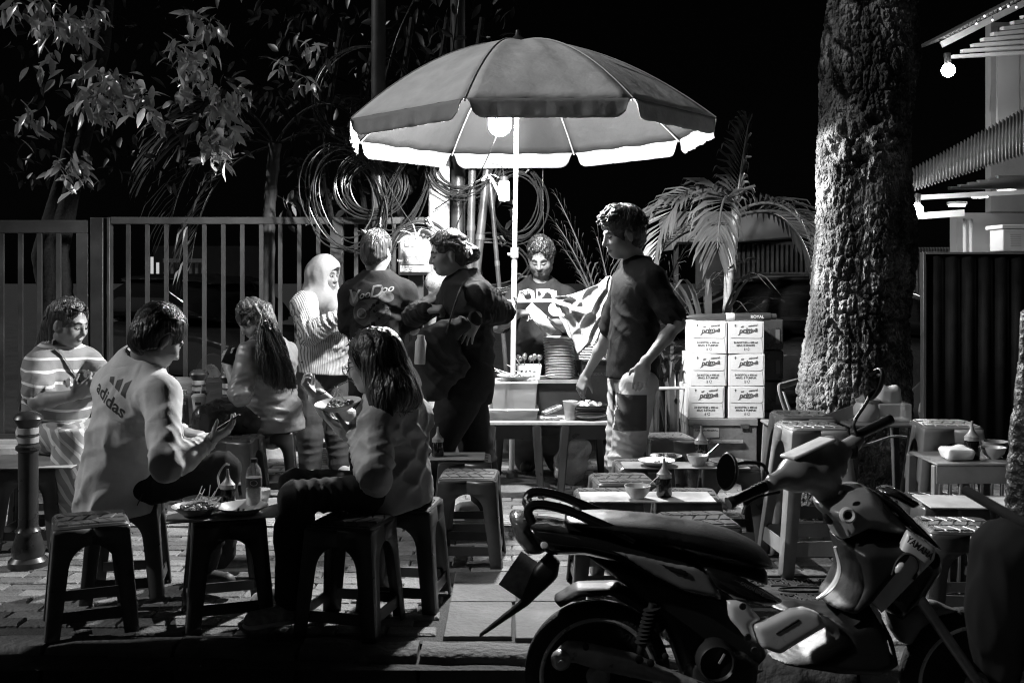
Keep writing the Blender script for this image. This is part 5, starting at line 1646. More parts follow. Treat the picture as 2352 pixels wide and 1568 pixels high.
def bowl(label, c, r=.052, h=.05, spoon=True, ang=.7, mat=None):
    t = thing('bowl', label, 'bowl', c, 'soup bowls on the tables')
    mb = MB(); mb.lathe([(0, 0), (r * .5, 0), (r * .55, .006), (r * .85, h * .5), (r, h), (r * .96, h), (r * .8, h * .5), (r * .45, .012), (0, .01)], c, 26); mb.build('shell', mat or m_bowl, t)
    mb = MB(); mb.lathe([(0, h * .55), (r * .82, h * .55)], c, 22); mb.build('soup', M('soup', .35, .15), t)
    if spoon:
        v = Vector((math.cos(ang), .2, .62)).normalized(); p = Vector(c) + Vector((r * .5 * math.cos(ang), 0, h * .6))
        s = MB(); s.tube([p, p + v * .12], [(.004, .0015)] * 2, 6); tag(s.build('spoon', m_spoon), 'spoon resting in the ' + label.replace('white ', ''), 'spoon')
    return t
bowl('white bowl with spoon on the near table behind the scooter', (X(1464, 4.66), 4.66, BT), .058, .056)
bowl('white bowl with spoon on the far table', (X(1602, 5.48), 5.48, BT), .056, .054)
bowl('white bowl on the pale slotted table', (X(2277, 4.86), 4.84, zt + .0005), .056, .052, False)
bowl('dark melamine bowl behind the white bowl on the slotted table', (X(2300, 4.9), 4.96, zt + .0005), .06, .06, False, mat=M('bowl_dark', .2, .4))
plate('white plate with leftovers at the left end of the far table', (X(1508, 5.48), 5.48, BT), .095, .026, food=[('leftovers', 8, .012, m_food_l, .008)], seed=11, group='plates on the far table')
plate('plate with dark meat pieces behind the leftover plate', (X(1530, 5.68), 5.68, TZ + .003), .085, .02, food=[('meat', 22, .013, m_food_d, .02)], seed=12, group='plates on the far table')
plate('white plate with scraps at the right end of the far table', (X(1668, 5.5), 5.5, BT), .088, .022, food=[('leftovers', 6, .01, m_food_l, .006)], seed=13, group='plates on the far table')
# front sheet table: two plates, cup, chopsticks, bottle
plate('dark plate heaped with satay and greens at the front of the sheet table', (X(450, 4.33), 4.335, BT), .098, .035, M('plate_grey', .3, .35), food=[('meat', 30, .016, m_food_d, .045), ('greens', 26, .012, M('greens', .22, .4, var=.5, vs=30), .06), ('sticks', 5, .075, M('bamboo', .7), .04)], seed=14)
plate('shallow plate with dark sauce under the resting spoon', (X(556, 4.36), 4.36, BT), .105, .03, M('plate_grey', .3), food=[('leftovers', 5, .01, m_food_d, .004)], seed=15)
plate('plate with rice at the back of the sheet table', (X(470, 4.53), 4.53, BT), .092, .024, m_plate, food=[('rice', 16, .012, m_food_l, .03), ('sticks', 3, .06, M('bamboo', .7), .03)], seed=16)
cup('small clear cup with spoon behind the water bottle', (X(598, 4.52), 4.53, BT), .03, .038, .062, .5)
s = MB(); s.tube([W(536, 1198, 4.33), W(622, 1176, 4.42)], [(.004, .0018)] * 2, 6); s.lathe([(0, -.01), (.016, 0), (0, .01)], W(534, 1199, 4.33), 10, (0, .3, 1))
tag(s.build('spoon', m_spoon), 'long spoon lying across the dark sauce plate', 'spoon')
t = thing('water_bottle', 'clear plastic water bottle with dark label on the sheet table', 'bottle', (X(583, 4.46), 4.46, BT))
c = (X(583, 4.46), 4.46, BT)
mb = MB(); mb.lathe([(0, 0), (.030, 0), (.033, .006), (.033, .07), (.031, .075), (.033, .08), (.033, .135), (.028, .165), (.0135, .185), (.0125, .192)], c, 26); mb.build('body', m_clearb, t, smooth=50)
mb = MB(); mb.lathe([(.0, .003), (.0305, .003), (.0305, .085), (0, .085)], c, 22); mb.build('water', M('bottle_water', .55, .25, var=.3, vs=30), t)
mb = MB(); mb.lathe([(.0336, .092), (.0338, .093), (.0338, .128), (.0336, .129)], c, 26); lb = mb.build('label', M('bottle_label', .12, .4, var=.3), t)
mb = MB(); mb.tube([(c[0] + .008 + .015 * math.cos(a / 16 * 6.283), c[1] - .0345, c[2] + .111 + .011 * math.sin(a / 16 * 6.283)) for a in range(16)], .0014, 5, closed=True); mb.build('emblem', m_white, lb)
mb = MB(); mb.lathe([(.0145, .1925), (.0145, .207), (0, .208)], c, 18); mb.build('cap', m_plastic_d, t)

# paper cup, milk carton and snack bag on the far left table
d = 6.86
t = thing('paper_cup', 'tall printed paper cup with straw beside the snack bag', 'cup', (X(462, d), d, BT))
c = Vector((X(461, d), d - .04, BT))
mb = MB(); mb.lathe([(0, 0), (.03, 0), (.044, .2), (0, .2)], c, 24); mb.build('wall', M('cup_print', .55, .5, var=.35, vs=14), t)
mb = MB(); mb.lathe([(.047, .2005), (.047, .212), (.035, .222), (0, .222)], c, 24); mb.build('lid', m_white, t)
mb = MB(); mb.tube([c + Vector((.008, 0, .2)), c + Vector((.02, 0, .275))], .004, 8); mb.build('straw', m_white, t)
mb = MB(); mb.box(c + Vector((.006, -.039, .165)), (.035, .012, .018)); mb.build('print_patch', m_dark, t)
t = thing('snack_bag', 'standing dark snack bag printed BROWNIES CRACKER', 'snack bag', (X(412, d), d - .05, BT))
pillow('bag', [(X(388, d), BT + .001), (X(385, d), Z(912, d)), (X(437, d), Z(910, d)), (X(440, d), BT + .001)], d - .05, .07, M('bag_foil', .14, .35, var=.3, vs=8, bump=.2), t, r=.05, h=.007)
put_text('lettering', 'BROWNIES', (X(412, d), d - .0875, Z(922, d)), .028, M('bag_print', .4, .5), t, bold=.015)
put_text('lettering', 'CRACKER', (X(410, d), d - .0885, Z(931, d)), .024, m_dark, t, bold=.015)
t = thing('milk_carton', 'small white drink carton behind the snack bag', 'carton', (X(406, d), d + .06, BT))
mb = MB(); mb.lohi((X(392, d), d + .03, BT + .001), (X(420, d), d + .09, Z(908, d))); mb.build('body', m_white, t, bev=.003)
mb = MB(); mb.bar((X(392, d), d + .06, Z(903, d)), (X(420, d), d + .06, Z(902, d)), .05, .025); mb.build('top_fold', m_white, t)

# ================================================================== bollards
m_boll = M('bollard_black', .03, .3, var=.25, vs=7, spec=.6)
m_band = M('reflective_band', .4, .4, var=.15)
def make_bollard(label, loc):
    t = thing('bollard', label, 'bollard', (0, 0, 0), 'bollards along the pavement')
    r = .046
    mb = MB(); mb.lathe([(.092, 0), (.092, .03), (.074, .05), (.078, .09), (.064, .13), (.055, .16), (.06, .175), (.05, .19), (r, .2), (r, .56), (r + .012, .57), (r + .012, .585), (r, .595), (r, .68), (r + .004, .685)], (0, 0, 0), 28); mb.build('shaft', m_boll, t)
    mb = MB(); mb.lathe([(r + .004, .6855), (.068, .715), (.07, .72), (.06, .738), (.035, .752), (0, .757)], (0, 0, 0), 28); mb.build('cap', m_boll, t)
    for z in (.602, .645):
        mb = MB(); mb.lathe([(r + .0006, z), (r + .0022, z + .001), (r + .0022, z + .03), (r + .0006, z + .031)], (0, 0, 0), 28); mb.build('band', m_band, t)
    mb = MB(); mb.lathe([(r, .6335), (r + .007, .637), (r, .641)], (0, 0, 0), 28); mb.build('ring', m_boll, t)
    t.location = loc
    return t
bo = make_bollard('black bollard with pale bands at the front left before the board table', (X(65, 5.2), 5.2, 0))
dup(bo, (X(383, 7.1), 7.1, 0), 0, 'black bollard just behind the adidas man chin', 'bollards along the pavement')
dup(bo, (X(457, 7.62), 7.62, 0), 0, 'black bollard standing before the plywood board', 'bollards along the pavement')
dup(bo, (X(527, 7.4), 7.4, 0), 0, 'black bollard hidden behind the ponytailed woman wrist', 'bollards along the pavement')

# ================================================================== water cartons
m_carton = M('carton_white', .66, .75, var=.06, vs=4, bump=.08, bs=20)
m_print = M('carton_print', .09, .7, var=.2)
m_flap = M('carton_line', .12, .8, var=.1)
CD = 7.55; CW, CH, CL = .258, .229, .37
def make_carton(lang, label, loc, rz=0):
    t = thing('water_carton', label, 'carton', (0, 0, 0), 'white drinking water cartons')
    mb = MB(); mb.lohi((-CW / 2 + .001, 0, 0), (CW / 2 - .001, CL, CH - .002)); mb.build('box', m_carton, t, bev=.004)
    y = -.0012
    # die cut handle flap: a thin dark outline with rounded corners
    mb = MB()
    pl = [(-CW / 2 + .02, .112), (CW / 2 - .03, .108), (CW / 2 - .015, .118), (CW / 2 - .012, CH - .012)]
    for a, b in zip(pl[:-1], pl[1:]): mb.bar((a[0], y, a[1]), (b[0], y, b[1]), .0022, .0016, (0, 1, 0))
    mb.build('flap_cut', m_flap, t)
    mb = MB(); mb.bar((CW / 2 - .02, y, .105), (CW / 2 - .008, y, .0), .0018, .0014, (0, 1, 0)); mb.build('edge_crease', m_flap, t)
    put_text('lettering', 'air', (-.03, y, .191), .021, m_print, t, bold=.012, shear=.25, up=(-.1, 0, 1), right=(1, 0, .1))
    put_text('lettering', 'mineral', (.045, y, .1985), .021, m_print, t, bold=.012, shear=.25, up=(-.1, 0, 1), right=(1, 0, .1))
    put_text('brand_name', 'prim-a', (.012, y, .165), .050, m_print, t, bold=.03, shear=.3, up=(-.08, 0, 1), right=(1, 0, .08))
    mb = MB(); pts = crv([(-.062, y, .128), (-.03, y, .150), (.02, y, .144), (.078, y, .168)], 6)
    mb.tube(pts, [(.004 * math.sin(math.pi * (.06 + .92 * i / (len(pts) - 1))) + .0004, .0006) for i in range(len(pts))], 6, ref=(0, 1, 0)); mb.build('swoosh', m_print, t)
    l1, l2 = ('24 BOTOL x 600 ml', 'MAKS. 8 TUMPUK') if lang == 'id' else ('24 BOTTLES x 600 ml', 'MAX. 8 STACKS')
    put_text('lettering', l1, (-.005, y, .078), .0185, m_print, t, bold=.025)
    put_text('lettering', l2, (-.005, y, .058), .0185, m_print, t, bold=.025)
    mb = MB()
    for k in range(3):
        a0 = k * 2.094 + .3
        mb.tube([(.012 + .0085 * math.cos(a0 + i * .28), y, .032 + .0085 * math.sin(a0 + i * .28)) for i in range(6)], [(.0024, .0006)] * 5 + [(.0006, .0006)], 5, ref=(0, 1, 0))
    mb.build('recycle_mark', m_print, t)
    mb = MB(); mb.bar((-.012, y, .022), (-.012, y, .036), .006, .0012, (0, 1, 0)); mb.bar((-.012, y, .036), (-.012, y, .042), .003, .0012, (0, 1, 0)); mb.build('bottle_mark', m_print, t)
    mb = MB(); mb.prism([(-.082, y, .19), (-.075, y, .19), (-.075, y, .199), (-.07, y, .199), (-.0785, y, .21), (-.087, y, .199), (-.082, y, .199)], (0, -.0006, 0)); mb.build('up_arrow', m_print, t)
    return t
CX = X(1672, CD); CZ = .412
c_id = make_carton('id', 'a', None); c_en = make_carton('en', 'b', None)
spots = [('en', -1, 0, 'white water carton bottom of the left stack on the wooden chest', -.018), ('id', 1, 0, 'white water carton bottom of the right stack on the wooden chest', .0),
         ('id', -1, 1, 'white water carton in the middle of the left stack', -.004), ('id', 1, 1, 'white water carton in the middle of the right stack', .0),
         ('id', -1, 2, 'white water carton on top of the left stack', -.004), ('en', 1, 2, 'white water carton on top of the right stack', -.002)]
first = {'id': c_id, 'en': c_en}; used_c = set()
for lang, sx, lev, lab, dx in spots:
    loc = (CX + sx * (CW / 2 + .003) + dx, CD, CZ + lev * CH); rz = rnd.gauss(0, .03)
    if lang not in used_c:
        used_c.add(lang); o = first[lang]; o.location = loc; o.rotation_euler = (0, 0, rz); o['label'] = lab
    else: dup(first[lang], loc, rz, lab, 'white drinking water cartons')
for lev in range(3):
    t = thing('wrapped_carton', ['dark wrapped carton at the bottom behind the right water stack', 'dark wrapped carton in the middle behind the right water stack', 'dark wrapped carton on top behind the right water stack'][lev], 'carton', (CX + .26, CD + .42, CZ + lev * CH), 'dark wrapped cartons behind the white ones')
    x0 = X(1700, 7.97); x1 = X(1800, 7.97)
    mb = MB(); mb.lohi((x0, 7.97, CZ + lev * CH + .001), (x1, 8.3, CZ + (lev + 1) * CH - .003)); mb.build('box', M('wrapped_dark', .05, .3, var=.4, vs=8), t, bev=.012)
    mb = MB(); mb.lohi((x1 - .06, 7.962, CZ + lev * CH + .05), (x1 - .03, 7.969, CZ + lev * CH + .15)); mb.build('label', M('dim_print', .12, .5), t)
mb = MB(); mb.lohi((X(1690, 7.97), 7.96, 0), (X(1805, 7.97), 8.32, CZ)); tag(mb.build('plinth_block', m_crate, bev=.005), 'dark block under the wrapped cartons', 'block')
ch = thing('wooden_chest', 'grey wooden chest with a lid under the water cartons', 'chest', (CX, CD, 0))
mb = MB(); mb.lohi((X(1582, CD), CD - .02, .0), (X(1737, CD), CD + .40, CZ - .05)); mb.build('body', M('chest_paint', .16, .6, var=.3, vs=6, bump=.15, bs=30), ch, bev=.004)
mb = MB(); mb.lohi((X(1580, CD), CD - .03, CZ - .0495), (X(1739, CD), CD + .41, CZ - .001)); mb.build('lid', M('chest_lid', .2, .6, var=.3, vs=6), ch, bev=.004)
for px in (1600, 1708):
    mb = MB(); mb.lohi((X(px, CD) - .03, CD - .036, CZ - .066), (X(px, CD) + .03, CD - .0305, CZ - .035)); hg = mb.build('hinge', m_galv, ch)
mb = MB(); mb.lohi((X(1592, CD), CD - .0235, Z(1003, CD)), (X(1650, CD), CD - .0205, Z(982, CD))); st_ = mb.build('sticker', m_paper, ch)
put_text('lettering', 'JUAL AIR MINERAL', (X(1621, CD), CD - .0243, Z(987, CD)), .02, m_print, st_, bold=.01)
mb = MB(); mb.bar((X(1628, CD), CD - .03, Z(1012, CD)), (X(1704, CD), CD - .03, Z(1012, CD)), .03, .018); mb.build('batten', m_wood, ch)
rt = thing('rolled_tarp', 'dark rolled tarpaulin lying on top of the cartons', 'tarp', (CX, CD + .1, CZ + 3 * CH))
rz0 = CZ + 3 * CH + .026
mb = MB(); pr = [(0, 0), (.012, .02), (.024, .1), (.026, .3), (.027, .6), (.026, .62), (.021, .622), (.021, .66), (0, .66)]
mb.lathe([(r, z) for r, z in pr], (X(1573, CD), CD + .06, rz0), 18, (1, 0, .01)); mb.build('roll', M('tarp_dark', .045, .35, var=.3, vs=12, bump=.3, bs=25, stretch=(.3, 1, 1)), rt)
put_text('lettering', 'ROYAL', (X(1742, CD), CD + .0325, rz0 + .004), .03, M('tarp_print', .6, .6), rt, bold=.02)
mb = MB(); mb.lathe([(.0275, 0), (.0285, .002), (.0285, .06), (.0275, .062)], (X(1573, CD) + .3, CD + .06, rz0 + .003), 18, (1, 0, .01)); mb.build('tape', m_white, rt)

# plastic chair back and crates near the trunk
t = thing('folding_chair', 'pale plastic chair turned away between cartons and trunk', 'chair', (X(1822, 7.6), 7.6, 0)); d = 7.0
fr = [W(1802, 885, d), W(1790, 890, d), W(1800, 930, d), W(1815, 965, d)]
mb = MB(); mb.tube(crv([W(1845, 872, d + .25), W(1800, 884, d + .05), W(1790, 892, d), W(1802, 935, d), W(1822, 985, d)], 5), [(.012, .022)] * 21, 8); mb.build('back_frame', m_st3, t)
mb = MB(); mb.bar(W(1800, 900, d + .03), W(1822, 965, d + .03), .05, .006); mb.build('back_panel', m_white, t)
mb = MB(); mb.box(Vector((X(1840, d), d + .2, .42)), (.36, .36, .02)); mb.build('seat', m_st3, t, bev=.006)
for sx in (-.15, .15):
    for sy in (.05, .35):
        mb = MB(); mb.bar((X(1840, d) + sx, d + sy, .41), (X(1840, d) + sx * 1.15, d + sy, 0), .03, .03); mb.build('leg', m_st3, t)

# basin rack behind the hijab woman
d = 7.6
t = thing('basin_rack', 'low rack with a pale basin behind the standing hijab woman', 'rack', (X(685, d), d, 0))
for z in (.02, .17, .36):
    mb = MB(); mb.lohi((X(662, d), d, z), (X(716, d), d + .3, z + .015)); mb.build('shelf', m_steel, t)
for px in (662, 713):
    mb = MB(); mb.lohi((X(px, d), d - .004, 0), (X(px, d) + .015, d + .012, .42)); mb.build('post', m_steel, t)
mb = MB(); mb.lathe([(0, 0), (.07, 0), (.11, .11), (.115, .115)], (X(688, d), d + .14, .186), 24); tag(mb.build('wash_basin', m_plate, solid=.003), 'pale round basin on the low rack', 'basin')
t = thing('drink_banner', 'small board with round SOSRO sign below the rack', 'sign', (X(680, d - .08), d - .08, .0))
mb = MB(); mb.lohi((X(664, d - .08), d - .09, .0), (X(712, d - .08), d - .075, .15)); mb.build('panel', M('sign_grey', .28, .5), t)
mb = MB(); mb.lathe([(0, 0), (.048, 0), (.048, .003), (0, .003)], (X(686, d - .08), d - .0905, .09), 26, (0, -1, 0)); mb.build('disc', m_white, t)
put_text('lettering', 'SOSRO', (X(686, d - .08), d - .0945, .088), .03, m_print, t, bold=.02, right=(1, 0, .12))
t = thing('lined_crate', 'crate of stacked white trays beside the hijab woman shins', 'crate', (X(748, d), d - .02, 0))
for k in range(14):
    mb = MB(); mb.lohi((X(722, d) + rnd.gauss(0, .003), d - .05, .03 + k * .0125), (X(772, d) + rnd.gauss(0, .003), d + .2, .03 + k * .0125 + .007)); mb.build('tray', m_plate, t)
mb = MB(); mb.lohi((X(724, d), d - .03, .0), (X(770, d), d + .19, .21)); mb.build('core', m_crate, t)
# ================================================================== people
A = lambda v: np.array(v, float)
def nrm(v): v = A(v); return v / (np.linalg.norm(v) + 1e-9)
m_skin = M('skin', .28, .5, var=.08, vs=14, bump=.06, bs=220, spec=.45)
m_skin_d = M('skin_tan', .22, .5, var=.08, vs=14, bump=.06, bs=220, spec=.45)
m_skin_s = M('skin_dimmed', .14, .5, var=.08, vs=14, bump=.06, bs=220, spec=.4)  # skin darkened to offset the bulb's glare on hijab woman and vendor
m_hair = M('black_hair', .012, .38, var=.5, vs=60, bump=.5, bs=90, stretch=(1, 1, .08), spec=.55)
m_hair_l = M('brown_hair', .05, .36, var=.7, vs=70, bump=.6, bs=100, stretch=(1, 1, .08), spec=.6)
m_brow = M('brow_hair', .02, .8, var=0)
m_eye = M('eye_dark', .015, .15, var=0, spec=.8)
m_lip = M('lip', .16, .4, var=0)
def stripes(name, v1, v2, dirv, period, duty, rough=.8, warp=.02, ws=4):
    m = M(name, v1, rough, var=.08, vs=6, bump=.12, bs=180, spec=.2)
    nt, b = nodes_of(m)
    tc = [n for n in nt.nodes if n.type == 'TEX_COORD'][0]
    nz = nt.nodes.new('ShaderNodeTexNoise'); nz.inputs['Scale'].default_value = ws; nz.inputs['Detail'].default_value = 1
    nt.links.new(tc.outputs['Object'], nz.inputs['Vector'])
    dp = nt.nodes.new('ShaderNodeVectorMath'); dp.operation = 'DOT_PRODUCT'; dp.inputs[1].default_value = dirv
    nt.links.new(tc.outputs['Object'], dp.inputs[0])
    ma = nt.nodes.new('ShaderNodeMath'); ma.operation = 'MULTIPLY_ADD'; ma.inputs[1].default_value = warp
    nt.links.new(nz.outputs[0], ma.inputs[0]); nt.links.new(dp.outputs['Value'], ma.inputs[2])
    dv = nt.nodes.new('ShaderNodeMath'); dv.operation = 'DIVIDE'; dv.inputs[1].default_value = period
    nt.links.new(ma.outputs[0], dv.inputs[0])
    fr = nt.nodes.new('ShaderNodeMath'); fr.operation = 'FRACT'; nt.links.new(dv.outputs[0], fr.inputs[0])
    lt_ = nt.nodes.new('ShaderNodeMath'); lt_.operation = 'LESS_THAN'; lt_.inputs[1].default_value = duty; nt.links.new(fr.outputs[0], lt_.inputs[0])
    mx = nt.nodes.new('ShaderNodeMix'); mx.data_type = 'FLOAT'; old = b.inputs['Base Color'].links[0].from_socket
    nt.links.new(lt_.outputs[0], mx.inputs[0]); nt.links.new(old, mx.inputs[2]); mx.inputs[3].default_value = v2
    nt.links.new(mx.outputs[0], b.inputs['Base Color'])
    return m
def wrinkle(m, s=9, k=.4):
    "adds creases to a cloth's bump"
    nt, b = nodes_of(m)
    tc = [n for n in nt.nodes if n.type == 'TEX_COORD'][0]
    nz = nt.nodes.new('ShaderNodeTexNoise'); nz.inputs['Scale'].default_value = s; nz.inputs['Detail'].default_value = 1.5; nz.inputs['Distortion'].default_value = .4
    nt.links.new(tc.outputs['Object'], nz.inputs['Vector'])
    a = nt.nodes.new('ShaderNodeMath'); a.operation = 'SUBTRACT'; a.inputs[1].default_value = .5; nt.links.new(nz.outputs[0], a.inputs[0])
    a2 = nt.nodes.new('ShaderNodeMath'); a2.operation = 'ABSOLUTE'; nt.links.new(a.outputs[0], a2.inputs[0])
    a3 = nt.nodes.new('ShaderNodeMath'); a3.operation = 'POWER'; a3.inputs[1].default_value = 1.0; nt.links.new(a2.outputs[0], a3.inputs[0])
    bp = nt.nodes.new('ShaderNodeBump'); bp.inputs['Strength'].default_value = k; bp.inputs['Distance'].default_value = .03
    nt.links.new(a3.outputs[0], bp.inputs['Height'])
    if b.inputs['Normal'].is_linked: nt.links.new(b.inputs['Normal'].links[0].from_socket, bp.inputs['Normal'])
    nt.links.new(bp.outputs[0], b.inputs['Normal'])
    return m
def cloth(name, v, rough=.85, var=.12, s=9, k=.4):
    if name in MATS: return MATS[name]
    return wrinkle(M(name, v, rough, var=var, vs=7, bump=.1, bs=170, spec=.1), s, k)

class Fig:
    """a posed figure: joints in world space, one continuous body, clothes and hair grown round the same joints"""
    def __init__(s, label, J, hf, hu=(0, 0, 1), hs=1.0, build=1.0, group=None, head_roll=0.0):
        s.J = {k: A(v) for k, v in J.items()}
        J = s.J
        s.f = nrm(hf); u = A(hu); s.r = nrm(np.cross(s.f, u)); s.u = np.cross(s.r, s.f)
        s.hs = hs; s.b = build
        lat = nrm(J['sR'] - J['sL']); s.hc0 = (J['hL'] + J['hR']) / 2
        up = nrm(J['nb'] - s.hc0); s.tf = nrm(np.cross(up, lat)); s.lat = np.cross(s.tf, up); s.up = up
        gl = min(J[k][2] for k in J)
        s.t = thing('person', label, 'person', (float(s.hc0[0]), float(s.hc0[1]), 0.0), group)
        s.HR = np.stack([s.r, s.f, s.u], 1)
    def H(s, x, y, z): return s.J['head'] + (s.r * x + s.f * y + s.u * z) * s.hs
    def grid(s, keys, m, h, extra=()):
        P = np.array([s.J[k] for k in keys] + [A(e) for e in extra])
        return SDF(P.min(0) - m, P.max(0) + m, h)
    # ---- parts of the body, all usable with extra girth for clothes
    def torso(s, F, g=0.0, chest=.150, waist=.135, hip=.155, flat=.68, bust=0.0, belly=0.0, k=.05):
        J = s.J; b = s.b; f = (s.tf, flat)
        w = s.hc0 * .55 + J['nb'] * .45; c = s.hc0 * .25 + J['nb'] * .75
        F.cone(s.hc0, w, hip * b + g, waist * b + g, k, f)
        F.cone(w, c, waist * b + g, chest * b + g, k, f)
        sl = J['sL'] - s.up * .015; sr = J['sR'] - s.up * .015
        F.cone(sl, sr, .058 * (b * .5 + .5) + g, None, .07)
        F.cone(J['nb'] - s.up * .03, c, .085 * b + g, chest * .95 * b + g, k, f)
        for a in (sl, sr): F.cone(a, J['nb'] + s.up * .015, .045 + g * .8, .045 + g * .6, .05)
        if bust:
            for sg in (-1, 1): F.ell(c - s.up * .09 + s.lat * sg * .075 * b + s.tf * .075 * b, A([bust, bust * .9, bust]) + g, None, .05)
        if belly: F.ell(w - s.up * .03 + s.tf * (.05 * b), (belly, belly, belly * 1.1), None, .08)
    def arm(s, F, sd, g=0.0, to=1.0, fore=True, k=.025, g2=None):
        J = s.J; a, e, w = J['s' + sd], J['e' + sd], J['w' + sd]; b = (s.b * .6 + .4)
        g2 = g if g2 is None else g2
        if to <= 1.0:
            e2 = a + (e - a) * to; F.cone(a, e2, .050 * b + g, (.050 - .010 * to) * b + g2, k)
        if fore:
            F.cone(a, e, .050 * b + g, .040 * b + g, k)
            F.cone(e, e + (w - e) * .35, .040 * b + g, .041 * b + g, k); F.cone(e + (w - e) * .35, w, .041 * b + g, .027 * b + g2, k)
    def leg(s, F, sd, g=0.0, to=1.0, k=.03, g2=None, thigh=.085):
        J = s.J; h, n, a = J['h' + sd], J['k' + sd], J['a' + sd]; b = s.b * .8 + .2
        g2 = g if g2 is None else g2
        F.cone(h, n, thigh * b + g, .058 * b + g, k)
        if to > 0:
            e = n + (a - n) * to
            F.cone(n, n + (e - n) * .35, .056 * b + g, .056 * b + (g + g2) / 2, k); F.cone(n + (e - n) * .35, e, .056 * b + (g + g2) / 2, (.056 - .02 * to) * b + g2, k)
    def head_parts(s, F, jaw=1.0):
        H = s.H; q = s.hs; R = s.HR
        F.ell(H(0, -.012, .035), A([.075, .094, .088]) * q, R, .01)
        F.ell(H(0, .022, -.028), A([.063 * jaw, .072, .083]) * q, R, .03)
        F.ell(H(0, .052, -.088), A([.036 * jaw, .034, .026]) * q, R, .03)
        for sg in (-1, 1):
            F.ell(H(sg * .036, .058, -.03), A([.028, .028, .03]) * q, R, .025)
            F.ell(H(sg * .079, -.006, -.012), A([.008, .018, .031]) * q, R, .006)
            F.ell(H(sg * .047, .0, -.072), A([.024 * jaw, .04, .03]) * q, R, .03)
        F.ell(H(0, .078, .022), A([.05, .018, .011]) * q, R, .018)
        for sg in (-1, 1):
            F.ell(H(sg * .031, .106, .001), A([.019, .018, .011]) * q, R, .012, 's')
            F.ell(H(sg * .031, .077, .0), A([.014, .014, .013]) * q, R, .003)
        F.cone(H(0, .092, .008), H(0, .110, -.030), .0075 * q, .0115 * q, .012)
        for sg in (-1, 1): F.ell(H(sg * .0115, .100, -.034), A([.0085, .010, .008]) * q, R, .006)
        F.ell(H(0, .091, -.060), A([.021, .010, .006]) * q, R, .006)
        F.ell(H(0, .090, -.0705), A([.017, .0095, .006]) * q, R, .005)
        F.ell(H(0, .097, -.0655), A([.02, .004, .0014]) * q, R, .003, 's')
        F.cone(H(0, -.025, -.05), s.J['nb'] + s.up * -.02, .052 * q, .056, .03)
    def hand(s, F, sd, d, pn, curl=.5, spread=.0, size=1.0, thumb=.5, curls=None):
        w = s.J['w' + sd]; d = nrm(d); pn = A(pn); pn = nrm(pn - d * (pn @ d)); lat = np.cross(d, pn)
        ts = 1 if sd == 'R' else -1          # thumb side
        lat = lat * ts * (1 if True else 1)
        q = size
        F.cone(w - d * .02, w + d * .02, .026, .026, .02, (pn, .75))
        R = np.stack([lat, d, pn], 1)
        F.box(w + d * .052 * q, A([.041, .046, .0135]) * q, R, .012, .02)
        for i, L in enumerate((.068, .076, .071, .054)):
            x = (.031 - .0205 * i) * q
            p = w + d * (.092 - .004 * abs(i - 1)) * q + lat * x
            dd = nrm(d + lat * (spread * (1.5 - i) * .25)); ang = 0
            c = curl if curls is None else curls[i]
            for seg in range(3):
                ang += c * (.75 if seg == 0 else 1.0)
                v = dd * math.cos(ang) + pn * math.sin(ang)
                e = p + v * L * q * (.45, .32, .25)[seg]
                F.cone(p, e, (.0092, .0085, .0078)[seg] * q, (.0085, .0078, .0065)[seg] * q, .004)
                p = e
        p = w + d * .03 * q + lat * .036 * q
        v = nrm(d * .65 + lat * .6 + pn * thumb)
        e = p + v * .042 * q; F.cone(p - v * .02, e, .0125 * q, .0105 * q, .012)
        v2 = nrm(v + d * .5 + pn * thumb * .9 - lat * .35); F.cone(e, e + v2 * .034 * q, .0102 * q, .0078 * q, .004)
        return w + d * .075 * q
    def body(s, hands, mat=m_skin, h=.0072, jaw=1.0, arms='LR', legto=1.0, tor=-.03, name='body'):
        keys = [k for k in s.J]
        F = s.grid(keys, .16, h)
        s.torso(F, tor, k=.03)
        for sd in 'LR':
            s.arm(F, sd, -.002)
            s.leg(F, sd, -.022, legto)
            F.cone(s.J['a' + sd], s.J['t' + sd], .03, .022, .02)
        s.head_parts(F, jaw)
        for sd, kw in hands.items(): s.hand(F, sd, **kw)
        v, q = F.arrays()
        acc = np.zeros_like(v); cnt = np.zeros(len(v))
        for a, b in ((0, 1), (1, 2), (2, 3), (3, 0)):
            np.add.at(acc, q[:, a], v[q[:, b]]); np.add.at(cnt, q[:, a], 1)
        v = .6 * v + .4 * acc / np.maximum(cnt, 1)[:, None]
        s.bo = fast_mesh(name, v, q, mat, s.t)
        s.bvh = BVHTree.FromPolygons([Vector(x) for x in v], q.tolist())
        return s.bo
    def face(s, name, path, width, mat, lift=.0012):
        "a thin strip laid on the face along a path in face coordinates"
        vs = []; fs = []
        path = crv([(x, 0, z) for x, z in path], 4) if len(path) > 2 else [Vector((x, 0, z)) for x, z in path]
        n = len(path)
        for i, p in enumerate(path):
            w = width * math.sin(math.pi * (.12 + .8 * i / (n - 1)))
            for off in (-w / 2, w / 2):
                o = Vector(s.H(p.x, .25, p.z + off))
                hit = s.bvh.ray_cast(o, Vector(-s.f))
                c = hit[0] if hit[0] is not None else Vector(s.H(p.x, .09, p.z + off))
                vs.append(c + Vector(s.f) * lift)
        for i in range(n - 1): fs.append((2 * i, 2 * i + 2, 2 * i + 3, 2 * i + 1))
        mb = MB(); mb.add(vs, fs)
        return mb.build(name, mat, s.bo, smooth=180, solid=.0012)
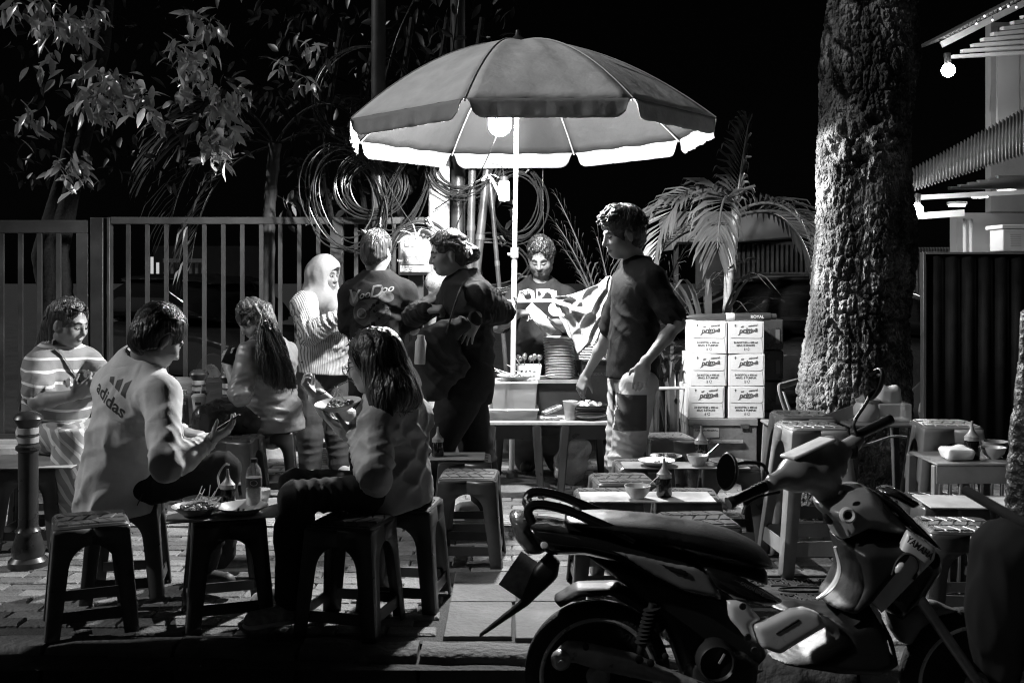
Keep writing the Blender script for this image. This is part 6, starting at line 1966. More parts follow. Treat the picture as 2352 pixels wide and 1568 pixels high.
    def features(s, eyes='down', lip=m_lip, brow=1.0):
        for sg in (-1, 1):
            s.face('eyebrow', [(sg * .012, .021), (sg * .03, .0265), (sg * .052, .019)], .011 * brow, m_brow, .0014)
            if eyes == 'down': s.face('eye', [(sg * .015, -.003), (sg * .03, -.0065), (sg * .047, -.002)], .010, m_eye, .0012)
            else: s.face('eye', [(sg * .016, .0), (sg * .03, .001), (sg * .046, .001)], .013, m_eye, .0012)
        s.face('lips', [(-.021, -.0655), (0, -.064), (.021, -.0655)], .014, lip, .0008)
    def garment(s, name, mat, keys, fn, h=.0090, m=.2, folds=.007, seed=0, cuts=(), fscale=(9, 9, 4), carve=(), extra=(), relax=1, sharp=1.0, more=()):
        F = s.grid(keys, m, h, extra)
        fn(F)
        sc = A(fscale)
        J = s.J
        sets = []                                   # (direction, cycles per metre, weight, centre, reach)
        for sd in 'LR':
            if 'e' + sd in keys:
                a, e, w = J['s' + sd], J['e' + sd], J['w' + sd]
                sets.append((nrm(e - a) * .8 + s.tf * .5, 17, .5, e * .75 + a * .25, .13)); sets.append((nrm(w - e), 24, 1.1, e * .8 + w * .2, .12))
                if 'w' + sd in keys: sets.append((nrm(w - e), 26, 1.0, w * .75 + e * .25, .11))
                sets.append((nrm(s.up * .7 + nrm(J['s' + sd] - J['nb']) * .7), 15, .55, a - s.up * .08, .14))
            if 'k' + sd in keys:
                h_, k_, a_ = J['h' + sd], J['k' + sd], J['a' + sd]
                sets.append((nrm(k_ - h_), 20, 1.0, k_ * .85 + h_ * .15, .15)); sets.append((nrm(k_ - h_) * .7 + s.lat * .6, 15, .9, h_ * .8 + k_ * .2, .18)); sets.append((nrm(a_ - k_), 18, .8, a_ * .75 + k_ * .25, .15))
        if 'nb' in keys and 'hL' in keys:
            wst = s.hc0 * .65 + J['nb'] * .35
            sets.append((nrm(s.up * .9 + s.lat * .45), 13, .9, wst, .24)); sets.append((nrm(s.up * .8 - s.lat * .6), 11, .8, wst + s.up * .1, .26)); sets.append((nrm(s.lat * .9 + s.up * .3), 10, .7, s.hc0 + s.up * .05, .25))
        sets += list(more)
        def fd(p):
            w = vnoise(p * 4.0, seed) * .09
            p2 = p + np.stack([w, -w, w * .7], 1)
            a = np.abs(vnoise(p2 * sc, seed + 1)); b_ = np.abs(vnoise(p2 * sc * 2.1 + 3.3, seed + 2))
            out = folds * ((np.minimum(a, .5) * 2 - .5) * .8 + (b_ - .3) * .6)
            bend = vnoise(p * 5.5, seed + 5) * 1.3 + vnoise(p * 11, seed + 6) * .5
            for q_, (dv, fq, wt, ce, re) in enumerate(sets):
                g = np.exp(-(((p - ce) ** 2).sum(1)) / (re * re))
                mk = np.clip(vnoise(p * 6 + q_ * 7.7, seed + 9) * 1.4 + .55, 0, 1)
                rdg = 1 - np.abs(np.sin((p @ A(dv)) * fq * math.pi + bend + q_))
                out -= folds * 2.3 * wt * sharp * g * mk * (rdg ** 1.6 - .3)
            return out
        if folds: F.warp(fd, .045)
        for c in carve: F.cone(*c[:4], k=.004, op='s')
        for p, n in cuts:
            if np.linalg.norm(A(p) - J['nb']) < .09:          # neckline: a round opening about the neck only
                nn = nrm(n); F.cone(A(p) + nn * .13, A(p) + nn * .4, .13, .13, .012, op='s')
            else: F.plane(A(p), n)
        v, q = F.arrays()
        for _ in range(relax):
            acc = np.zeros_like(v); cnt = np.zeros(len(v))
            for a, b in ((0, 1), (1, 2), (2, 3), (3, 0)):
                np.add.at(acc, q[:, a], v[q[:, b]]); np.add.at(cnt, q[:, a], 1)
            v = .6 * v + .4 * acc / np.maximum(cnt, 1)[:, None]
        o = fast_mesh(name, v, q, mat, s.t)
        o_b = BVHTree.FromPolygons([Vector(x) for x in v], q.tolist())
        s.last = o_b
        return o
    def shoe(s, sd, mat, sole=None, L=.26, pitch=0.0, name='shoe'):
        a = s.J['a' + sd]; t = s.J['t' + sd]; d = nrm(t - a); d = nrm(A([d[0], d[1], d[2] * .25])); lat = np.cross(d, [0, 0, 1])
        heel = A([a[0], a[1], t[2]]) - d * .055
        if abs(pitch) > 0: heel[2] = a[2] - .07
        toe = heel + d * L; toe[2] = t[2]
        F = SDF(np.minimum(heel, toe) - .09, np.maximum(heel, toe) + .12, .006)
        F.cone(heel + d * .04 + [0, 0, .035], toe - d * .045 + [0, 0, .028], .040, .038, .02)
        F.cone(heel + d * .05 + [0, 0, .05], a + [0, 0, .01], .040, .042, .03)
        F.plane(A([0, 0, min(heel[2], toe[2]) + .0]) if not pitch else heel * 0 + toe, A([0, 0, -1]))
        if pitch: pass
        o = F.build(name, mat, s.t)
        if sole is not None:
            F2 = SDF(np.minimum(heel, toe) - .09, np.maximum(heel, toe) + .09, .006)
            F2.cone(heel + d * .04 + [0, 0, .012], toe - d * .045 + [0, 0, .012], .045, .044, .01, ((0, 0, 1), .35))
            F2.build('sole', sole, o)
        return o
    def hair_cap(s, mat, hairline=.055, back=-.07, thick=.014, seed=0, amp=.006, sides=-.01, extra=None, name='hair', h=.0055, fscale=(40, 40, 12), m=.06, ext=()):
        "hair over the skull: cut away in front of the hairline and below the nape"
        H = s.H; q = s.hs; R = s.HR
        P = np.array([H(-.12, -.14, -.13), H(.12, .14, .17), H(.12, -.14, .17), H(-.12, .14, -.13), H(.12, -.14, -.13), H(-.12, .14, .17)] + [A(e) for e in ext])
        F = SDF(P.min(0) - m, P.max(0) + m, h)
        F.ell(H(0, -.014, .038), (A([.075, .094, .088]) + thick) * q, R, .01)
        F.ell(H(0, -.035, -.02), (A([.066, .07, .07]) + thick) * q, R, .03)
        # face opening
        F.ell(H(0, .115, -.028 + hairline - .055), A([.066, .075, .102]) * q, R, .012, 's')
        F.ell(H(0, .06, -.105), A([.12, .085, .07]) * q, R, .01, 's')
        F.ell(H(0, -.02, -.165 + (back + .07)), A([.12, .14, .075]) * q, R, .01, 's')
        for sg in (-1, 1): F.ell(H(sg * .092, .006, -.022), A([.032, .030, .050]) * q, R, .008, 's')
        if extra: extra(F)
        Ri = R
        sc = A(fscale)
        def fd(p):
            l = (p - s.J['head']) @ Ri
            return amp * (vnoise(l * sc, seed) + .6 * vnoise(l * sc * 2.1, seed + 1))
        if amp: F.warp(fd, .03)
        return F.build(name, mat, s.t, relax=0)

def locks(s, mat, paths, r=.0032, seed=0, name='hair_strands', parent=None):
    "thin separate locks of hair lying over the hair mass; paths are lists of world points"
    rr = random.Random(seed); mb = MB()
    for P_ in paths:
        pts = crv(P_, 2); n = len(pts); q = r * rr.uniform(.5, 1.2)
        mb.tube(pts, [q * (1 - .75 * (i / (n - 1)) ** 2) + .0004 for i in range(n)], 3, caps=False)
    o = mb.build(name, mat, parent or s.t, smooth=180); o['kind'] = 'stuff'
    return o
Fig.locks = locks
def cap_paths(P, n, seed, front=58, side=88, back=118, lift=1.1, swirl=.35, crown=(0, -.03), spike=0.0):
    "paths that run from the crown down over the skull"
    rr = random.Random(seed); out = []
    for k in range(n):
        az = rr.uniform(0, 6.283); st = rr.uniform(4, 55); c = math.cos(az)
        end = (front if c > 0 else back) * abs(c) + side * (1 - abs(c)); end *= rr.uniform(.8, 1.05)
        if end < st + 12: st = max(3, end - 20)
        pts = []; L = lift * rr.uniform(.985, 1.045)
        for i in range(4):
            t = math.radians(st + (end - st) * i / 3); a = az + swirl * i / 3 * rr.uniform(.5, 1.2)
            Lk = L + (spike * rr.uniform(.3, 1) if i == 3 else 0)
            pts.append(Vector(P.H(.078 * Lk * math.sin(t) * math.sin(a) + crown[0], -.014 + .097 * Lk * math.sin(t) * math.cos(a), .038 + .091 * Lk * math.cos(t))))
        out.append(pts)
    return out
def fall_paths(P, n, seed, roots, ways, jit=.012):
    "long hair: from points on the skull through way points (world) to loose ends"
    rr = random.Random(seed); out = []
    for k in range(n):
        r0 = roots[rr.randrange(len(roots))]; wy = ways[rr.randrange(len(ways))]
        pts = [Vector(P.H(*[c + rr.gauss(0, .008) for c in q])) for q in r0]
        dx = Vector((rr.gauss(0, jit), rr.gauss(0, jit * .5), rr.gauss(0, jit)))
        for i, w in enumerate(wy): pts.append(Vector(w) + dx * (1 + .4 * i) + Vector((0, -.004, 0)))
        out.append(pts)
    return out

def print_on(name, me, origin, right, up, n, bvh, mat, parent, size=1.0, lift=.0015):
    "lettering or emblem mesh pressed onto a cloth surface"
    bm = bmesh.new(); bm.from_mesh(me)
    bmesh.ops.remove_doubles(bm, verts=bm.verts, dist=1e-6)
    bmesh.ops.triangulate(bm, faces=bm.faces)
    for _ in range(5):
        es = [e for e in bm.edges if e.calc_length() * size > .012]
        if es: bmesh.ops.subdivide_edges(bm, edges=es, cuts=1)
    bmesh.ops.triangulate(bm, faces=bm.faces)
    r, u, n = Vector(nrm(right)), Vector(nrm(up)), Vector(nrm(n))
    for v in bm.verts:
        p = Vector(origin) + r * v.co.x * size + u * v.co.y * size
        hit = bvh.ray_cast(p + n * .35, -n)
        base = hit[0] if hit[0] is not None else p
        v.co = base + n * (lift + (0.0006 if v.co.z > 0 else -.0006))
    m2 = bpy.data.meshes.new(name); bm.to_mesh(m2); bm.free()
    return mesh_obj(name, m2, mat, parent)
def flat_mesh(polys):
    me = bpy.data.meshes.new('flat'); mb = MB()
    for P in polys: mb.add([(x, y, 0.0) for x, y in P], [tuple(range(len(P)))])
    me.from_pydata(mb.v, [], mb.f); me.update(); return me
def ring_poly(cx, cy, rx, ry, t, n=28):
    out = []
    for i in range(n):
        a, b = 2 * math.pi * i / n, 2 * math.pi * (i + 1) / n
        out.append([(cx + rx * math.cos(a), cy + ry * math.sin(a)), (cx + rx * math.cos(b), cy + ry * math.sin(b)), (cx + (rx - t) * math.cos(b), cy + (ry - t) * math.sin(b)), (cx + (rx - t) * math.cos(a), cy + (ry - t) * math.sin(a))])
    return out
def disc_poly(cx, cy, rx, ry, n=24): return [[(cx + rx * math.cos(2 * math.pi * i / n), cy + ry * math.sin(2 * math.pi * i / n)) for i in range(n)]]
def grid_poly(x0, y0, x1, y1, n=12):
    return [[(x0 + (x1 - x0) * (i + a) / n, y0 + (y1 - y0) * (j + b) / n) for a, b in ((0, 0), (1, 0), (1, 1), (0, 1))] for i in range(n) for j in range(n)]
def bar_poly(x0, y0, x1, y1, t):
    d = Vector((x1 - x0, y1 - y0)); d.normalize(); p = Vector((-d.y, d.x)) * t / 2
    return [[(x0 + p.x, y0 + p.y), (x0 - p.x, y0 - p.y), (x1 - p.x, y1 - p.y), (x1 + p.x, y1 + p.y)]]
def phone(label, c, right, up, lit=False):
    r = Vector(nrm(right)); u = Vector(up); u = (u - r * u.dot(r)).normalized(); n = r.cross(u)
    t = thing('phone', label, 'phone', c); R = Matrix((r, u, n)).transposed()
    mb = MB(); mb.box(c, (.072, .15, .008), R); mb.build('case', M('phone_case', .02, .3), t, bev=.003)
    mb = MB(); mb.box(Vector(c) + n * .0046, (.066, .142, .001), R)
    if lit:
        ms = M('phone_screen_lit', .02, .1, var=0)
        nt, b = nodes_of(ms)
        if not b.inputs['Emission Strength'].is_linked:
            tc = [x for x in nt.nodes if x.type == 'TEX_COORD'][0]
            vo = nt.nodes.new('ShaderNodeTexVoronoi'); vo.inputs['Scale'].default_value = 60; vo.distance = 'CHEBYCHEV'
            nt.links.new(tc.outputs['Object'], vo.inputs['Vector'])
            b.inputs['Emission Color'].default_value = (1, 1, 1, 1)
            mm = nt.nodes.new('ShaderNodeMath'); mm.operation = 'MULTIPLY'; mm.inputs[1].default_value = .8
            bwn = nt.nodes.new('ShaderNodeRGBToBW'); nt.links.new(vo.outputs['Color'], bwn.inputs[0]); nt.links.new(bwn.outputs[0], mm.inputs[0]); nt.links.new(mm.outputs[0], b.inputs['Emission Strength'])
    else: ms = M('phone_screen', .01, .06, var=0, spec=.8)
    mb.build('screen', ms, t)
    return t
CAMP = Vector((0, 0, CAM_H))
def on_cloth(px, py, bvh, lift=.004):
    dr = (W(px, py, 1) - CAMP).normalized()
    h = bvh.ray_cast(CAMP, dr)
    return (h[0] - dr * lift) if h[0] is not None else None
def strap_on(name, path, bvh, width, mat, parent, d0):
    pts = []
    for p in crv([(x, 0, y) for x, y in path], 5):
        c = on_cloth(p.x, p.z, bvh, .012); pts.append(c if c is not None else W(p.x, p.z, d0))
    mb = MB(); mb.tube(pts, [(width / 2, .0025)] * len(pts), 6, ref=(1, 0, 1)); return mb.build(name, mat, parent)
def g3(px, d, z): return Vector((X(px, d), d, z))

# ---------------------------------------------------------------- woman in the striped shirt
J = dict(head=W(158, 742, 5.9), nb=W(136, 806, 5.93), sR=W(92, 838, 5.80), sL=W(196, 830, 6.06), eR=W(86, 922, 5.64), wR=W(172, 906, 5.48), eL=W(243, 876, 5.9), wL=W(236, 905, 5.6),
         hR=W(92, 992, 5.9), hL=W(150, 994, 6.05), kR=W(162, 994, 5.6), kL=W(226, 994, 5.78), aR=g3(165, 5.58, .09), aL=g3(235, 5.75, .09), tR=g3(185, 5.44, .03), tL=g3(258, 5.62, .03))
P = Fig('seated woman in striped T-shirt with long half tied hair', J, (.93, -.33, -.26), hs=1.06, build=1.1)
P.body({'R': dict(d=(.75, -.1, .45), pn=(-.2, .6, .5), curl=.55), 'L': dict(d=(.2, -.6, .2), pn=(-.6, 0, .3), curl=.5)}, jaw=1.12)
P.features('down')
m_tee = stripes('striped_tee', .24, .72, (.12, -.05, 1), .066, .2, warp=.05)
def sh(F):
    P.torso(F, .022, bust=.075, belly=.16)
    for sd in 'LR': P.arm(F, sd, .026, .74, False, g2=.040)
P.garment('tee_shirt', m_tee, ['nb', 'sL', 'sR', 'eL', 'eR', 'hL', 'hR'], sh, folds=.006, seed=4, cuts=[(J['hR'] - Vector((0, 0, .04)), (0, 0, -1)), (Vector(P.J['nb'] + P.up * .035 + P.tf * .0), nrm(P.up * .9 - P.tf * .15))])
tb = P.last
def tr(F):
    P.torso(F, .012, chest=.02, waist=.11)
    for sd in 'LR': P.leg(F, sd, .03, 1.0, g2=.05)
P.garment('trousers', stripes('striped_trousers', .30, .62, (.75, .3, .55), .05, .35, warp=.06, ws=6), ['hL', 'hR', 'kL', 'kR', 'aL', 'aR'], tr, folds=.008, seed=9, cuts=[(W(0, 965, 5.9), (0, 0, 1))])
for sd in 'LR': P.shoe(sd, m_plastic_d)
H = P.H
def hx1(F):
    F.cone(H(0, -.10, .02), W(105, 800, 6.0), .05, .055, .03); F.cone(W(105, 800, 6.0), W(78, 862, 6.0), .055, .05, .03, ((0, 1, 0), .7)); F.cone(W(78, 862, 6.0), W(58, 935, 5.98), .05, .03, .03, ((0, 1, 0), .7))
    F.cone(H(.03, -.07, -.04), W(128, 808, 5.86), .045, .04, .03)
P.hair_cap(m_hair_l, hairline=.075, thick=.013, seed=3, extra=hx1, ext=[W(60, 940, 6.0), W(105, 800, 6.0)], fscale=(55, 55, 9))
P.locks(m_hair_l, fall_paths(P, 182, 1, [[(.03, .07, .085), (.06, .0, .085), (.05, -.08, .03)], [(-.02, .07, .09), (0, 0, .125), (0, -.09, .05)], [(.05, .05, .06), (.075, -.02, .05), (.05, -.09, 0)]], [[W(112, 795, 5.88), W(85, 860, 5.9), W(60, 935, 5.92)], [W(118, 800, 5.86), W(95, 862, 5.88), W(72, 930, 5.92)]]), seed=2, r=.0022)
mb = MB()
c = W(113, 790, 5.85)
for k in range(5): mb.lathe([(0, -.012), (.012, 0), (0, .012)], c + Vector((.012 * math.cos(k * 1.26), -.01, .012 * math.sin(k * 1.26))), 7)
mb.build('hair_clip', m_plate, P.t)
strap_on('bag_strap', [(128, 800), (142, 814), (156, 836), (172, 860), (190, 886)], tb, .015, M('strap_grey', .06, .5), P.t, 5.7)
mb = MB(); mb.lathe([(0, -.004), (.004, 0), (0, .004)], H(.084, -.003, -.045), 8); mb.build('earring', M('steel_bright', .8, .2, .9), P.t)
for (px, py, s) in ((154, 880, .022), (168, 893, .018), (199, 860, .018)):
    q_ = on_cloth(px, py, tb, .0)
    if q_ is not None:
        mb = MB(); mb.lathe([(0, 0), (s, .0), (s * .9, .003), (0, .004)], q_, 14, (-.05, -1, 0.1)); mb.lathe([(0, .0), (s * .55, .0), (s * .5, .003), (0, .004)], q_ + Vector((s * .5, -.001, s * .9)), 12, (-.05, -1, .1)); mb.build('patch_print', M('patch_white', .7, .7), P.t)

# ---------------------------------------------------------------- man in the white track jacket
J = dict(head=W(364, 776, 4.52), nb=W(318, 842, 4.55), sL=W(262, 880, 4.68), sR=W(368, 902, 4.42), eR=W(384, 1068, 4.24), wR=W(478, 1014, 4.45), eL=W(362, 1010, 4.95), wL=W(418, 992, 4.78),
         hL=W(262, 1104, 4.80), hR=W(312, 1108, 4.66), kR=W(508, 1082, 4.66), kL=W(500, 1086, 4.92), aR=g3(462, 4.78, .09), aL=g3(508, 5.0, .09), tR=g3(492, 4.74, .03), tL=g3(540, 5.0, .03))
P = Fig('seated man in white adidas track jacket looking down at his phone', J, (.60, .60, -.53), hs=1.06, build=1.12)
P.body({'R': dict(d=(.75, .15, .45), pn=(-.4, .2, .8), curl=.42, thumb=.5), 'L': dict(d=(.9, -.2, -.12), pn=(-.1, .1, -.9), curl=.3)}, jaw=1.05)
P.features('down')
def sh(F):
    P.torso(F, .028, chest=.145, waist=.145, hip=.15, flat=.72)
    F.cone(P.hc0 + A([0, 0, .02]), P.hc0 + A([-.04, -.03, -.16]), .175, .19, .06, (P.tf, .75))
    F.cone(P.hc0 * .6 + P.J['nb'] * .4 - P.tf * .05, P.hc0 - P.tf * .07 - A([0, 0, .06]), .13, .15, .06)
    for sd in 'LR': P.arm(F, sd, .018, 1.0, True, g2=.010)
P.garment('track_jacket', cloth('jacket_white', .60), ['nb', 'sL', 'sR', 'eL', 'eR', 'wL', 'wR', 'hL', 'hR'], sh, folds=.0075, seed=22, m=.28, fscale=(8, 8, 3), more=[(P.lat * .95 + P.up * .2, 8, 1.6, P.hc0 - P.tf * .12 + P.up * .12, .26), (P.lat * .9 - P.up * .25, 11, 1.1, P.hc0 - P.tf * .1 - P.up * .02, .2)],
          cuts=[(W(270, 1196, 4.55), (.12, .0, -1)), (Vector(P.J['nb'] + P.up * .05), nrm(P.up * .9 + P.tf * .1)), (Vector(P.J['wR']) , nrm(P.J['wR'] - P.J['eR'])) if False else (Vector((99, 0, 0)), (1, 0, 0))])
tb = P.last
jb = bpy.data.objects[P.t.name].children[-1]
def col(F):
    F.cone(P.J['nb'] - P.up * .005, P.J['nb'] + P.up * .045 + P.tf * .01, .082, .074, .01)
    F.cone(P.J['nb'] - P.up * .06, P.J['nb'] + P.up * .12 + P.tf * .02, .066, .066, .004, op='s')
P.garment('collar', cloth('collar_dark', .02), ['nb'], col, folds=.002, seed=2, h=.006, m=.16)
def tr(F):
    P.torso(F, .005, chest=.02, waist=.11)
    for sd in 'LR': P.leg(F, sd, .018, .95, g2=.028)
P.garment('trousers', cloth('trousers_black', .018), ['hL', 'hR', 'kL', 'kR', 'aL', 'aR'], tr, folds=.006, seed=19)
for sd in 'LR': P.shoe(sd, M('shoe_dark', .06, .5, var=.5, vs=60), M('sole_pale', .5, .7))
P.hair_cap(m_hair, hairline=.062, back=-.085, thick=.013, seed=5, amp=.004, fscale=(34, 34, 34))
P.locks(m_hair, cap_paths(P, 420, 3, 55, 80, 112, 1.13), r=.0017, seed=3)
# back print: three slanted bars and the word
bn = nrm(-P.tf + A([-.15, -.35, .1])); br = nrm(np.cross([0, 0, 1], bn)); bu = np.cross(bn, br)
ct = on_cloth(262, 906, tb, 0)
rot = math.radians(-33); rr_ = br * math.cos(rot) + bu * math.sin(rot); uu_ = -br * math.sin(rot) + bu * math.cos(rot)
m_logo = M('logo_print', .05, .6, var=.2)
print_on('lettering', text_mesh('adidas', 1, .02, 0, 0), on_cloth(247, 918, tb, 0), rr_, uu_, bn, tb, m_logo, jb, .083)
for i, (a, b_) in enumerate(((.024, .018), (.046, .04), (.07, .066))):
    x = -.052 + i * .045
    print_on('stripe_print', flat_mesh([[(x, 0), (x + .032, 0), (x + .032 - .022, b_ * 1.0 + .012), (x - .012, b_ * .6 + .004)]]), on_cloth(266, 892, tb, 0), rr_, uu_, bn, tb, m_logo, jb, 1.0)
mb = MB(); a_ = on_cloth(337, 1108, tb, .002); b_ = on_cloth(315, 1160, tb, .002)
if a_ and b_: mb.tube([a_, a_.lerp(b_, .5) + Vector((.004, -.004, 0)), b_], [(.002, .002), (.008, .003), (.003, .002)], 6); mb.build('pocket_zip', m_dark, P.t)
wv = Vector(P.J['wR']); phone('lit phone in the hand of the track jacket man', wv + Vector((.75, .15, .45)) * .1 + Vector((-.4, .2, .8)) * .03, (.2, -.97, .1), (.78, .1, .5), True)

# ---------------------------------------------------------------- woman with the ponytail
J = dict(head=W(582, 733, 6.75), nb=W(610, 790, 6.8), sL=W(573, 812, 6.66), sR=W(652, 810, 6.95), eL=W(552, 905, 6.45), wL=W(525, 845, 6.62), eR=W(600, 900, 7.1), wR=W(545, 855, 6.95),
         hL=W(608, 966, 6.86), hR=W(652, 964, 7.0), kL=W(476, 962, 6.64), kR=W(500, 950, 6.95), aL=g3(472, 6.62, .09), aR=g3(505, 6.95, .09), tL=g3(450, 6.55, .03), tR=g3(482, 6.9, .03))
P = Fig('seated woman with long clipped back hair bent over her phone', J, (-.74, .30, -.60), hs=1.02, build=1.2)
P.body({'L': dict(d=(-.12, .1, 1), pn=(.35, .85, .0), curl=.75, thumb=.4), 'R': dict(d=(-.6, -.3, .4), pn=(.2, -.3, .5), curl=.6)})
P.features('down')
def sh(F):
    P.torso(F, .016, flat=.74, hip=.165); F.cone(P.hc0 - P.tf * .03, P.hc0 - A([0, 0, .03]) - P.tf * .04, .175, .18, .05, (P.tf, .78))
    P.arm(F, 'L', .02, 1.0, False, g2=.026); P.arm(F, 'R', .02, 1.0, True, g2=.016)
    F.cone(P.J['eL'], P.J['eL'] * .72 + P.J['wL'] * .28, .062, .052, .02)
P.garment('satin_blouse', M('satin_grey', .17, .36, var=.1, vs=5, bump=.1, bs=60, spec=.5), ['nb', 'sL', 'sR', 'eL', 'eR', 'wR', 'hL', 'hR'], sh, folds=.012, seed=41, m=.26, fscale=(4.5, 4.5, 12), more=[(P.up * .95 + P.lat * .15, 13, 1.8, P.hc0 - P.tf * .1 + P.up * .12, .17)], cuts=[(W(600, 988, 6.9), (0, 0, -1)), (Vector(P.J['nb'] + P.up * .03), P.up)])
def tr(F):
    P.torso(F, .0, chest=.02, waist=.1)
    for sd in 'LR': P.leg(F, sd, .02, 1.0, g2=.02)
P.garment('trousers', M('leatherette', .03, .3, var=.2, bump=.1, bs=60, spec=.5), ['hL', 'hR', 'kL', 'kR', 'aL', 'aR'], tr, folds=.008, seed=47)
for sd in 'LR': P.shoe(sd, m_plastic_d)
H = P.H
def hx3(F):
    F.cone(H(0, -.11, .0), W(622, 765, 6.70), .04, .055, .03)
    for (a, b_, r1, r2) in (((612, 772), (640, 880), .06, .045), ((630, 775), (668, 880), .055, .04), ((600, 775), (618, 868), .055, .04), ((590, 785), (596, 850), .04, .028)):
        F.cone(W(a[0], a[1], 6.70), W(b_[0], b_[1], 6.62), r1, r2, .03, ((0, 1, 0), .55))
P.hair_cap(m_hair_l, hairline=.07, thick=.014, seed=31, extra=hx3, ext=[W(640, 900, 6.7), W(690, 800, 6.7), W(560, 800, 6.5)], amp=.009, fscale=(50, 50, 8))
P.locks(m_hair_l, fall_paths(P, 156, 4, [[(.0, .08, .08), (-.03, .0, .12), (0, -.1, .04)], [(-.05, .05, .06), (-.08, -.02, .05), (-.03, -.1, .0)], [(-.07, .04, .0), (-.08, -.04, .0), (-.02, -.11, -.02)]], [[W(617, 750, 6.64)]], .006) + fall_paths(P, 208, 5, [[(0, -.12, .0)], [(-.04, -.10, -.03)], [(-.06, -.06, -.06)]], [[W(610, 775, 6.62), W(625, 830, 6.57), W(632, 886, 6.56)], [W(630, 780, 6.62), W(655, 835, 6.56), W(668, 890, 6.55)], [W(596, 785, 6.58), W(602, 830, 6.53), W(606, 872, 6.52)], [W(618, 770, 6.62), W(640, 830, 6.55), W(650, 895, 6.54)]]), seed=5, r=.0024)
mb = MB(); c = W(617, 746, 6.62)
for k in range(7): mb.tube([c + Vector((.02 * math.cos(k), .0, .02 * math.sin(k))), c + Vector((.034 * math.cos(k + .4), -.012, .034 * math.sin(k + .4)))], .007, 6)
mb.build('hair_claw', m_plastic_d, P.t)
mb = MB(); w_ = Vector(P.J['wL']); mb.tube([w_ + Vector((.032 * math.cos(a / 12 * 6.283), .03 * math.sin(a / 12 * 6.283), -.03 + .006 * math.cos(a))) for a in range(12)], .004, 6, closed=True); mb.build('bracelet', M('bracelet', .4, .4), P.t)
phone('phone held up by the ponytailed woman', W(530, 816, 6.60), (.95, .1, -.28), (.2, .5, .35))

# ---------------------------------------------------------------- woman in the hijab
J = dict(head=W(744, 632, 7.4), nb=W(735, 682, 7.42), sR=W(696, 700, 7.27), sL=W(776, 698, 7.52), eR=W(712, 768, 7.12), wR=W(766, 730, 7.06), eL=W(800, 762, 7.44), wL=W(768, 752, 7.16),
         hR=W(716, 838, 7.36), hL=W(768, 838, 7.5), kR=W(712, 955, 7.3), kL=W(775, 955, 7.46), aR=g3(712, 7.32, .09), aL=g3(778, 7.46, .09), tR=g3(724, 7.18, .03), tL=g3(800, 7.36, .03))
P = Fig('standing woman in white hijab and striped tunic with folded arms', J, (.90, -.42, -.10), hs=.98, build=1.12)
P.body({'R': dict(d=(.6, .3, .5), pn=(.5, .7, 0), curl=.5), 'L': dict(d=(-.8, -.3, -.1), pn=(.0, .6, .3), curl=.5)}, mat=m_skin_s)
P.features('open')
def sh(F):
    P.torso(F, .028, flat=.82, bust=.07, belly=.17)
    hem = (P.J['hL'] + P.J['hR']) / 2 - A([0, 0, .06])
    F.cone(P.hc0 + P.up * .2, hem - A([0, 0, .04]), .16, .215, .06, (P.tf, .85))
    for sd in 'LR': P.arm(F, sd, .028, 1.0, True, g2=.016)
P.garment('tunic', stripes('pinstripe_tunic', .34, .10, (.82, .57, .05), .0115, .36, warp=.012, ws=5), ['nb', 'sL', 'sR', 'eL', 'eR', 'wL', 'wR', 'hL', 'hR'], sh, folds=.012, seed=52, m=.26, fscale=(11, 11, 3.5), cuts=[(W(740, 856, 7.4), (-.1, .0, -1)), (Vector(P.J['nb'] + P.up * .03), P.up)])
def tr(F):
    P.torso(F, .0, chest=.02, waist=.1)
    for sd in 'LR': P.leg(F, sd, .02, .96, g2=.035)
P.garment('trousers', cloth('trousers_charcoal', .05), ['hL', 'hR', 'kL', 'kR', 'aL', 'aR'], tr, folds=.007, seed=57)
for sd in 'LR': P.shoe(sd, M('sandal_pale', .45, .6), name='sandal')
H = P.H
def hij(F):
    R = P.HR
    F.ell(H(0, -.01, .036), (.098, .118, .112), R, .02)
    F.cone(H(0, .03, .075), H(0, .085, .075), .06, .028, .04)
    F.cone(H(0, -.03, -.02), P.J['nb'] - P.up * .0, .105, .12, .05)
    F.cone(H(0, .03, -.10), P.J['nb'] + P.tf * .06 - P.up * .05, .085, .10, .05)
    for sd in 'LR': F.cone(P.J['nb'], P.J['s' + sd] + P.up * .012, .10, .085, .06, (P.up, .8))
    F.cone(P.J['nb'] + P.tf * .05 - P.up * .05, W(768, 712, 7.24), .11, .075, .06)
    F.cone(P.J['nb'] - P.tf * .05, W(688, 738, 7.42), .10, .04, .06, (P.tf, .6))
    F.ell(H(0, .11, -.030), A([.070, .09, .096]) , R, .012, 's')
    F.ell(H(0, .035, -.035), A([.066, .062, .085]), R, .006, 's')
P.garment('hijab', fabric('hijab_cloth', .2, .04, .05), ['head', 'nb', 'sL', 'sR'], hij, folds=.012, seed=61, h=.0065, m=.26, fscale=(6.5, 6.5, 3.2), extra=[W(688, 745, 7.42)])

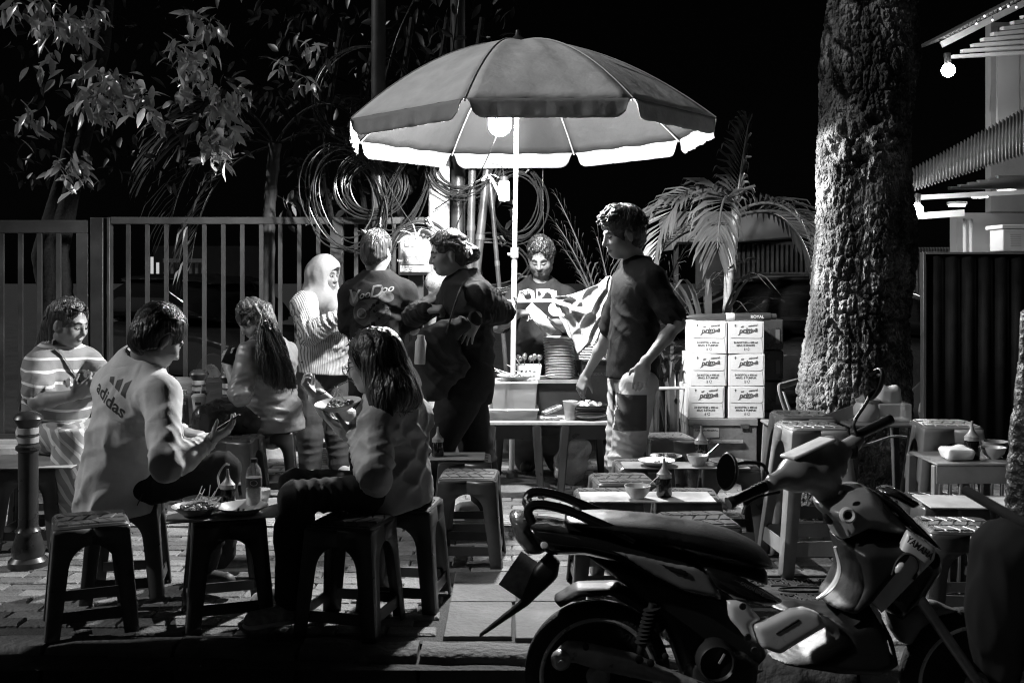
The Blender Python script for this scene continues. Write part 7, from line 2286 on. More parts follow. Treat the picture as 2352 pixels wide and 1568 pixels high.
# ---------------------------------------------------------------- man in the VooDoo shirt
J = dict(head=W(866, 578, 6.548), nb=W(864, 640, 6.519), sL=W(808, 672, 6.528), sR=W(929, 668, 6.569), eL=W(800, 756, 6.548), wL=W(826, 742, 6.831), eR=W(950, 752, 6.548), wR=W(935, 742, 6.851),
         hL=W(838, 838, 6.548), hR=W(896, 838, 6.548), kL=W(834, 1005, 6.548), kR=W(902, 1005, 6.569), aL=g3(832, 6.599, .09), aR=g3(906, 6.619, .09), tL=g3(826, 6.771, .03), tR=g3(912, 6.791, .03))
P = Fig('standing man in black VooDoo T-shirt seen from behind', J, (.38, .92, -.14), hs=1.0, build=1.02)
P.body({'L': dict(d=(.4, .8, .1), pn=(0, 0, 1), curl=.6), 'R': dict(d=(-.4, .8, .1), pn=(0, 0, 1), curl=.6)})
P.features('down')
m_blk = cloth('tee_black', .016)
def sh(F):
    P.torso(F, .022, flat=.72, hip=.145)
    F.cone(P.hc0 + P.up * .1, P.hc0 - A([0, 0, .12]), .15, .16, .05, (P.tf, .72))
    for sd in 'LR': P.arm(F, sd, .022, .86, False, g2=.032)
P.garment('tee_shirt', m_blk, ['nb', 'sL', 'sR', 'eL', 'eR', 'hL', 'hR'], sh, folds=.009, seed=72, m=.26, fscale=(7, 7, 4), cuts=[(W(860, 882, 6.548), (0, 0, -1)), (Vector(P.J['nb'] + P.up * .04), P.up)])
tb = P.last; tee = P.t.children[-1]
n_ = nrm(A([-.1, -1, .08])); r_ = A([1, -.08, .0]); u_ = A([0, .05, 1])
m_vp = M('shirt_print', .13, .7, var=.1); m_vp2 = M('shirt_print_dim', .05, .7, var=.15); m_vp3 = M('shirt_print_dark', .022, .7, var=.1)
print_on('lettering', text_mesh('V', 1, .012, .1, 0), on_cloth(812, 682, tb, 0), r_, u_, n_, tb, m_vp, tee, .115)
print_on('lettering', text_mesh('oo', 1, .012, .2, 0), on_cloth(837, 677, tb, 0), A([1, 0, .2]), u_, n_, tb, m_vp, tee, .065)
print_on('lettering', text_mesh('D', 1, .012, .2, 0), on_cloth(863, 670, tb, 0), A([1, 0, .2]), u_, n_, tb, m_vp, tee, .105)
print_on('lettering', text_mesh('oo', 1, .012, .2, 0), on_cloth(890, 663, tb, 0), A([1, 0, .2]), u_, n_, tb, m_vp, tee, .065)
oc = on_cloth(852, 719, tb, 0)
print_on('print_face', flat_mesh(disc_poly(0, 0, .115, .085)), oc, r_, u_, n_, tb, m_vp2, tee, 1.0, .001)
print_on('print_eye_patch', flat_mesh(disc_poly(-.055, 0, .05, .07)), oc, r_, u_, n_, tb, m_vp3, tee, 1.0, .0022)
print_on('print_button', flat_mesh(disc_poly(-.057, -.002, .032, .032)), oc, r_, u_, n_, tb, m_vp2, tee, 1.0, .0034)
print_on('print_button_rim', flat_mesh(ring_poly(-.057, -.002, .032, .032, .006)), oc, r_, u_, n_, tb, m_vp, tee, 1.0, .0042)
print_on('print_cross', flat_mesh(bar_poly(-.07, .011, -.044, -.015, .008) + bar_poly(-.044, .011, -.07, -.015, .008)), oc, r_, u_, n_, tb, m_vp3, tee, 1.0, .0046)
print_on('print_cross', flat_mesh(bar_poly(.03, .035, .08, -.02, .018) + bar_poly(.08, .035, .03, -.02, .018)), oc, r_, u_, n_, tb, m_vp3, tee, 1.0, .0024)
print_on('print_ear', flat_mesh(disc_poly(-.105, .085, .03, .045)), oc, r_, u_, n_, tb, m_vp2, tee, 1.0, .0012)
print_on('print_ear', flat_mesh(disc_poly(.09, .1, .042, .036)), oc, r_, u_, n_, tb, m_vp2, tee, 1.0, .0012)
def tr(F):
    P.torso(F, .0, chest=.02, waist=.1)
    for sd in 'LR': P.leg(F, sd, .018, .97, g2=.03)
P.garment('trousers', cloth('trousers_black', .018), ['hL', 'hR', 'kL', 'kR', 'aL', 'aR'], tr, folds=.006, seed=77)
for sd in 'LR': P.shoe(sd, m_plastic_d)
H = P.H
def hx5(F):
    r2 = random.Random(4)
    for k in range(16):
        a = H(r2.uniform(-.07, -.01), r2.uniform(-.09, -.02), .10); b_ = a + (P.u * r2.uniform(.01, .03) - P.r * r2.uniform(.0, .035) - P.f * r2.uniform(0, .02))
        F.cone(a, b_, .012, .004, .006)
P.hair_cap(m_hair_l, hairline=.06, back=-.075, thick=.015, seed=33, extra=hx5, amp=.005, fscale=(45, 45, 20))
P.locks(m_hair_l, cap_paths(P, 420, 6, 60, 75, 108, 1.12, spike=.05), r=.0017, seed=6)

# ---------------------------------------------------------------- woman walking past with a bag
J = dict(head=W(1030, 583, 6.131), nb=W(1066, 645, 6.151), sL=W(1103, 680, 5.988), sR=W(1040, 678, 6.335), eL=W(1156, 718, 6.22), wL=W(1092, 732, 5.906), eR=W(952, 726, 6.233), wR=W(978, 711, 6.050),
         hL=W(1078, 868, 6.080), hR=W(1060, 868, 6.254), kL=W(1008, 1018, 6.029), kR=W(1092, 1020, 6.233), aL=W(985, 1176, 6.050), aR=W(1118, 1148, 6.254), tL=g3(942, 6.029, .03), tR=g3(1078, 6.212, .03))
P = Fig('woman in dark coat walking past with hand on hip and slung bag', J, (-.95, -.22, -.18), hs=1.03, build=1.18)
P.body({'L': dict(d=(-.45, .05, -.9), pn=(.3, .9, 0), curl=.22, spread=.6), 'R': dict(d=(.9, -.2, .05), pn=(.1, .3, -.8), curl=1.15)}, mat=m_skin_d, jaw=1.1)
P.features('down')
m_coat = cloth('coat_black', .02)
def sh(F):
    P.torso(F, .022, flat=.78, hip=.14, waist=.138)
    F.cone(P.hc0 + P.up * .15, P.hc0 - A([0, 0, .1]), .175, .175, .06, (P.tf, .85))
    F.cone(P.J['nb'] - P.up * .03, P.J['nb'] + P.up * .03, .075, .07, .04)
    for sd in 'LR': P.arm(F, sd, .018, 1.0, True, g2=.012)
P.garment('coat', m_coat, ['nb', 'sL', 'sR', 'eL', 'eR', 'wL', 'wR', 'hL', 'hR'], sh, folds=.012, seed=82, m=.3, fscale=(7, 7, 9), more=[(nrm(P.J['eL'] - P.J['sL']), 22, 1.6, P.J['sL'] * .7 + P.J['eL'] * .3, .14)], cuts=[(W(1070, 930, 6.080), (0, 0, -1)), (Vector(P.J['nb'] + P.up * .055), P.up)])
tb = P.last
def tr(F):
    P.torso(F, .0, chest=.02, waist=.1)
    for sd in 'LR': P.leg(F, sd, .03, .97, g2=.045, thigh=.1)
P.garment('trousers', cloth('trousers_black', .018), ['hL', 'hR', 'kL', 'kR', 'aL', 'aR'], tr, folds=.007, seed=87)
for sd in 'LR': P.shoe(sd, M('shoe_grey', .3, .6), M('sole_pale', .5))
H = P.H
def hx6(F):
    F.ell(W(1084, 583, 6.131), (.048, .045, .05), None, .02); F.cone(H(0, -.09, .03), W(1078, 585, 6.131), .045, .035, .03)
P.hair_cap(m_hair, hairline=.072, thick=.012, seed=36, extra=hx6, ext=[W(1110, 590, 6.131)], amp=.006, fscale=(50, 20, 50))
P.locks(m_hair, fall_paths(P, 234, 7, [[(.0, .08, .08), (-.03, .0, .118), (-.02, -.08, .06)], [(-.05, .055, .06), (-.082, -.01, .05), (-.05, -.08, .03)], [(.0, .04, .12), (0, -.05, .12), (0, -.1, .06)]], [[W(1078, 582, 6.05)]], .008), seed=7, r=.002)
mb = MB(); c = W(1075, 578, 6.080); mb.tube([c + Vector((.0, .03 * math.cos(a / 10 * 6.283), .03 * math.sin(a / 10 * 6.283))) for a in range(10)], .008, 6, closed=True); mb.build('hair_tie', m_plate, P.t)
bag = thing('shoulder_bag', 'bulky dark bag slung before the walking woman with a bottle pocket', 'bag', W(1000, 900, 5.875))
F = SDF(A(W(925, 940, 5.7)) - .05, A(W(1110, 720, 6.2)) + .05, .0085)
Rb = np.array(Matrix.Rotation(math.radians(-30), 3, 'Y'))
F.box(W(1012, 822, 5.90), (.115, .09, .15), Rb, .05, .03); F.cone(W(985, 770, 5.86), W(1062, 748, 5.86), .055, .045, .05); F.cone(W(960, 800, 5.84), W(1000, 890, 5.86), .05, .07, .05)
F.warp(lambda p: .016 * (np.abs(vnoise(p * [8, 8, 8] + vnoise(p * 4, 2)[:, None], 5)) - .3) - .012 * (1 - np.abs(np.sin(p @ A([26, 8, 34]) + 2 * vnoise(p * 6, 4)))) ** 2 + .005 * vnoise(p * 22, 6)); F.build('body', cloth('bag_cloth', .03), bag)
mb = MB(); c = W(964, 802, 5.743); mb.lathe([(0, 0), (.028, 0), (.03, .006), (.03, .12), (.02, .14), (.02, .155), (0, .156)], c - Vector((0, 0, .08)), 16, (.05, 0, 1)); mb.build('bottle', M('flask_grey', .4, .35), bag)
mb = MB(); mb.tube(crv([W(1025, 765, 5.783), W(1045, 700, 5.845), W(1060, 660, 5.947), W(1075, 645, 6.080)], 5), [(.02, .004)] * 16, 6, ref=(1, 0, 0)); mb.build('strap', cloth('bag_strap_cloth', .04), bag)

# ---------------------------------------------------------------- woman eating
J = dict(head=W(856, 832, 4.5), nb=W(892, 910, 4.52), sL=W(868, 968, 4.38), sR=W(946, 950, 4.66), eL=W(862, 1100, 4.26), wL=W(816, 985, 4.44), eR=W(842, 1012, 4.85), wR=W(728, 912, 4.72),
         hL=W(890, 1128, 4.52), hR=W(926, 1126, 4.70), kL=W(676, 1140, 4.30), kR=W(676, 1112, 4.56), aL=W(668, 1378, 4.25), aR=g3(680, 4.5, .10), tL=g3(612, 4.19, .03), tR=g3(628, 4.45, .03))
P = Fig('seated woman with long black hair and glasses eating from a plate', J, (-.92, .25, -.24), hs=1.04, build=1.0)
P.body({'L': dict(d=(-.75, .1, .25), pn=(.1, .1, .95), curl=.35, spread=.6), 'R': dict(d=(-.6, -.1, .7), pn=(.6, .1, .6), curl=1.35, thumb=.6)})
P.features('down')
def sh(F):
    P.torso(F, .024, flat=.8, hip=.15, waist=.135)
    F.cone(P.hc0 + P.up * .12, P.hc0 - A([0, 0, .07]) - P.tf * .02, .165, .178, .06, (P.tf, .82))
    for sd in 'LR': P.arm(F, sd, .022, 1.0, True, g2=.016)
    F.cone(P.J['nb'] - P.tf * .07 - P.up * .02 - P.lat * .06, P.J['nb'] - P.tf * .07 - P.up * .02 + P.lat * .06, .055, .055, .03)
P.garment('parka', M('parka_grey', .34, .5, var=.1, vs=6, bump=.12, bs=50, spec=.4), ['nb', 'sL', 'sR', 'eL', 'eR', 'wL', 'wR', 'hL', 'hR'], sh, folds=.012, seed=92, m=.28, fscale=(8, 8, 7), more=[(P.lat * .8 + P.up * .6, 10, 1.4, P.hc0 - P.tf * .1 + P.up * .22, .2), (P.lat * .6 - P.up * .8, 13, 1.2, P.hc0 - P.tf * .1 + P.up * .08, .2)], cuts=[(W(900, 1180, 4.5), (.25, 0, -1)), (Vector(P.J['nb'] + P.up * .02), nrm(P.up * .8 + P.tf * .3))])
def tr(F):
    P.torso(F, .0, chest=.02, waist=.1)
    for sd in 'LR': P.leg(F, sd, .004, .95, g2=.03)
P.garment('trousers', cloth('trousers_dark', .03), ['hL', 'hR', 'kL', 'kR', 'aL', 'aR'], tr, folds=.007, seed=97, fscale=(7, 7, 7))
for sd in 'LR': P.shoe(sd, M('sneaker_white', .32, .6, var=.5, vs=40), M('sole_white', .7, .7))
H = P.H
def hx7(F):
    F.cone(H(0, -.05, .03), H(0, -.075, -.12), .095, .085, .04)
    F.cone(H(0, -.07, -.10), W(905, 905, 4.42), .085, .085, .04); F.cone(W(905, 890, 4.44), W(938, 915, 4.46), .075, .06, .04)
    F.cone(H(-.055, .005, .0), W(868, 935, 4.36), .035, .03, .03); F.cone(H(-.06, -.03, .0), W(885, 950, 4.36), .045, .04, .03)
    F.cone(H(.06, -.02, 0), W(900, 905, 4.6), .04, .04, .03)
P.hair_cap(m_hair, hairline=.07, thick=.013, seed=38, extra=hx7, ext=[W(960, 960, 4.5), W(850, 960, 4.3)], amp=.004, fscale=(45, 45, 8))
P.locks(m_hair, fall_paths(P, 338, 8, [[(.0, .07, .09), (-.055, .0, .09), (-.085, -.03, .0)], [(.0, .03, .125), (-.03, -.07, .1), (-.03, -.115, .0)], [(0, -.02, .128), (.03, -.09, .08), (.03, -.115, 0)], [(-.01, .06, .1), (-.08, .03, .05), (-.085, .0, -.03)]], [[W(872, 900, 4.36), W(880, 950, 4.34)], [W(895, 890, 4.40), W(915, 935, 4.38)], [W(915, 885, 4.44), W(945, 925, 4.42)], [W(905, 880, 4.40), W(930, 930, 4.40)]]), r=.0024, seed=8)
mb = MB()
for sg in (-1, 1):
    mb.tube([H(sg * .033 + .022 * math.cos(a / 14 * 6.283), .112, -.004 + .019 * math.sin(a / 14 * 6.283)) for a in range(14)], .0022, 5, closed=True)
    mb.tube([H(sg * .055, .11, .002), H(sg * .082, .0, .0)], .002, 5)
mb.tube([H(-.011, .113, 0), H(.011, .113, 0)], .002, 5); mb.build('glasses', m_plastic_d, P.t)
pl = plate('white plate with food held by the woman with glasses', W(778, 940, 4.46), .098, .03, m_plate, food=[('food', 16, .014, m_food_d, .03), ('rice', 10, .011, m_food_l, .02), ('sticks', 4, .075, M('bamboo', .7), .03)], seed=22)
pl.rotation_euler = (.12, -.1, 0)
s = MB(); a_, b_ = W(722, 912, 4.70), W(806, 872, 4.62); s.tube([a_, a_.lerp(b_, .6), b_], [(.003, .002)] * 3, 6)
for k in range(4): s.tube([b_, b_ + Vector((.03, -.02, .012 + .006 * k))], .0022, 5)
s.lathe([(0, -.012), (.015, 0), (0, .012)], b_ + Vector((.012, 0, -.004)), 8)
tag(s.build('fork', m_steel_d), 'loaded fork lifted by the woman with glasses', 'fork')

# ---------------------------------------------------------------- the vendor
J = dict(head=W(1242, 593, 7.560), nb=W(1241, 656, 7.614), sR=W(1188, 684, 7.592), sL=W(1298, 682, 7.625), eR=W(1146, 748, 7.452), wR=W(1190, 720, 7.258), eL=W(1312, 752, 7.474), wL=W(1280, 742, 7.236),
         hR=W(1216, 862, 7.690), hL=W(1272, 862, 7.690), kR=W(1212, 1010, 7.668), kL=W(1276, 1010, 7.668), aR=g3(1210, 7.711, .09), aL=g3(1280, 7.711, .09), tR=g3(1206, 7.538, .03), tL=g3(1284, 7.538, .03))
P = Fig('curly haired vendor in dark printed T-shirt counting banknotes', J, (-.14, -.88, -.42), hs=1.06, build=1.25)
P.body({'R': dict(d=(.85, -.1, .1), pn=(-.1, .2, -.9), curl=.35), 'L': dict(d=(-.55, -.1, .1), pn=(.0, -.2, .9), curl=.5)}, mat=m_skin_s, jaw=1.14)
P.features('down')
def sh(F):
    P.torso(F, .02, flat=.78, belly=.17)
    F.cone(P.hc0 + P.up * .15, P.hc0 - A([0, 0, .05]), .185, .18, .06, (P.tf, .82))
    for sd in 'LR': P.arm(F, sd, .022, .88, False, g2=.034)
P.garment('tee_shirt', cloth('tee_dark', .018), ['nb', 'sL', 'sR', 'eL', 'eR', 'hL', 'hR'], sh, folds=.009, seed=102, m=.28, fscale=(7, 7, 5), cuts=[(W(1240, 880, 7.668), (0, 0, -1)), (Vector(P.J['nb'] + P.up * .03 + P.tf * .03), nrm(P.up * .85 + P.tf * .35))])
tb = P.last; tee = P.t.children[-1]
n_ = A([0, -1, .1]); m_vpr = M('vendor_print', .62, .7, var=.05)
print_on('print_shape', flat_mesh([[(-.18, -.05), (-.16, .02), (-.1, .035), (-.06, .02), (-.05, -.05)], [(-.04, -.05), (-.045, .03), (.04, .035), (.1, .02), (.105, -.05)], disc_poly(.09, -.11, .05, .05, 16)[0]]), on_cloth(1246, 674, tb, 0), (1, 0, 0), (0, 0, 1), n_, tb, m_vpr, tee, 1.0)
print_on('lettering', text_mesh('& II', 1, .02, .1, 0), on_cloth(1206, 673, tb, 0), (1, 0, 0), (0, 0, 1), n_, tb, m_dark, tee, .045, .003)
print_on('lettering', text_mesh('JS.O', 1, .03, .1, 0), on_cloth(1226, 728, tb, 0), (1, 0, 0), (0, 0, 1), n_, tb, m_vpr, tee, .05, .002)
def tr(F):
    P.torso(F, .01, chest=.02, waist=.11)
    for sd in 'LR': P.leg(F, sd, .03, .97, g2=.045)
P.garment('trousers', cloth('trousers_grey', .10), ['hL', 'hR', 'kL', 'kR', 'aL', 'aR'], tr, folds=.010, seed=107)
for sd in 'LR': P.shoe(sd, m_plastic_d)
def hx8(F):
    r2 = random.Random(8)
    for k in range(120):
        a = r2.uniform(0, 6.283); e = r2.uniform(.12, 1.5)
        x, y, z = .082 * math.cos(a) * math.cos(e), -.012 + .10 * math.sin(a) * math.cos(e), .04 + .098 * math.sin(e)
        if y > .05 and z < .075: continue
        F.ell(P.H(x, y, z + .008), A([1, 1, 1]) * r2.uniform(.011, .019), None, .006)
P.hair_cap(m_hair, hairline=.072, back=-.075, thick=.012, seed=39, extra=hx8, amp=.006, fscale=(60, 60, 60))
P.locks(m_hair, cap_paths(P, 420, 9, 52, 75, 108, 1.2, swirl=1.2, spike=.12), r=.002, seed=9)
for i in range(4):
    c = W(1232 + i * 5, 718 + i * 9, 7.19 - .004 * i); R = Matrix.Rotation(math.radians(42 + i * 3), 3, 'Y') @ Matrix.Rotation(math.radians(70), 3, 'X')
    mb = MB(); mb.box(c, (.14, .065, .002), R); o = mb.build('banknote', M('banknote', .6, .7, var=.35, vs=40))
    tag(o, 'pale banknote in the fan held by the vendor', 'banknote', 'banknotes in the vendor hands')
mb = MB(); c = W(1253, 748, 7.150); R = Matrix.Rotation(math.radians(48), 3, 'Y') @ Matrix.Rotation(math.radians(75), 3, 'X')
mb.box(c, (.14, .068, .014), R); tag(mb.build('banknote_bundle', M('banknote', .6), bev=.002), 'folded bundle of banknotes in the vendor lower hand', 'banknotes')

# ---------------------------------------------------------------- young man in the black shirt
k_ = 1.163
def Wk(px, py, d): return W(px, py, d * k_)
J = dict(head=Wk(1430, 538, 5.2), nb=Wk(1464, 608, 5.22), sL=Wk(1497, 640, 5.1), sR=Wk(1438, 645, 5.38), eL=Wk(1556, 742, 5.04), wL=Wk(1480, 836, 4.98), eR=Wk(1394, 775, 5.55), wR=Wk(1346, 862, 5.72),
         hL=Wk(1466, 880, 5.12), hR=Wk(1440, 880, 5.30), kL=Wk(1436, 1060, 5.12), kR=Wk(1426, 1055, 5.28), aL=g3(1450, 6.02, .09), aR=g3(1440, 6.2, .09), tL=g3(1404, 5.99, .03), tR=g3(1394, 6.17, .03))
P = Fig('tall young man in black T-shirt and pale shorts reaching to the stall', J, (-.93, -.28, -.22), hs=1.12, build=.95)
P.body({'L': dict(d=(-.25, .05, -.95), pn=(.2, .9, 0), curl=.3), 'R': dict(d=(-.35, .15, -.9), pn=(.6, .5, 0), curl=.45)}, mat=m_skin_d)
P.features('open')
def sh(F):
    P.torso(F, .026, flat=.78, hip=.155, waist=.145)
    F.cone(P.hc0 + P.up * .15, P.hc0 - A([0, 0, .0]), .155, .165, .05, (P.tf, .85))
    for sd in 'LR': P.arm(F, sd, .022, .80, False, g2=.034)
P.garment('tee_shirt', m_blk, ['nb', 'sL', 'sR', 'eL', 'eR', 'hL', 'hR'], sh, folds=.010, seed=112, m=.28, fscale=(6, 6, 4), cuts=[(Wk(1450, 868, 5.2), (0, 0, -1)), (Vector(P.J['nb'] + P.up * .035), P.up)])
def tr(F):
    P.torso(F, .012, chest=.02, waist=.12, hip=.15)
    for sd in 'LR': P.leg(F, sd, .032, .12, g2=.042, thigh=.082)
P.garment('shorts', cloth('shorts_pale', .34), ['hL', 'hR', 'kL', 'kR', 'aL'], tr, folds=.010, seed=117, fscale=(8, 8, 3), cuts=[(Wk(1450, 1082, 5.2), (0, 0, -1))])
tb = P.last; so = P.t.children[-1]
cc = on_cloth(1448, 948, tb, 0)
print_on('side_panel', flat_mesh(grid_poly(-.10, -.10, .09, .10)), cc, (1, 0, 0), (0, 0, 1), (-.1, -1, 0), tb, m_dark, so, 1.0, .003)
for sd in 'LR': P.shoe(sd, M('shoe_grey', .3, .6), M('sole_pale', .5))
def hx9(F):
    r2 = random.Random(9)
    F.ell(P.H(0, .0, .075), A([.085, .10, .065]) * 1.08, P.HR, .03)
    for k in range(70):
        a = r2.uniform(-1.4, 1.4); e = r2.uniform(.25, 1.4)
        x, y, z = .085 * math.sin(a) * math.cos(e), .10 * math.cos(a) * math.cos(e), .06 + .095 * math.sin(e)
        p = P.H(x, y, z); d_ = nrm(P.f * .9 + P.r * r2.uniform(-.5, .5) + P.u * r2.uniform(-.5, .3))
        F.cone(p, p + d_ * r2.uniform(.02, .04), .011, .004, .006)
P.hair_cap(m_hair, hairline=.066, back=-.08, thick=.016, seed=45, extra=hx9, amp=.005, fscale=(50, 25, 50))
P.locks(m_hair, cap_paths(P, 420, 10, 72, 78, 112, 1.27, swirl=.9, spike=.1), r=.002, seed=10)

# ================================================================== scooter parked at the kerb
SD_ = 3.62
m_gloss = M('scooter_black', .012, .16, var=.15, vs=5, coat=.5, spec=.6)
m_satin = M('scooter_satin', .02, .45, var=.25, vs=9, spec=.45, bump=.04, bs=120)
m_seat = M('seat_vinyl', .012, .42, var=.2, bump=.1, bs=150)
m_silver = M('scooter_silver', .8, .34, .1, var=.12, vs=7, coat=.4, spec=.6)
m_greyp = M('scooter_grey', .24, .34, var=.2, vs=6, spec=.5, coat=.2)
m_alloy = M('scooter_alloy', .6, .35, .35, var=.3, vs=12, bump=.1, bs=60)
m_tyre = M('scooter_tyre', .018, .75, var=.25, bump=.3, bs=90)
sc = thing('parked_scooter', 'black and silver Yamaha scooter parked at the kerb', 'scooter', (X(1700, SD_), SD_, -.19))
def pl(pts, d=SD_): return [(X(a, d), Z(b, d)) for a, b in pts]
def pan(name, pts, width, mat, r=.04, d=SD_, h=.007, power=.5, parent=None, yc=None, wfun=None, relax=5):
    return pillow(name, pl(pts, d), SD_ if yc is None else yc, width, mat, parent or sc, r=r, h=h, power=power, wfun=wfun, relax=relax)
# wheels
def wheel(px, py, name, R=.244, w=.09):
    c = Vector((X(px, SD_), SD_, Z(py, SD_)))
    q = MB(); pr = []
    for i in range(13):
        a = math.pi * (i / 12)
        pr.append((R - .045 + .045 * math.sin(a) + (.003 if i % 2 and 3 < i < 10 else 0), -w / 2 * math.cos(a)))
    pr = [(R - .05, -w * .42)] + pr + [(R - .05, w * .42)]
    q.lathe(pr, c, 72, (0, 1, 0)); t_ = q.build('wheel', m_tyre, sc, smooth=60)
    q = MB(); q.lathe([(R - .075, -.03), (R - .052, -.036), (R - .048, -.034), (R - .05, .034), (R - .052, .036), (R - .075, .03), (R - .068, 0), (R - .075, -.03)], c, 64, (0, 1, 0)); q.build('rim', m_alloy, t_, smooth=50)
    q = MB(); q.tube([c + Vector(((R - .052) * math.cos(i / 48 * 6.2832), -.038, (R - .052) * math.sin(i / 48 * 6.2832))) for i in range(48)], .009, 8, closed=True); q.build('rim_edge', M('rim_bright', .8, .28, .5, var=.1), t_)
    for k in range(5):
        a = k * 2 * math.pi / 5 + .5
        for e in (-.16, .16):
            q = MB(); q.bar(c + Vector((math.cos(a) * .035, 0, math.sin(a) * .035)), c + Vector((math.cos(a + e) * (R - .07), 0, math.sin(a + e) * (R - .07))), .02, .03, (0, 1, 0), .014, .022); q.build('spoke', m_alloy, t_, bev=.003)
    q = MB(); q.lathe([(0, -.06), (.03, -.06), (.045, -.03), (.045, .03), (.03, .06), (0, .06)], c, 24, (0, 1, 0)); q.build('hub', m_alloy, t_)
    return c
rw = wheel(1372, 1543, 'rear'); fw = wheel(2232, 1560, 'front')
# seat, tail, body
pan('seat', [(1290, 1186), (1330, 1176), (1390, 1174), (1500, 1182), (1610, 1200), (1682, 1218), (1737, 1244), (1766, 1273), (1772, 1298), (1752, 1297), (1682, 1279), (1573, 1253), (1463, 1231), (1354, 1209), (1300, 1198)], .27, m_seat, r=.045, relax=16)
pan('seat_base', [(1560, 1252), (1700, 1288), (1757, 1300), (1758, 1338), (1700, 1318), (1600, 1300)], .22, m_satin, r=.03)
pan('tail_body', [(1200, 1184), (1260, 1188), (1354, 1206), (1463, 1230), (1573, 1256), (1625, 1290), (1661, 1372), (1640, 1372), (1573, 1361), (1500, 1326), (1427, 1290), (1340, 1268), (1266, 1268), (1226, 1251), (1205, 1215)], .25, m_gloss, r=.055)
pan('side_strip', [(1400, 1262), (1470, 1275), (1540, 1292), (1600, 1302), (1632, 1322), (1661, 1373), (1630, 1370), (1570, 1358), (1500, 1322), (1440, 1284)], .02, m_greyp, r=.012, d=3.49, yc=3.495)
pan('strip_recess', [(1492, 1285), (1575, 1304), (1588, 1318), (1583, 1330), (1540, 1316)], .008, m_satin, r=.006, d=3.48, yc=3.484)
pan('tail_light', [(1166, 1178), (1186, 1172), (1215, 1180), (1244, 1222), (1262, 1256), (1237, 1268), (1208, 1266), (1182, 1233)], .22, M('tail_lens', .10, .12, var=.2, vs=20, spec=.7, coat=.5), r=.04)
for sg in (-1, 1):
    q = MB(); y = SD_ + sg * .105
    P_ = [(1222, 1186), (1212, 1158), (1226, 1144), (1256, 1145), (1300, 1156), (1360, 1181), (1420, 1206), (1450, 1222)]
    q.tube(crv([(X(a, SD_), y, Z(b, SD_)) for a, b in P_], 6), [(.011, .016)] * 43, 10); q.build('grab_rail', m_gloss, sc)
q = MB(); q.tube([(X(1214, SD_), SD_ - .105, Z(1156, SD_)), (X(1206, SD_), SD_, Z(1152, SD_)), (X(1214, SD_), SD_ + .105, Z(1156, SD_))], [(.011, .016)] * 3, 10); q.build('grab_rail', m_gloss, sc)
q = MB(); q.lathe([(0, 0), (.014, 0), (.01, .006), (0, .007)], W(1251, 1251, 3.5), 12, (0, -1, .3)); q.build('indicator', m_silver, sc)
# plate, mudguard flap, hugger
q = MB(); a_, b_ = Vector((X(1228, SD_), SD_, Z(1286, SD_))), Vector((X(1176, SD_), SD_, Z(1362, SD_)))
q.bar(a_, b_, .11, .005, (0, 1, 0)) ; np_ = q.build('number_plate', M('plate_blank', .3, .4, var=.8, vs=14), sc)
pan('mudguard', [(1262, 1262), (1288, 1290), (1281, 1326), (1215, 1388), (1099, 1466), (1096, 1458), (1195, 1377), (1226, 1300)], .06, m_satin, r=.02)
pan('rear_hugger', [(1268, 1372), (1325, 1338), (1420, 1335), (1490, 1375), (1530, 1440), (1505, 1450), (1460, 1395), (1400, 1362), (1330, 1366), (1285, 1392)], .13, m_satin, r=.02)
pan('inner_frame', [(1330, 1262), (1640, 1330), (1720, 1400), (1760, 1500), (1700, 1560), (1560, 1540), (1520, 1430), (1440, 1345)], .16, M('frame_black', .008, .6), r=.05)
# swing arm, engine, shock
pan('swing_arm', [(1268, 1500), (1300, 1468), (1348, 1474), (1457, 1498), (1519, 1528), (1640, 1575), (1620, 1592), (1534, 1572), (1379, 1540), (1317, 1520), (1278, 1528)], .045, m_alloy, r=.02, d=3.5, yc=3.5)
for (a, b, r) in ((1345, 1483, 7), (1468, 1512, 9), (1494, 1520, 8), (1528, 1505, 7)):
    q = MB(); q.lathe([(0, 0), (r * .00148, 0), (r * .00148, .012), (r * .0009, .014), (0, .014)], W(a, b, 3.478), 14, (0, -1, 0)); q.build('bolt', M('bolt_dark', .05, .35, .6), sc)
q = MB(); q.lathe([(0, 0), (.032, 0), (.032, .02), (.02, .035), (.012, .035), (.012, .05), (0, .05)], W(1288, 1512, 3.49), 18, (0, -1, 0)); q.build('axle_nut', m_alloy, sc)
q = MB(); c = W(1644, 1517, 3.50); q.lathe([(0, .02), (.05, .02), (.056, .03), (.062, .02), (.066, -.06), (0, -.06)], c, 32, (0, -1, 0)); en = q.build('engine_cover', m_satin, sc)
q = MB(); q.bar(c + Vector((.004, -.034, .004)), c + Vector((.022, -.034, .035)), .006, .004, (0, 1, 0)); q.build('cover_mark', m_silver, en)
pan('crank_case', [(1560, 1500), (1610, 1460), (1700, 1465), (1740, 1500), (1730, 1590), (1560, 1590)], .2, M('engine_grey', .06, .5, .5, var=.4, vs=14), r=.04)
q = MB(); q.tube([W(1500, 1385, 3.53), W(1470, 1500, 3.53)], .014, 10)
for k in range(9):
    p = W(1500, 1385, 3.53).lerp(W(1470, 1500, 3.53), .1 + k * .08); q.lathe([(.014, -.004), (.03, 0), (.014, .004)], p, 14, (-.2, 0, 1))
q.build('shock_absorber', m_satin, sc)
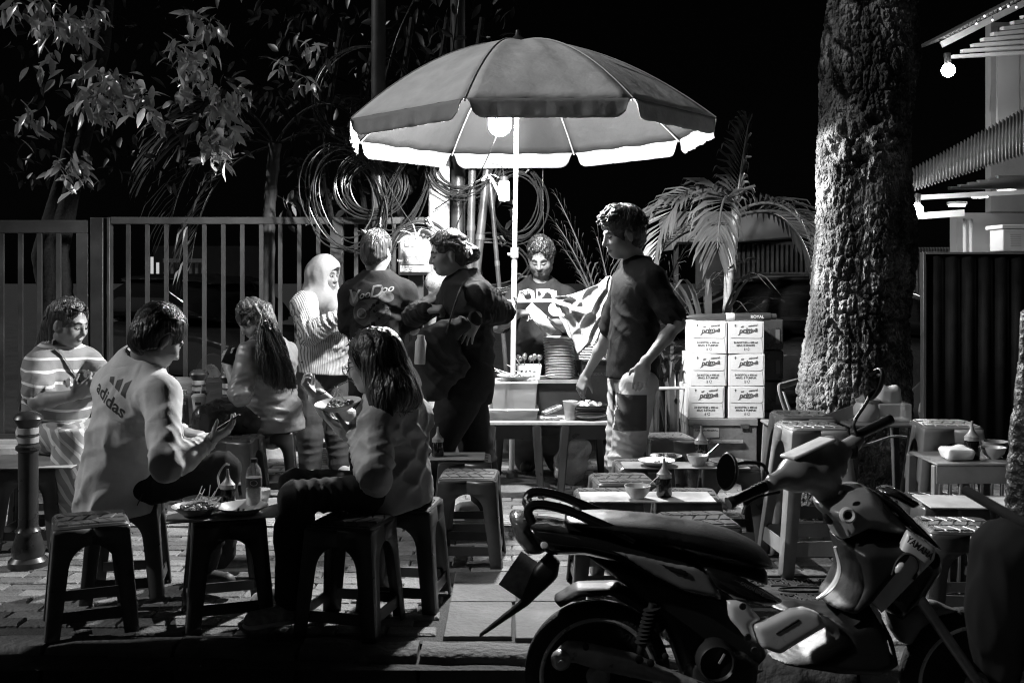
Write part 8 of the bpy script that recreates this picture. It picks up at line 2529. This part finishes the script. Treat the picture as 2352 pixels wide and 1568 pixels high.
# mid body: pods and silver covers (near side)
pan('side_pod', [(1611, 1299), (1632, 1304), (1683, 1316), (1728, 1338), (1804, 1381), (1786, 1389), (1750, 1394), (1683, 1376), (1640, 1350)], .075, m_gloss, r=.03, d=3.50, yc=3.51)
q = put_text('lettering', 'GREEN BIKE', W(1728, 1352, 3.468), .016, M('faint_silver', .12, .4), sc, right=(.88, 0, -.47), up=(.47, 0, .88))
pan('foot_cover', [(1728, 1434), (1764, 1421), (1813, 1397), (1845, 1392), (1881, 1405), (1900, 1438), (1881, 1448), (1827, 1480), (1792, 1503), (1746, 1486)], .05, m_silver, r=.02, d=3.47, yc=3.475)
pan('foot_slot', [(1777, 1452), (1836, 1415), (1842, 1421), (1838, 1428), (1780, 1463)], .012, m_satin, r=.006, d=3.45, yc=3.452)
pan('frame_cover', [(1668, 1378), (1712, 1380), (1752, 1424), (1727, 1435), (1745, 1484), (1716, 1470), (1674, 1420)], .04, m_silver, r=.02, d=3.48, yc=3.49)
for (a, b) in ((1706, 1392), (1718, 1462), (1733, 1492)):
    q = MB(); q.lathe([(0, 0), (.012, 0), (.01, .004), (0, .004)], W(a, b, 3.466), 12, (0, -1, 0)); q.build('bolt', M('bolt_dark', .05), sc)
pan('floorboard', [(1760, 1390), (1800, 1378), (1880, 1388), (1930, 1388), (1984, 1357), (2012, 1400), (2036, 1447), (2050, 1506), (1997, 1534), (1907, 1530), (1790, 1512), (1760, 1500), (1830, 1478), (1884, 1446), (1899, 1436), (1878, 1404), (1845, 1392), (1800, 1398)], .3, m_satin, r=.05)
pan('leg_shield', [(1917, 1230), (1975, 1212), (2042, 1216), (2080, 1220), (2066, 1262), (1984, 1360), (1940, 1394), (1885, 1378), (1912, 1350), (1930, 1310), (1928, 1270)], .36, m_satin, r=.05)
q = MB(); q.tube(crv([W(1918, 1255, 3.46), W(1928, 1300, 3.46), (W(1920, 1332, 3.46)), W(1900, 1358, 3.46), W(1876, 1376, 3.46)], 6), [(.006 + .012 * math.sin(math.pi * i / 24), .006) for i in range(25)], 8, ref=(1, 0, 0)); q.build('shield_edge', m_silver, sc)
# front: cowl, fairing, headset
pan('inner_cowl', [(1872, 1151), (1935, 1115), (1975, 1108), (2011, 1133), (2078, 1209), (2066, 1224), (1975, 1206), (1917, 1233), (1899, 1187), (1881, 1173)], .30, m_greyp, r=.05)
q = MB(); c = W(1946, 1182, 3.462); q.lathe([(.012, -.004), (.026, -.004), (.026, .012), (.02, .016), (.014, .012), (.012, .0)], c, 22, (0, -1, .1)); ky = q.build('key_ring', m_silver, sc)
q = MB(); q.lathe([(0, 0), (.012, 0), (.012, .01), (0, .011)], c, 16, (0, -1, .1)); q.build('key_slot', m_satin, ky)
for (pp, nm) in (([(1923, 1127), (1935, 1120), (1946, 1127), (1944, 1138), (1932, 1142), (1922, 1138)], 'cowl_hook'), ([(1884, 1180), (1900, 1176), (1916, 1196), (1914, 1210), (1898, 1204)], 'cowl_recess')):
    pan(nm, pp, .02, M('recess_black', .005, .7), r=.01, d=3.475, yc=3.478)
pan('front_panel', [(2083, 1214), (2150, 1258), (2148, 1283), (2096, 1337), (2034, 1400), (2025, 1409), (1980, 1357), (2062, 1262)], .05, m_silver, r=.022, d=3.47, yc=3.475)
put_text('brand_lettering', 'YAMAHA', W(2113, 1258, 3.443), .03, m_dark, sc, right=(.79, 0, -.61), up=(.61, 0, .79), bold=.03, sx=.82)
q = MB(); q.tube(crv([W(2046, 1318, 3.446), W(2058, 1286, 3.446), W(2080, 1270, 3.446), W(2104, 1280, 3.446), W(2112, 1304, 3.446), W(2098, 1330, 3.446)], 5), [(.011, .003)] * 26, 6, ref=(1, 0, 0)); q.build('headlight_surround', m_satin, sc)
pan('headlight_glass', [(2050, 1310), (2062, 1290), (2078, 1286), (2084, 1300), (2074, 1318), (2058, 1322)], .02, m_silver, r=.014, d=3.435, yc=3.436)
pan('lower_cowl', [(1980, 1357), (2002, 1400), (2033, 1450), (2043, 1500), (2060, 1518), (2032, 1447), (2026, 1408)], .03, m_silver, r=.012, d=3.47, yc=3.475)
pan('outer_fairing', [(1975, 1108), (2042, 1140), (2101, 1198), (2140, 1240), (2152, 1262), (2083, 1216), (2042, 1169)], .34, m_gloss, r=.03)
pan('front_body', [(2060, 1222), (2150, 1262), (2155, 1300), (2110, 1370), (2060, 1420), (2030, 1400), (1990, 1362)], .22, m_gloss, r=.06)
pan('windscreen', [(2012, 1124), (2047, 1113), (2110, 1151), (2084, 1164)], .16, m_gloss, r=.02)
pan('front_mudguard', [(2034, 1400), (2090, 1372), (2150, 1378), (2200, 1400), (2150, 1410), (2110, 1440), (2085, 1480), (2060, 1470), (2040, 1440)], .14, m_greyp, r=.05)
for y in (-.085, .085):
    q = MB(); q.tube([W(2072, 1330, SD_) + Vector((0, y, 0)), fw + Vector((0, y, 0))], .018, 12); q.build('fork_tube', m_alloy, sc)
# headset turned with the front wheel
ax = (W(2044, 962, 3.80) - W(1680, 1152, 3.46)).normalized(); hc_ = W(1862, 1080, 3.62)
F = SDF(A(W(1750, 1170, 3.45)) - .05, A(W(2010, 970, 3.8)) + .08, .007)
F.cone(W(1775, 1108, 3.50), W(1835, 1085, 3.58), .028, .045, .03); F.cone(W(1830, 1088, 3.57), W(1905, 1068, 3.66), .062, .062, .03)
F.cone(W(1880, 1092, 3.6), W(1905, 1130, 3.62), .055, .05, .03); F.cone(W(1905, 1060, 3.66), W(1970, 1010, 3.74), .042, .026, .02)
F.cone(W(1858, 1052, 3.62), W(1905, 1026, 3.68), .045, .04, .03); F.warp(lambda p: .002 * vnoise(p * 14, 3)); F.build('headset', m_greyp, sc, relax=2)
q = MB(); n_ = Vector((-.36, -.10, .92)).normalized(); dsh = W(1862, 1046, 3.60) + n_ * .028
R_ = Matrix((Vector((.88, .36, .30)).normalized(), n_.cross(Vector((.88, .36, .30)).normalized()), n_)).transposed()
q.box(dsh, (.18, .085, .012), R_); q.build('dash_glass', M('dash_glass', .75, .2, var=.3, vs=12, coat=.6), sc, bev=.02, seg=3)
q = MB(); g0, g1 = W(1680, 1152, 3.46), W(1778, 1106, 3.51); q.tube([g0, g1], .017, 14); gr = q.build('grip', m_seat, sc)
q = MB()
for k in range(5): q.tube([g0.lerp(g1, .5 + k * .08), g0.lerp(g1, .53 + k * .08)], .0195, 14)
q.build('grip_rings', m_seat, gr)
q = MB(); q.lathe([(.0, -.012), (.021, -.012), (.021, .006), (0, .006)], g0, 14, g1 - g0); q.build('bar_end', m_satin, gr)
q = MB(); h0, h1 = W(1960, 1004, 3.73), W(2046, 962, 3.80); q.tube([h0, h1], .018, 14); gr2 = q.build('grip', m_seat, sc)
q = MB(); q.tube(crv([W(1955, 1030, 3.71), W(2000, 1018, 3.74), W(2050, 1002, 3.78), W(2082, 1004, 3.8)], 5), [(.007, .004)] * 16, 8); q.build('brake_lever', m_alloy, sc)
q = MB(); q.tube(crv([W(1790, 1130, 3.50), W(1745, 1140, 3.47), W(1715, 1158, 3.45), W(1706, 1180, 3.44)], 5), [(.007, .004)] * 16, 8); q.build('brake_lever', m_satin, sc)
q = MB(); q.box(W(1952, 1036, 3.7), (.05, .05, .05)); q.build('switch_box', m_satin, sc, bev=.012)
def mirror(c, rx, ry, nrm_, roll, stem):
    n = Vector(nrm_).normalized(); u = Vector((0, 0, 1)); r = u.cross(n).normalized(); u = n.cross(r)
    a_ = math.radians(roll); r, u = r * math.cos(a_) + u * math.sin(a_), u * math.cos(a_) - r * math.sin(a_)
    F = SDF(A(c) - .1, A(c) + .1, .0045); R = np.array([list(r), list(u), list(n)]).T
    F.ell(A(c) - A(n) * .004, (rx, ry, .03), R, .01); F.plane(A(c), A(n)); o = F.build('mirror_shell', m_satin, sc)
    q = MB(); q.add([Vector(c) + n * .0012 + r * rx * .9 * math.cos(i / 24 * 6.2832) + u * ry * .9 * math.sin(i / 24 * 6.2832) for i in range(24)], [tuple(range(24))]); q.build('mirror_glass', M('mirror_glass', .6, .03, 1.0, var=0), o)
    q = MB(); q.tube(crv(stem, 5), .006, 8); q.build('mirror_stem', m_satin, sc)
mirror(W(1667, 1082, 3.45), .043, .062, (-.75, -.55, .25), 8, [W(1672, 1072, 3.47), W(1710, 1062, 3.49), W(1750, 1066, 3.51), W(1764, 1088, 3.52)])
mirror(W(2003, 882, 3.74), .042, .072, (-.7, -.1, .1), -38, [W(2000, 900, 3.76), W(1990, 925, 3.75), W(1962, 970, 3.72), W(1968, 1000, 3.72)])
q = MB(); q.tube(crv([W(1935, 1045, 3.66), W(1915, 1075, 3.60), W(1925, 1120, 3.58)], 4), .006, 6); q.build('brake_cable', m_cable, sc)
q = MB(); q.bar(W(1600, 1560, 3.75), Vector((X(1560, 3.9), 3.78, -.185)), .018, .018); q.build('side_stand', m_satin, sc)
# ================================================================== dark motorcycle, close to the camera
m_matt = M('matt_black', .0025, .95, var=.2, spec=.05)
mc = thing('dark_motorcycle', 'black motorcycle parked very close in the bottom right corner', 'motorcycle', (X(2350, 2.6), 2.6, -.19))
def mpl(pts): return [(X(a, 2.6), Z(b, 2.6)) for a, b in pts]
pillow('body', mpl([(2270, 1300), (2330, 1250), (2510, 1255), (2730, 1230), (2750, 1320), (2590, 1450), (2390, 1480), (2290, 1420)]), 2.6, .26, m_matt, mc, r=.08, h=.016, relax=2)
pillow('front_cowl', mpl([(2258, 1250), (2305, 1200), (2352, 1190), (2350, 1330), (2305, 1560), (2260, 1560), (2240, 1430)]), 2.6, .34, m_matt, mc, r=.07, h=.016, relax=2)
pillow('seat', mpl([(2390, 1262), (2510, 1240), (2730, 1215), (2730, 1250), (2510, 1275)]), 2.6, .27, m_matt, mc, r=.04, h=.014, relax=2)
for px in (2270, 2810):
    q = MB(); q.lathe([(.17, -.05), (.235, -.045), (.26, -.02), (.265, 0), (.26, .02), (.235, .045), (.17, .05)], (X(px, 2.6), 2.6, -.19 + .262), 40, (0, 1, 0)); w_ = q.build('wheel', m_matt, mc)
    q = MB(); q.lathe([(.0, -.03), (.16, -.02), (.169, -.04), (.169, .04), (.16, .02), (0, .03)], (X(px, 2.6), 2.6, -.19 + .262), 32, (0, 1, 0)); q.build('rim', m_matt, w_)
q = MB(); q.tube([Vector((X(2348, 2.6), 2.28, Z(1186, 2.6))), Vector((X(2340, 2.6), 2.6, Z(1196, 2.6))), Vector((X(2348, 2.6), 2.92, Z(1186, 2.6)))], .014, 10); q.build('handlebar', m_matt, mc)
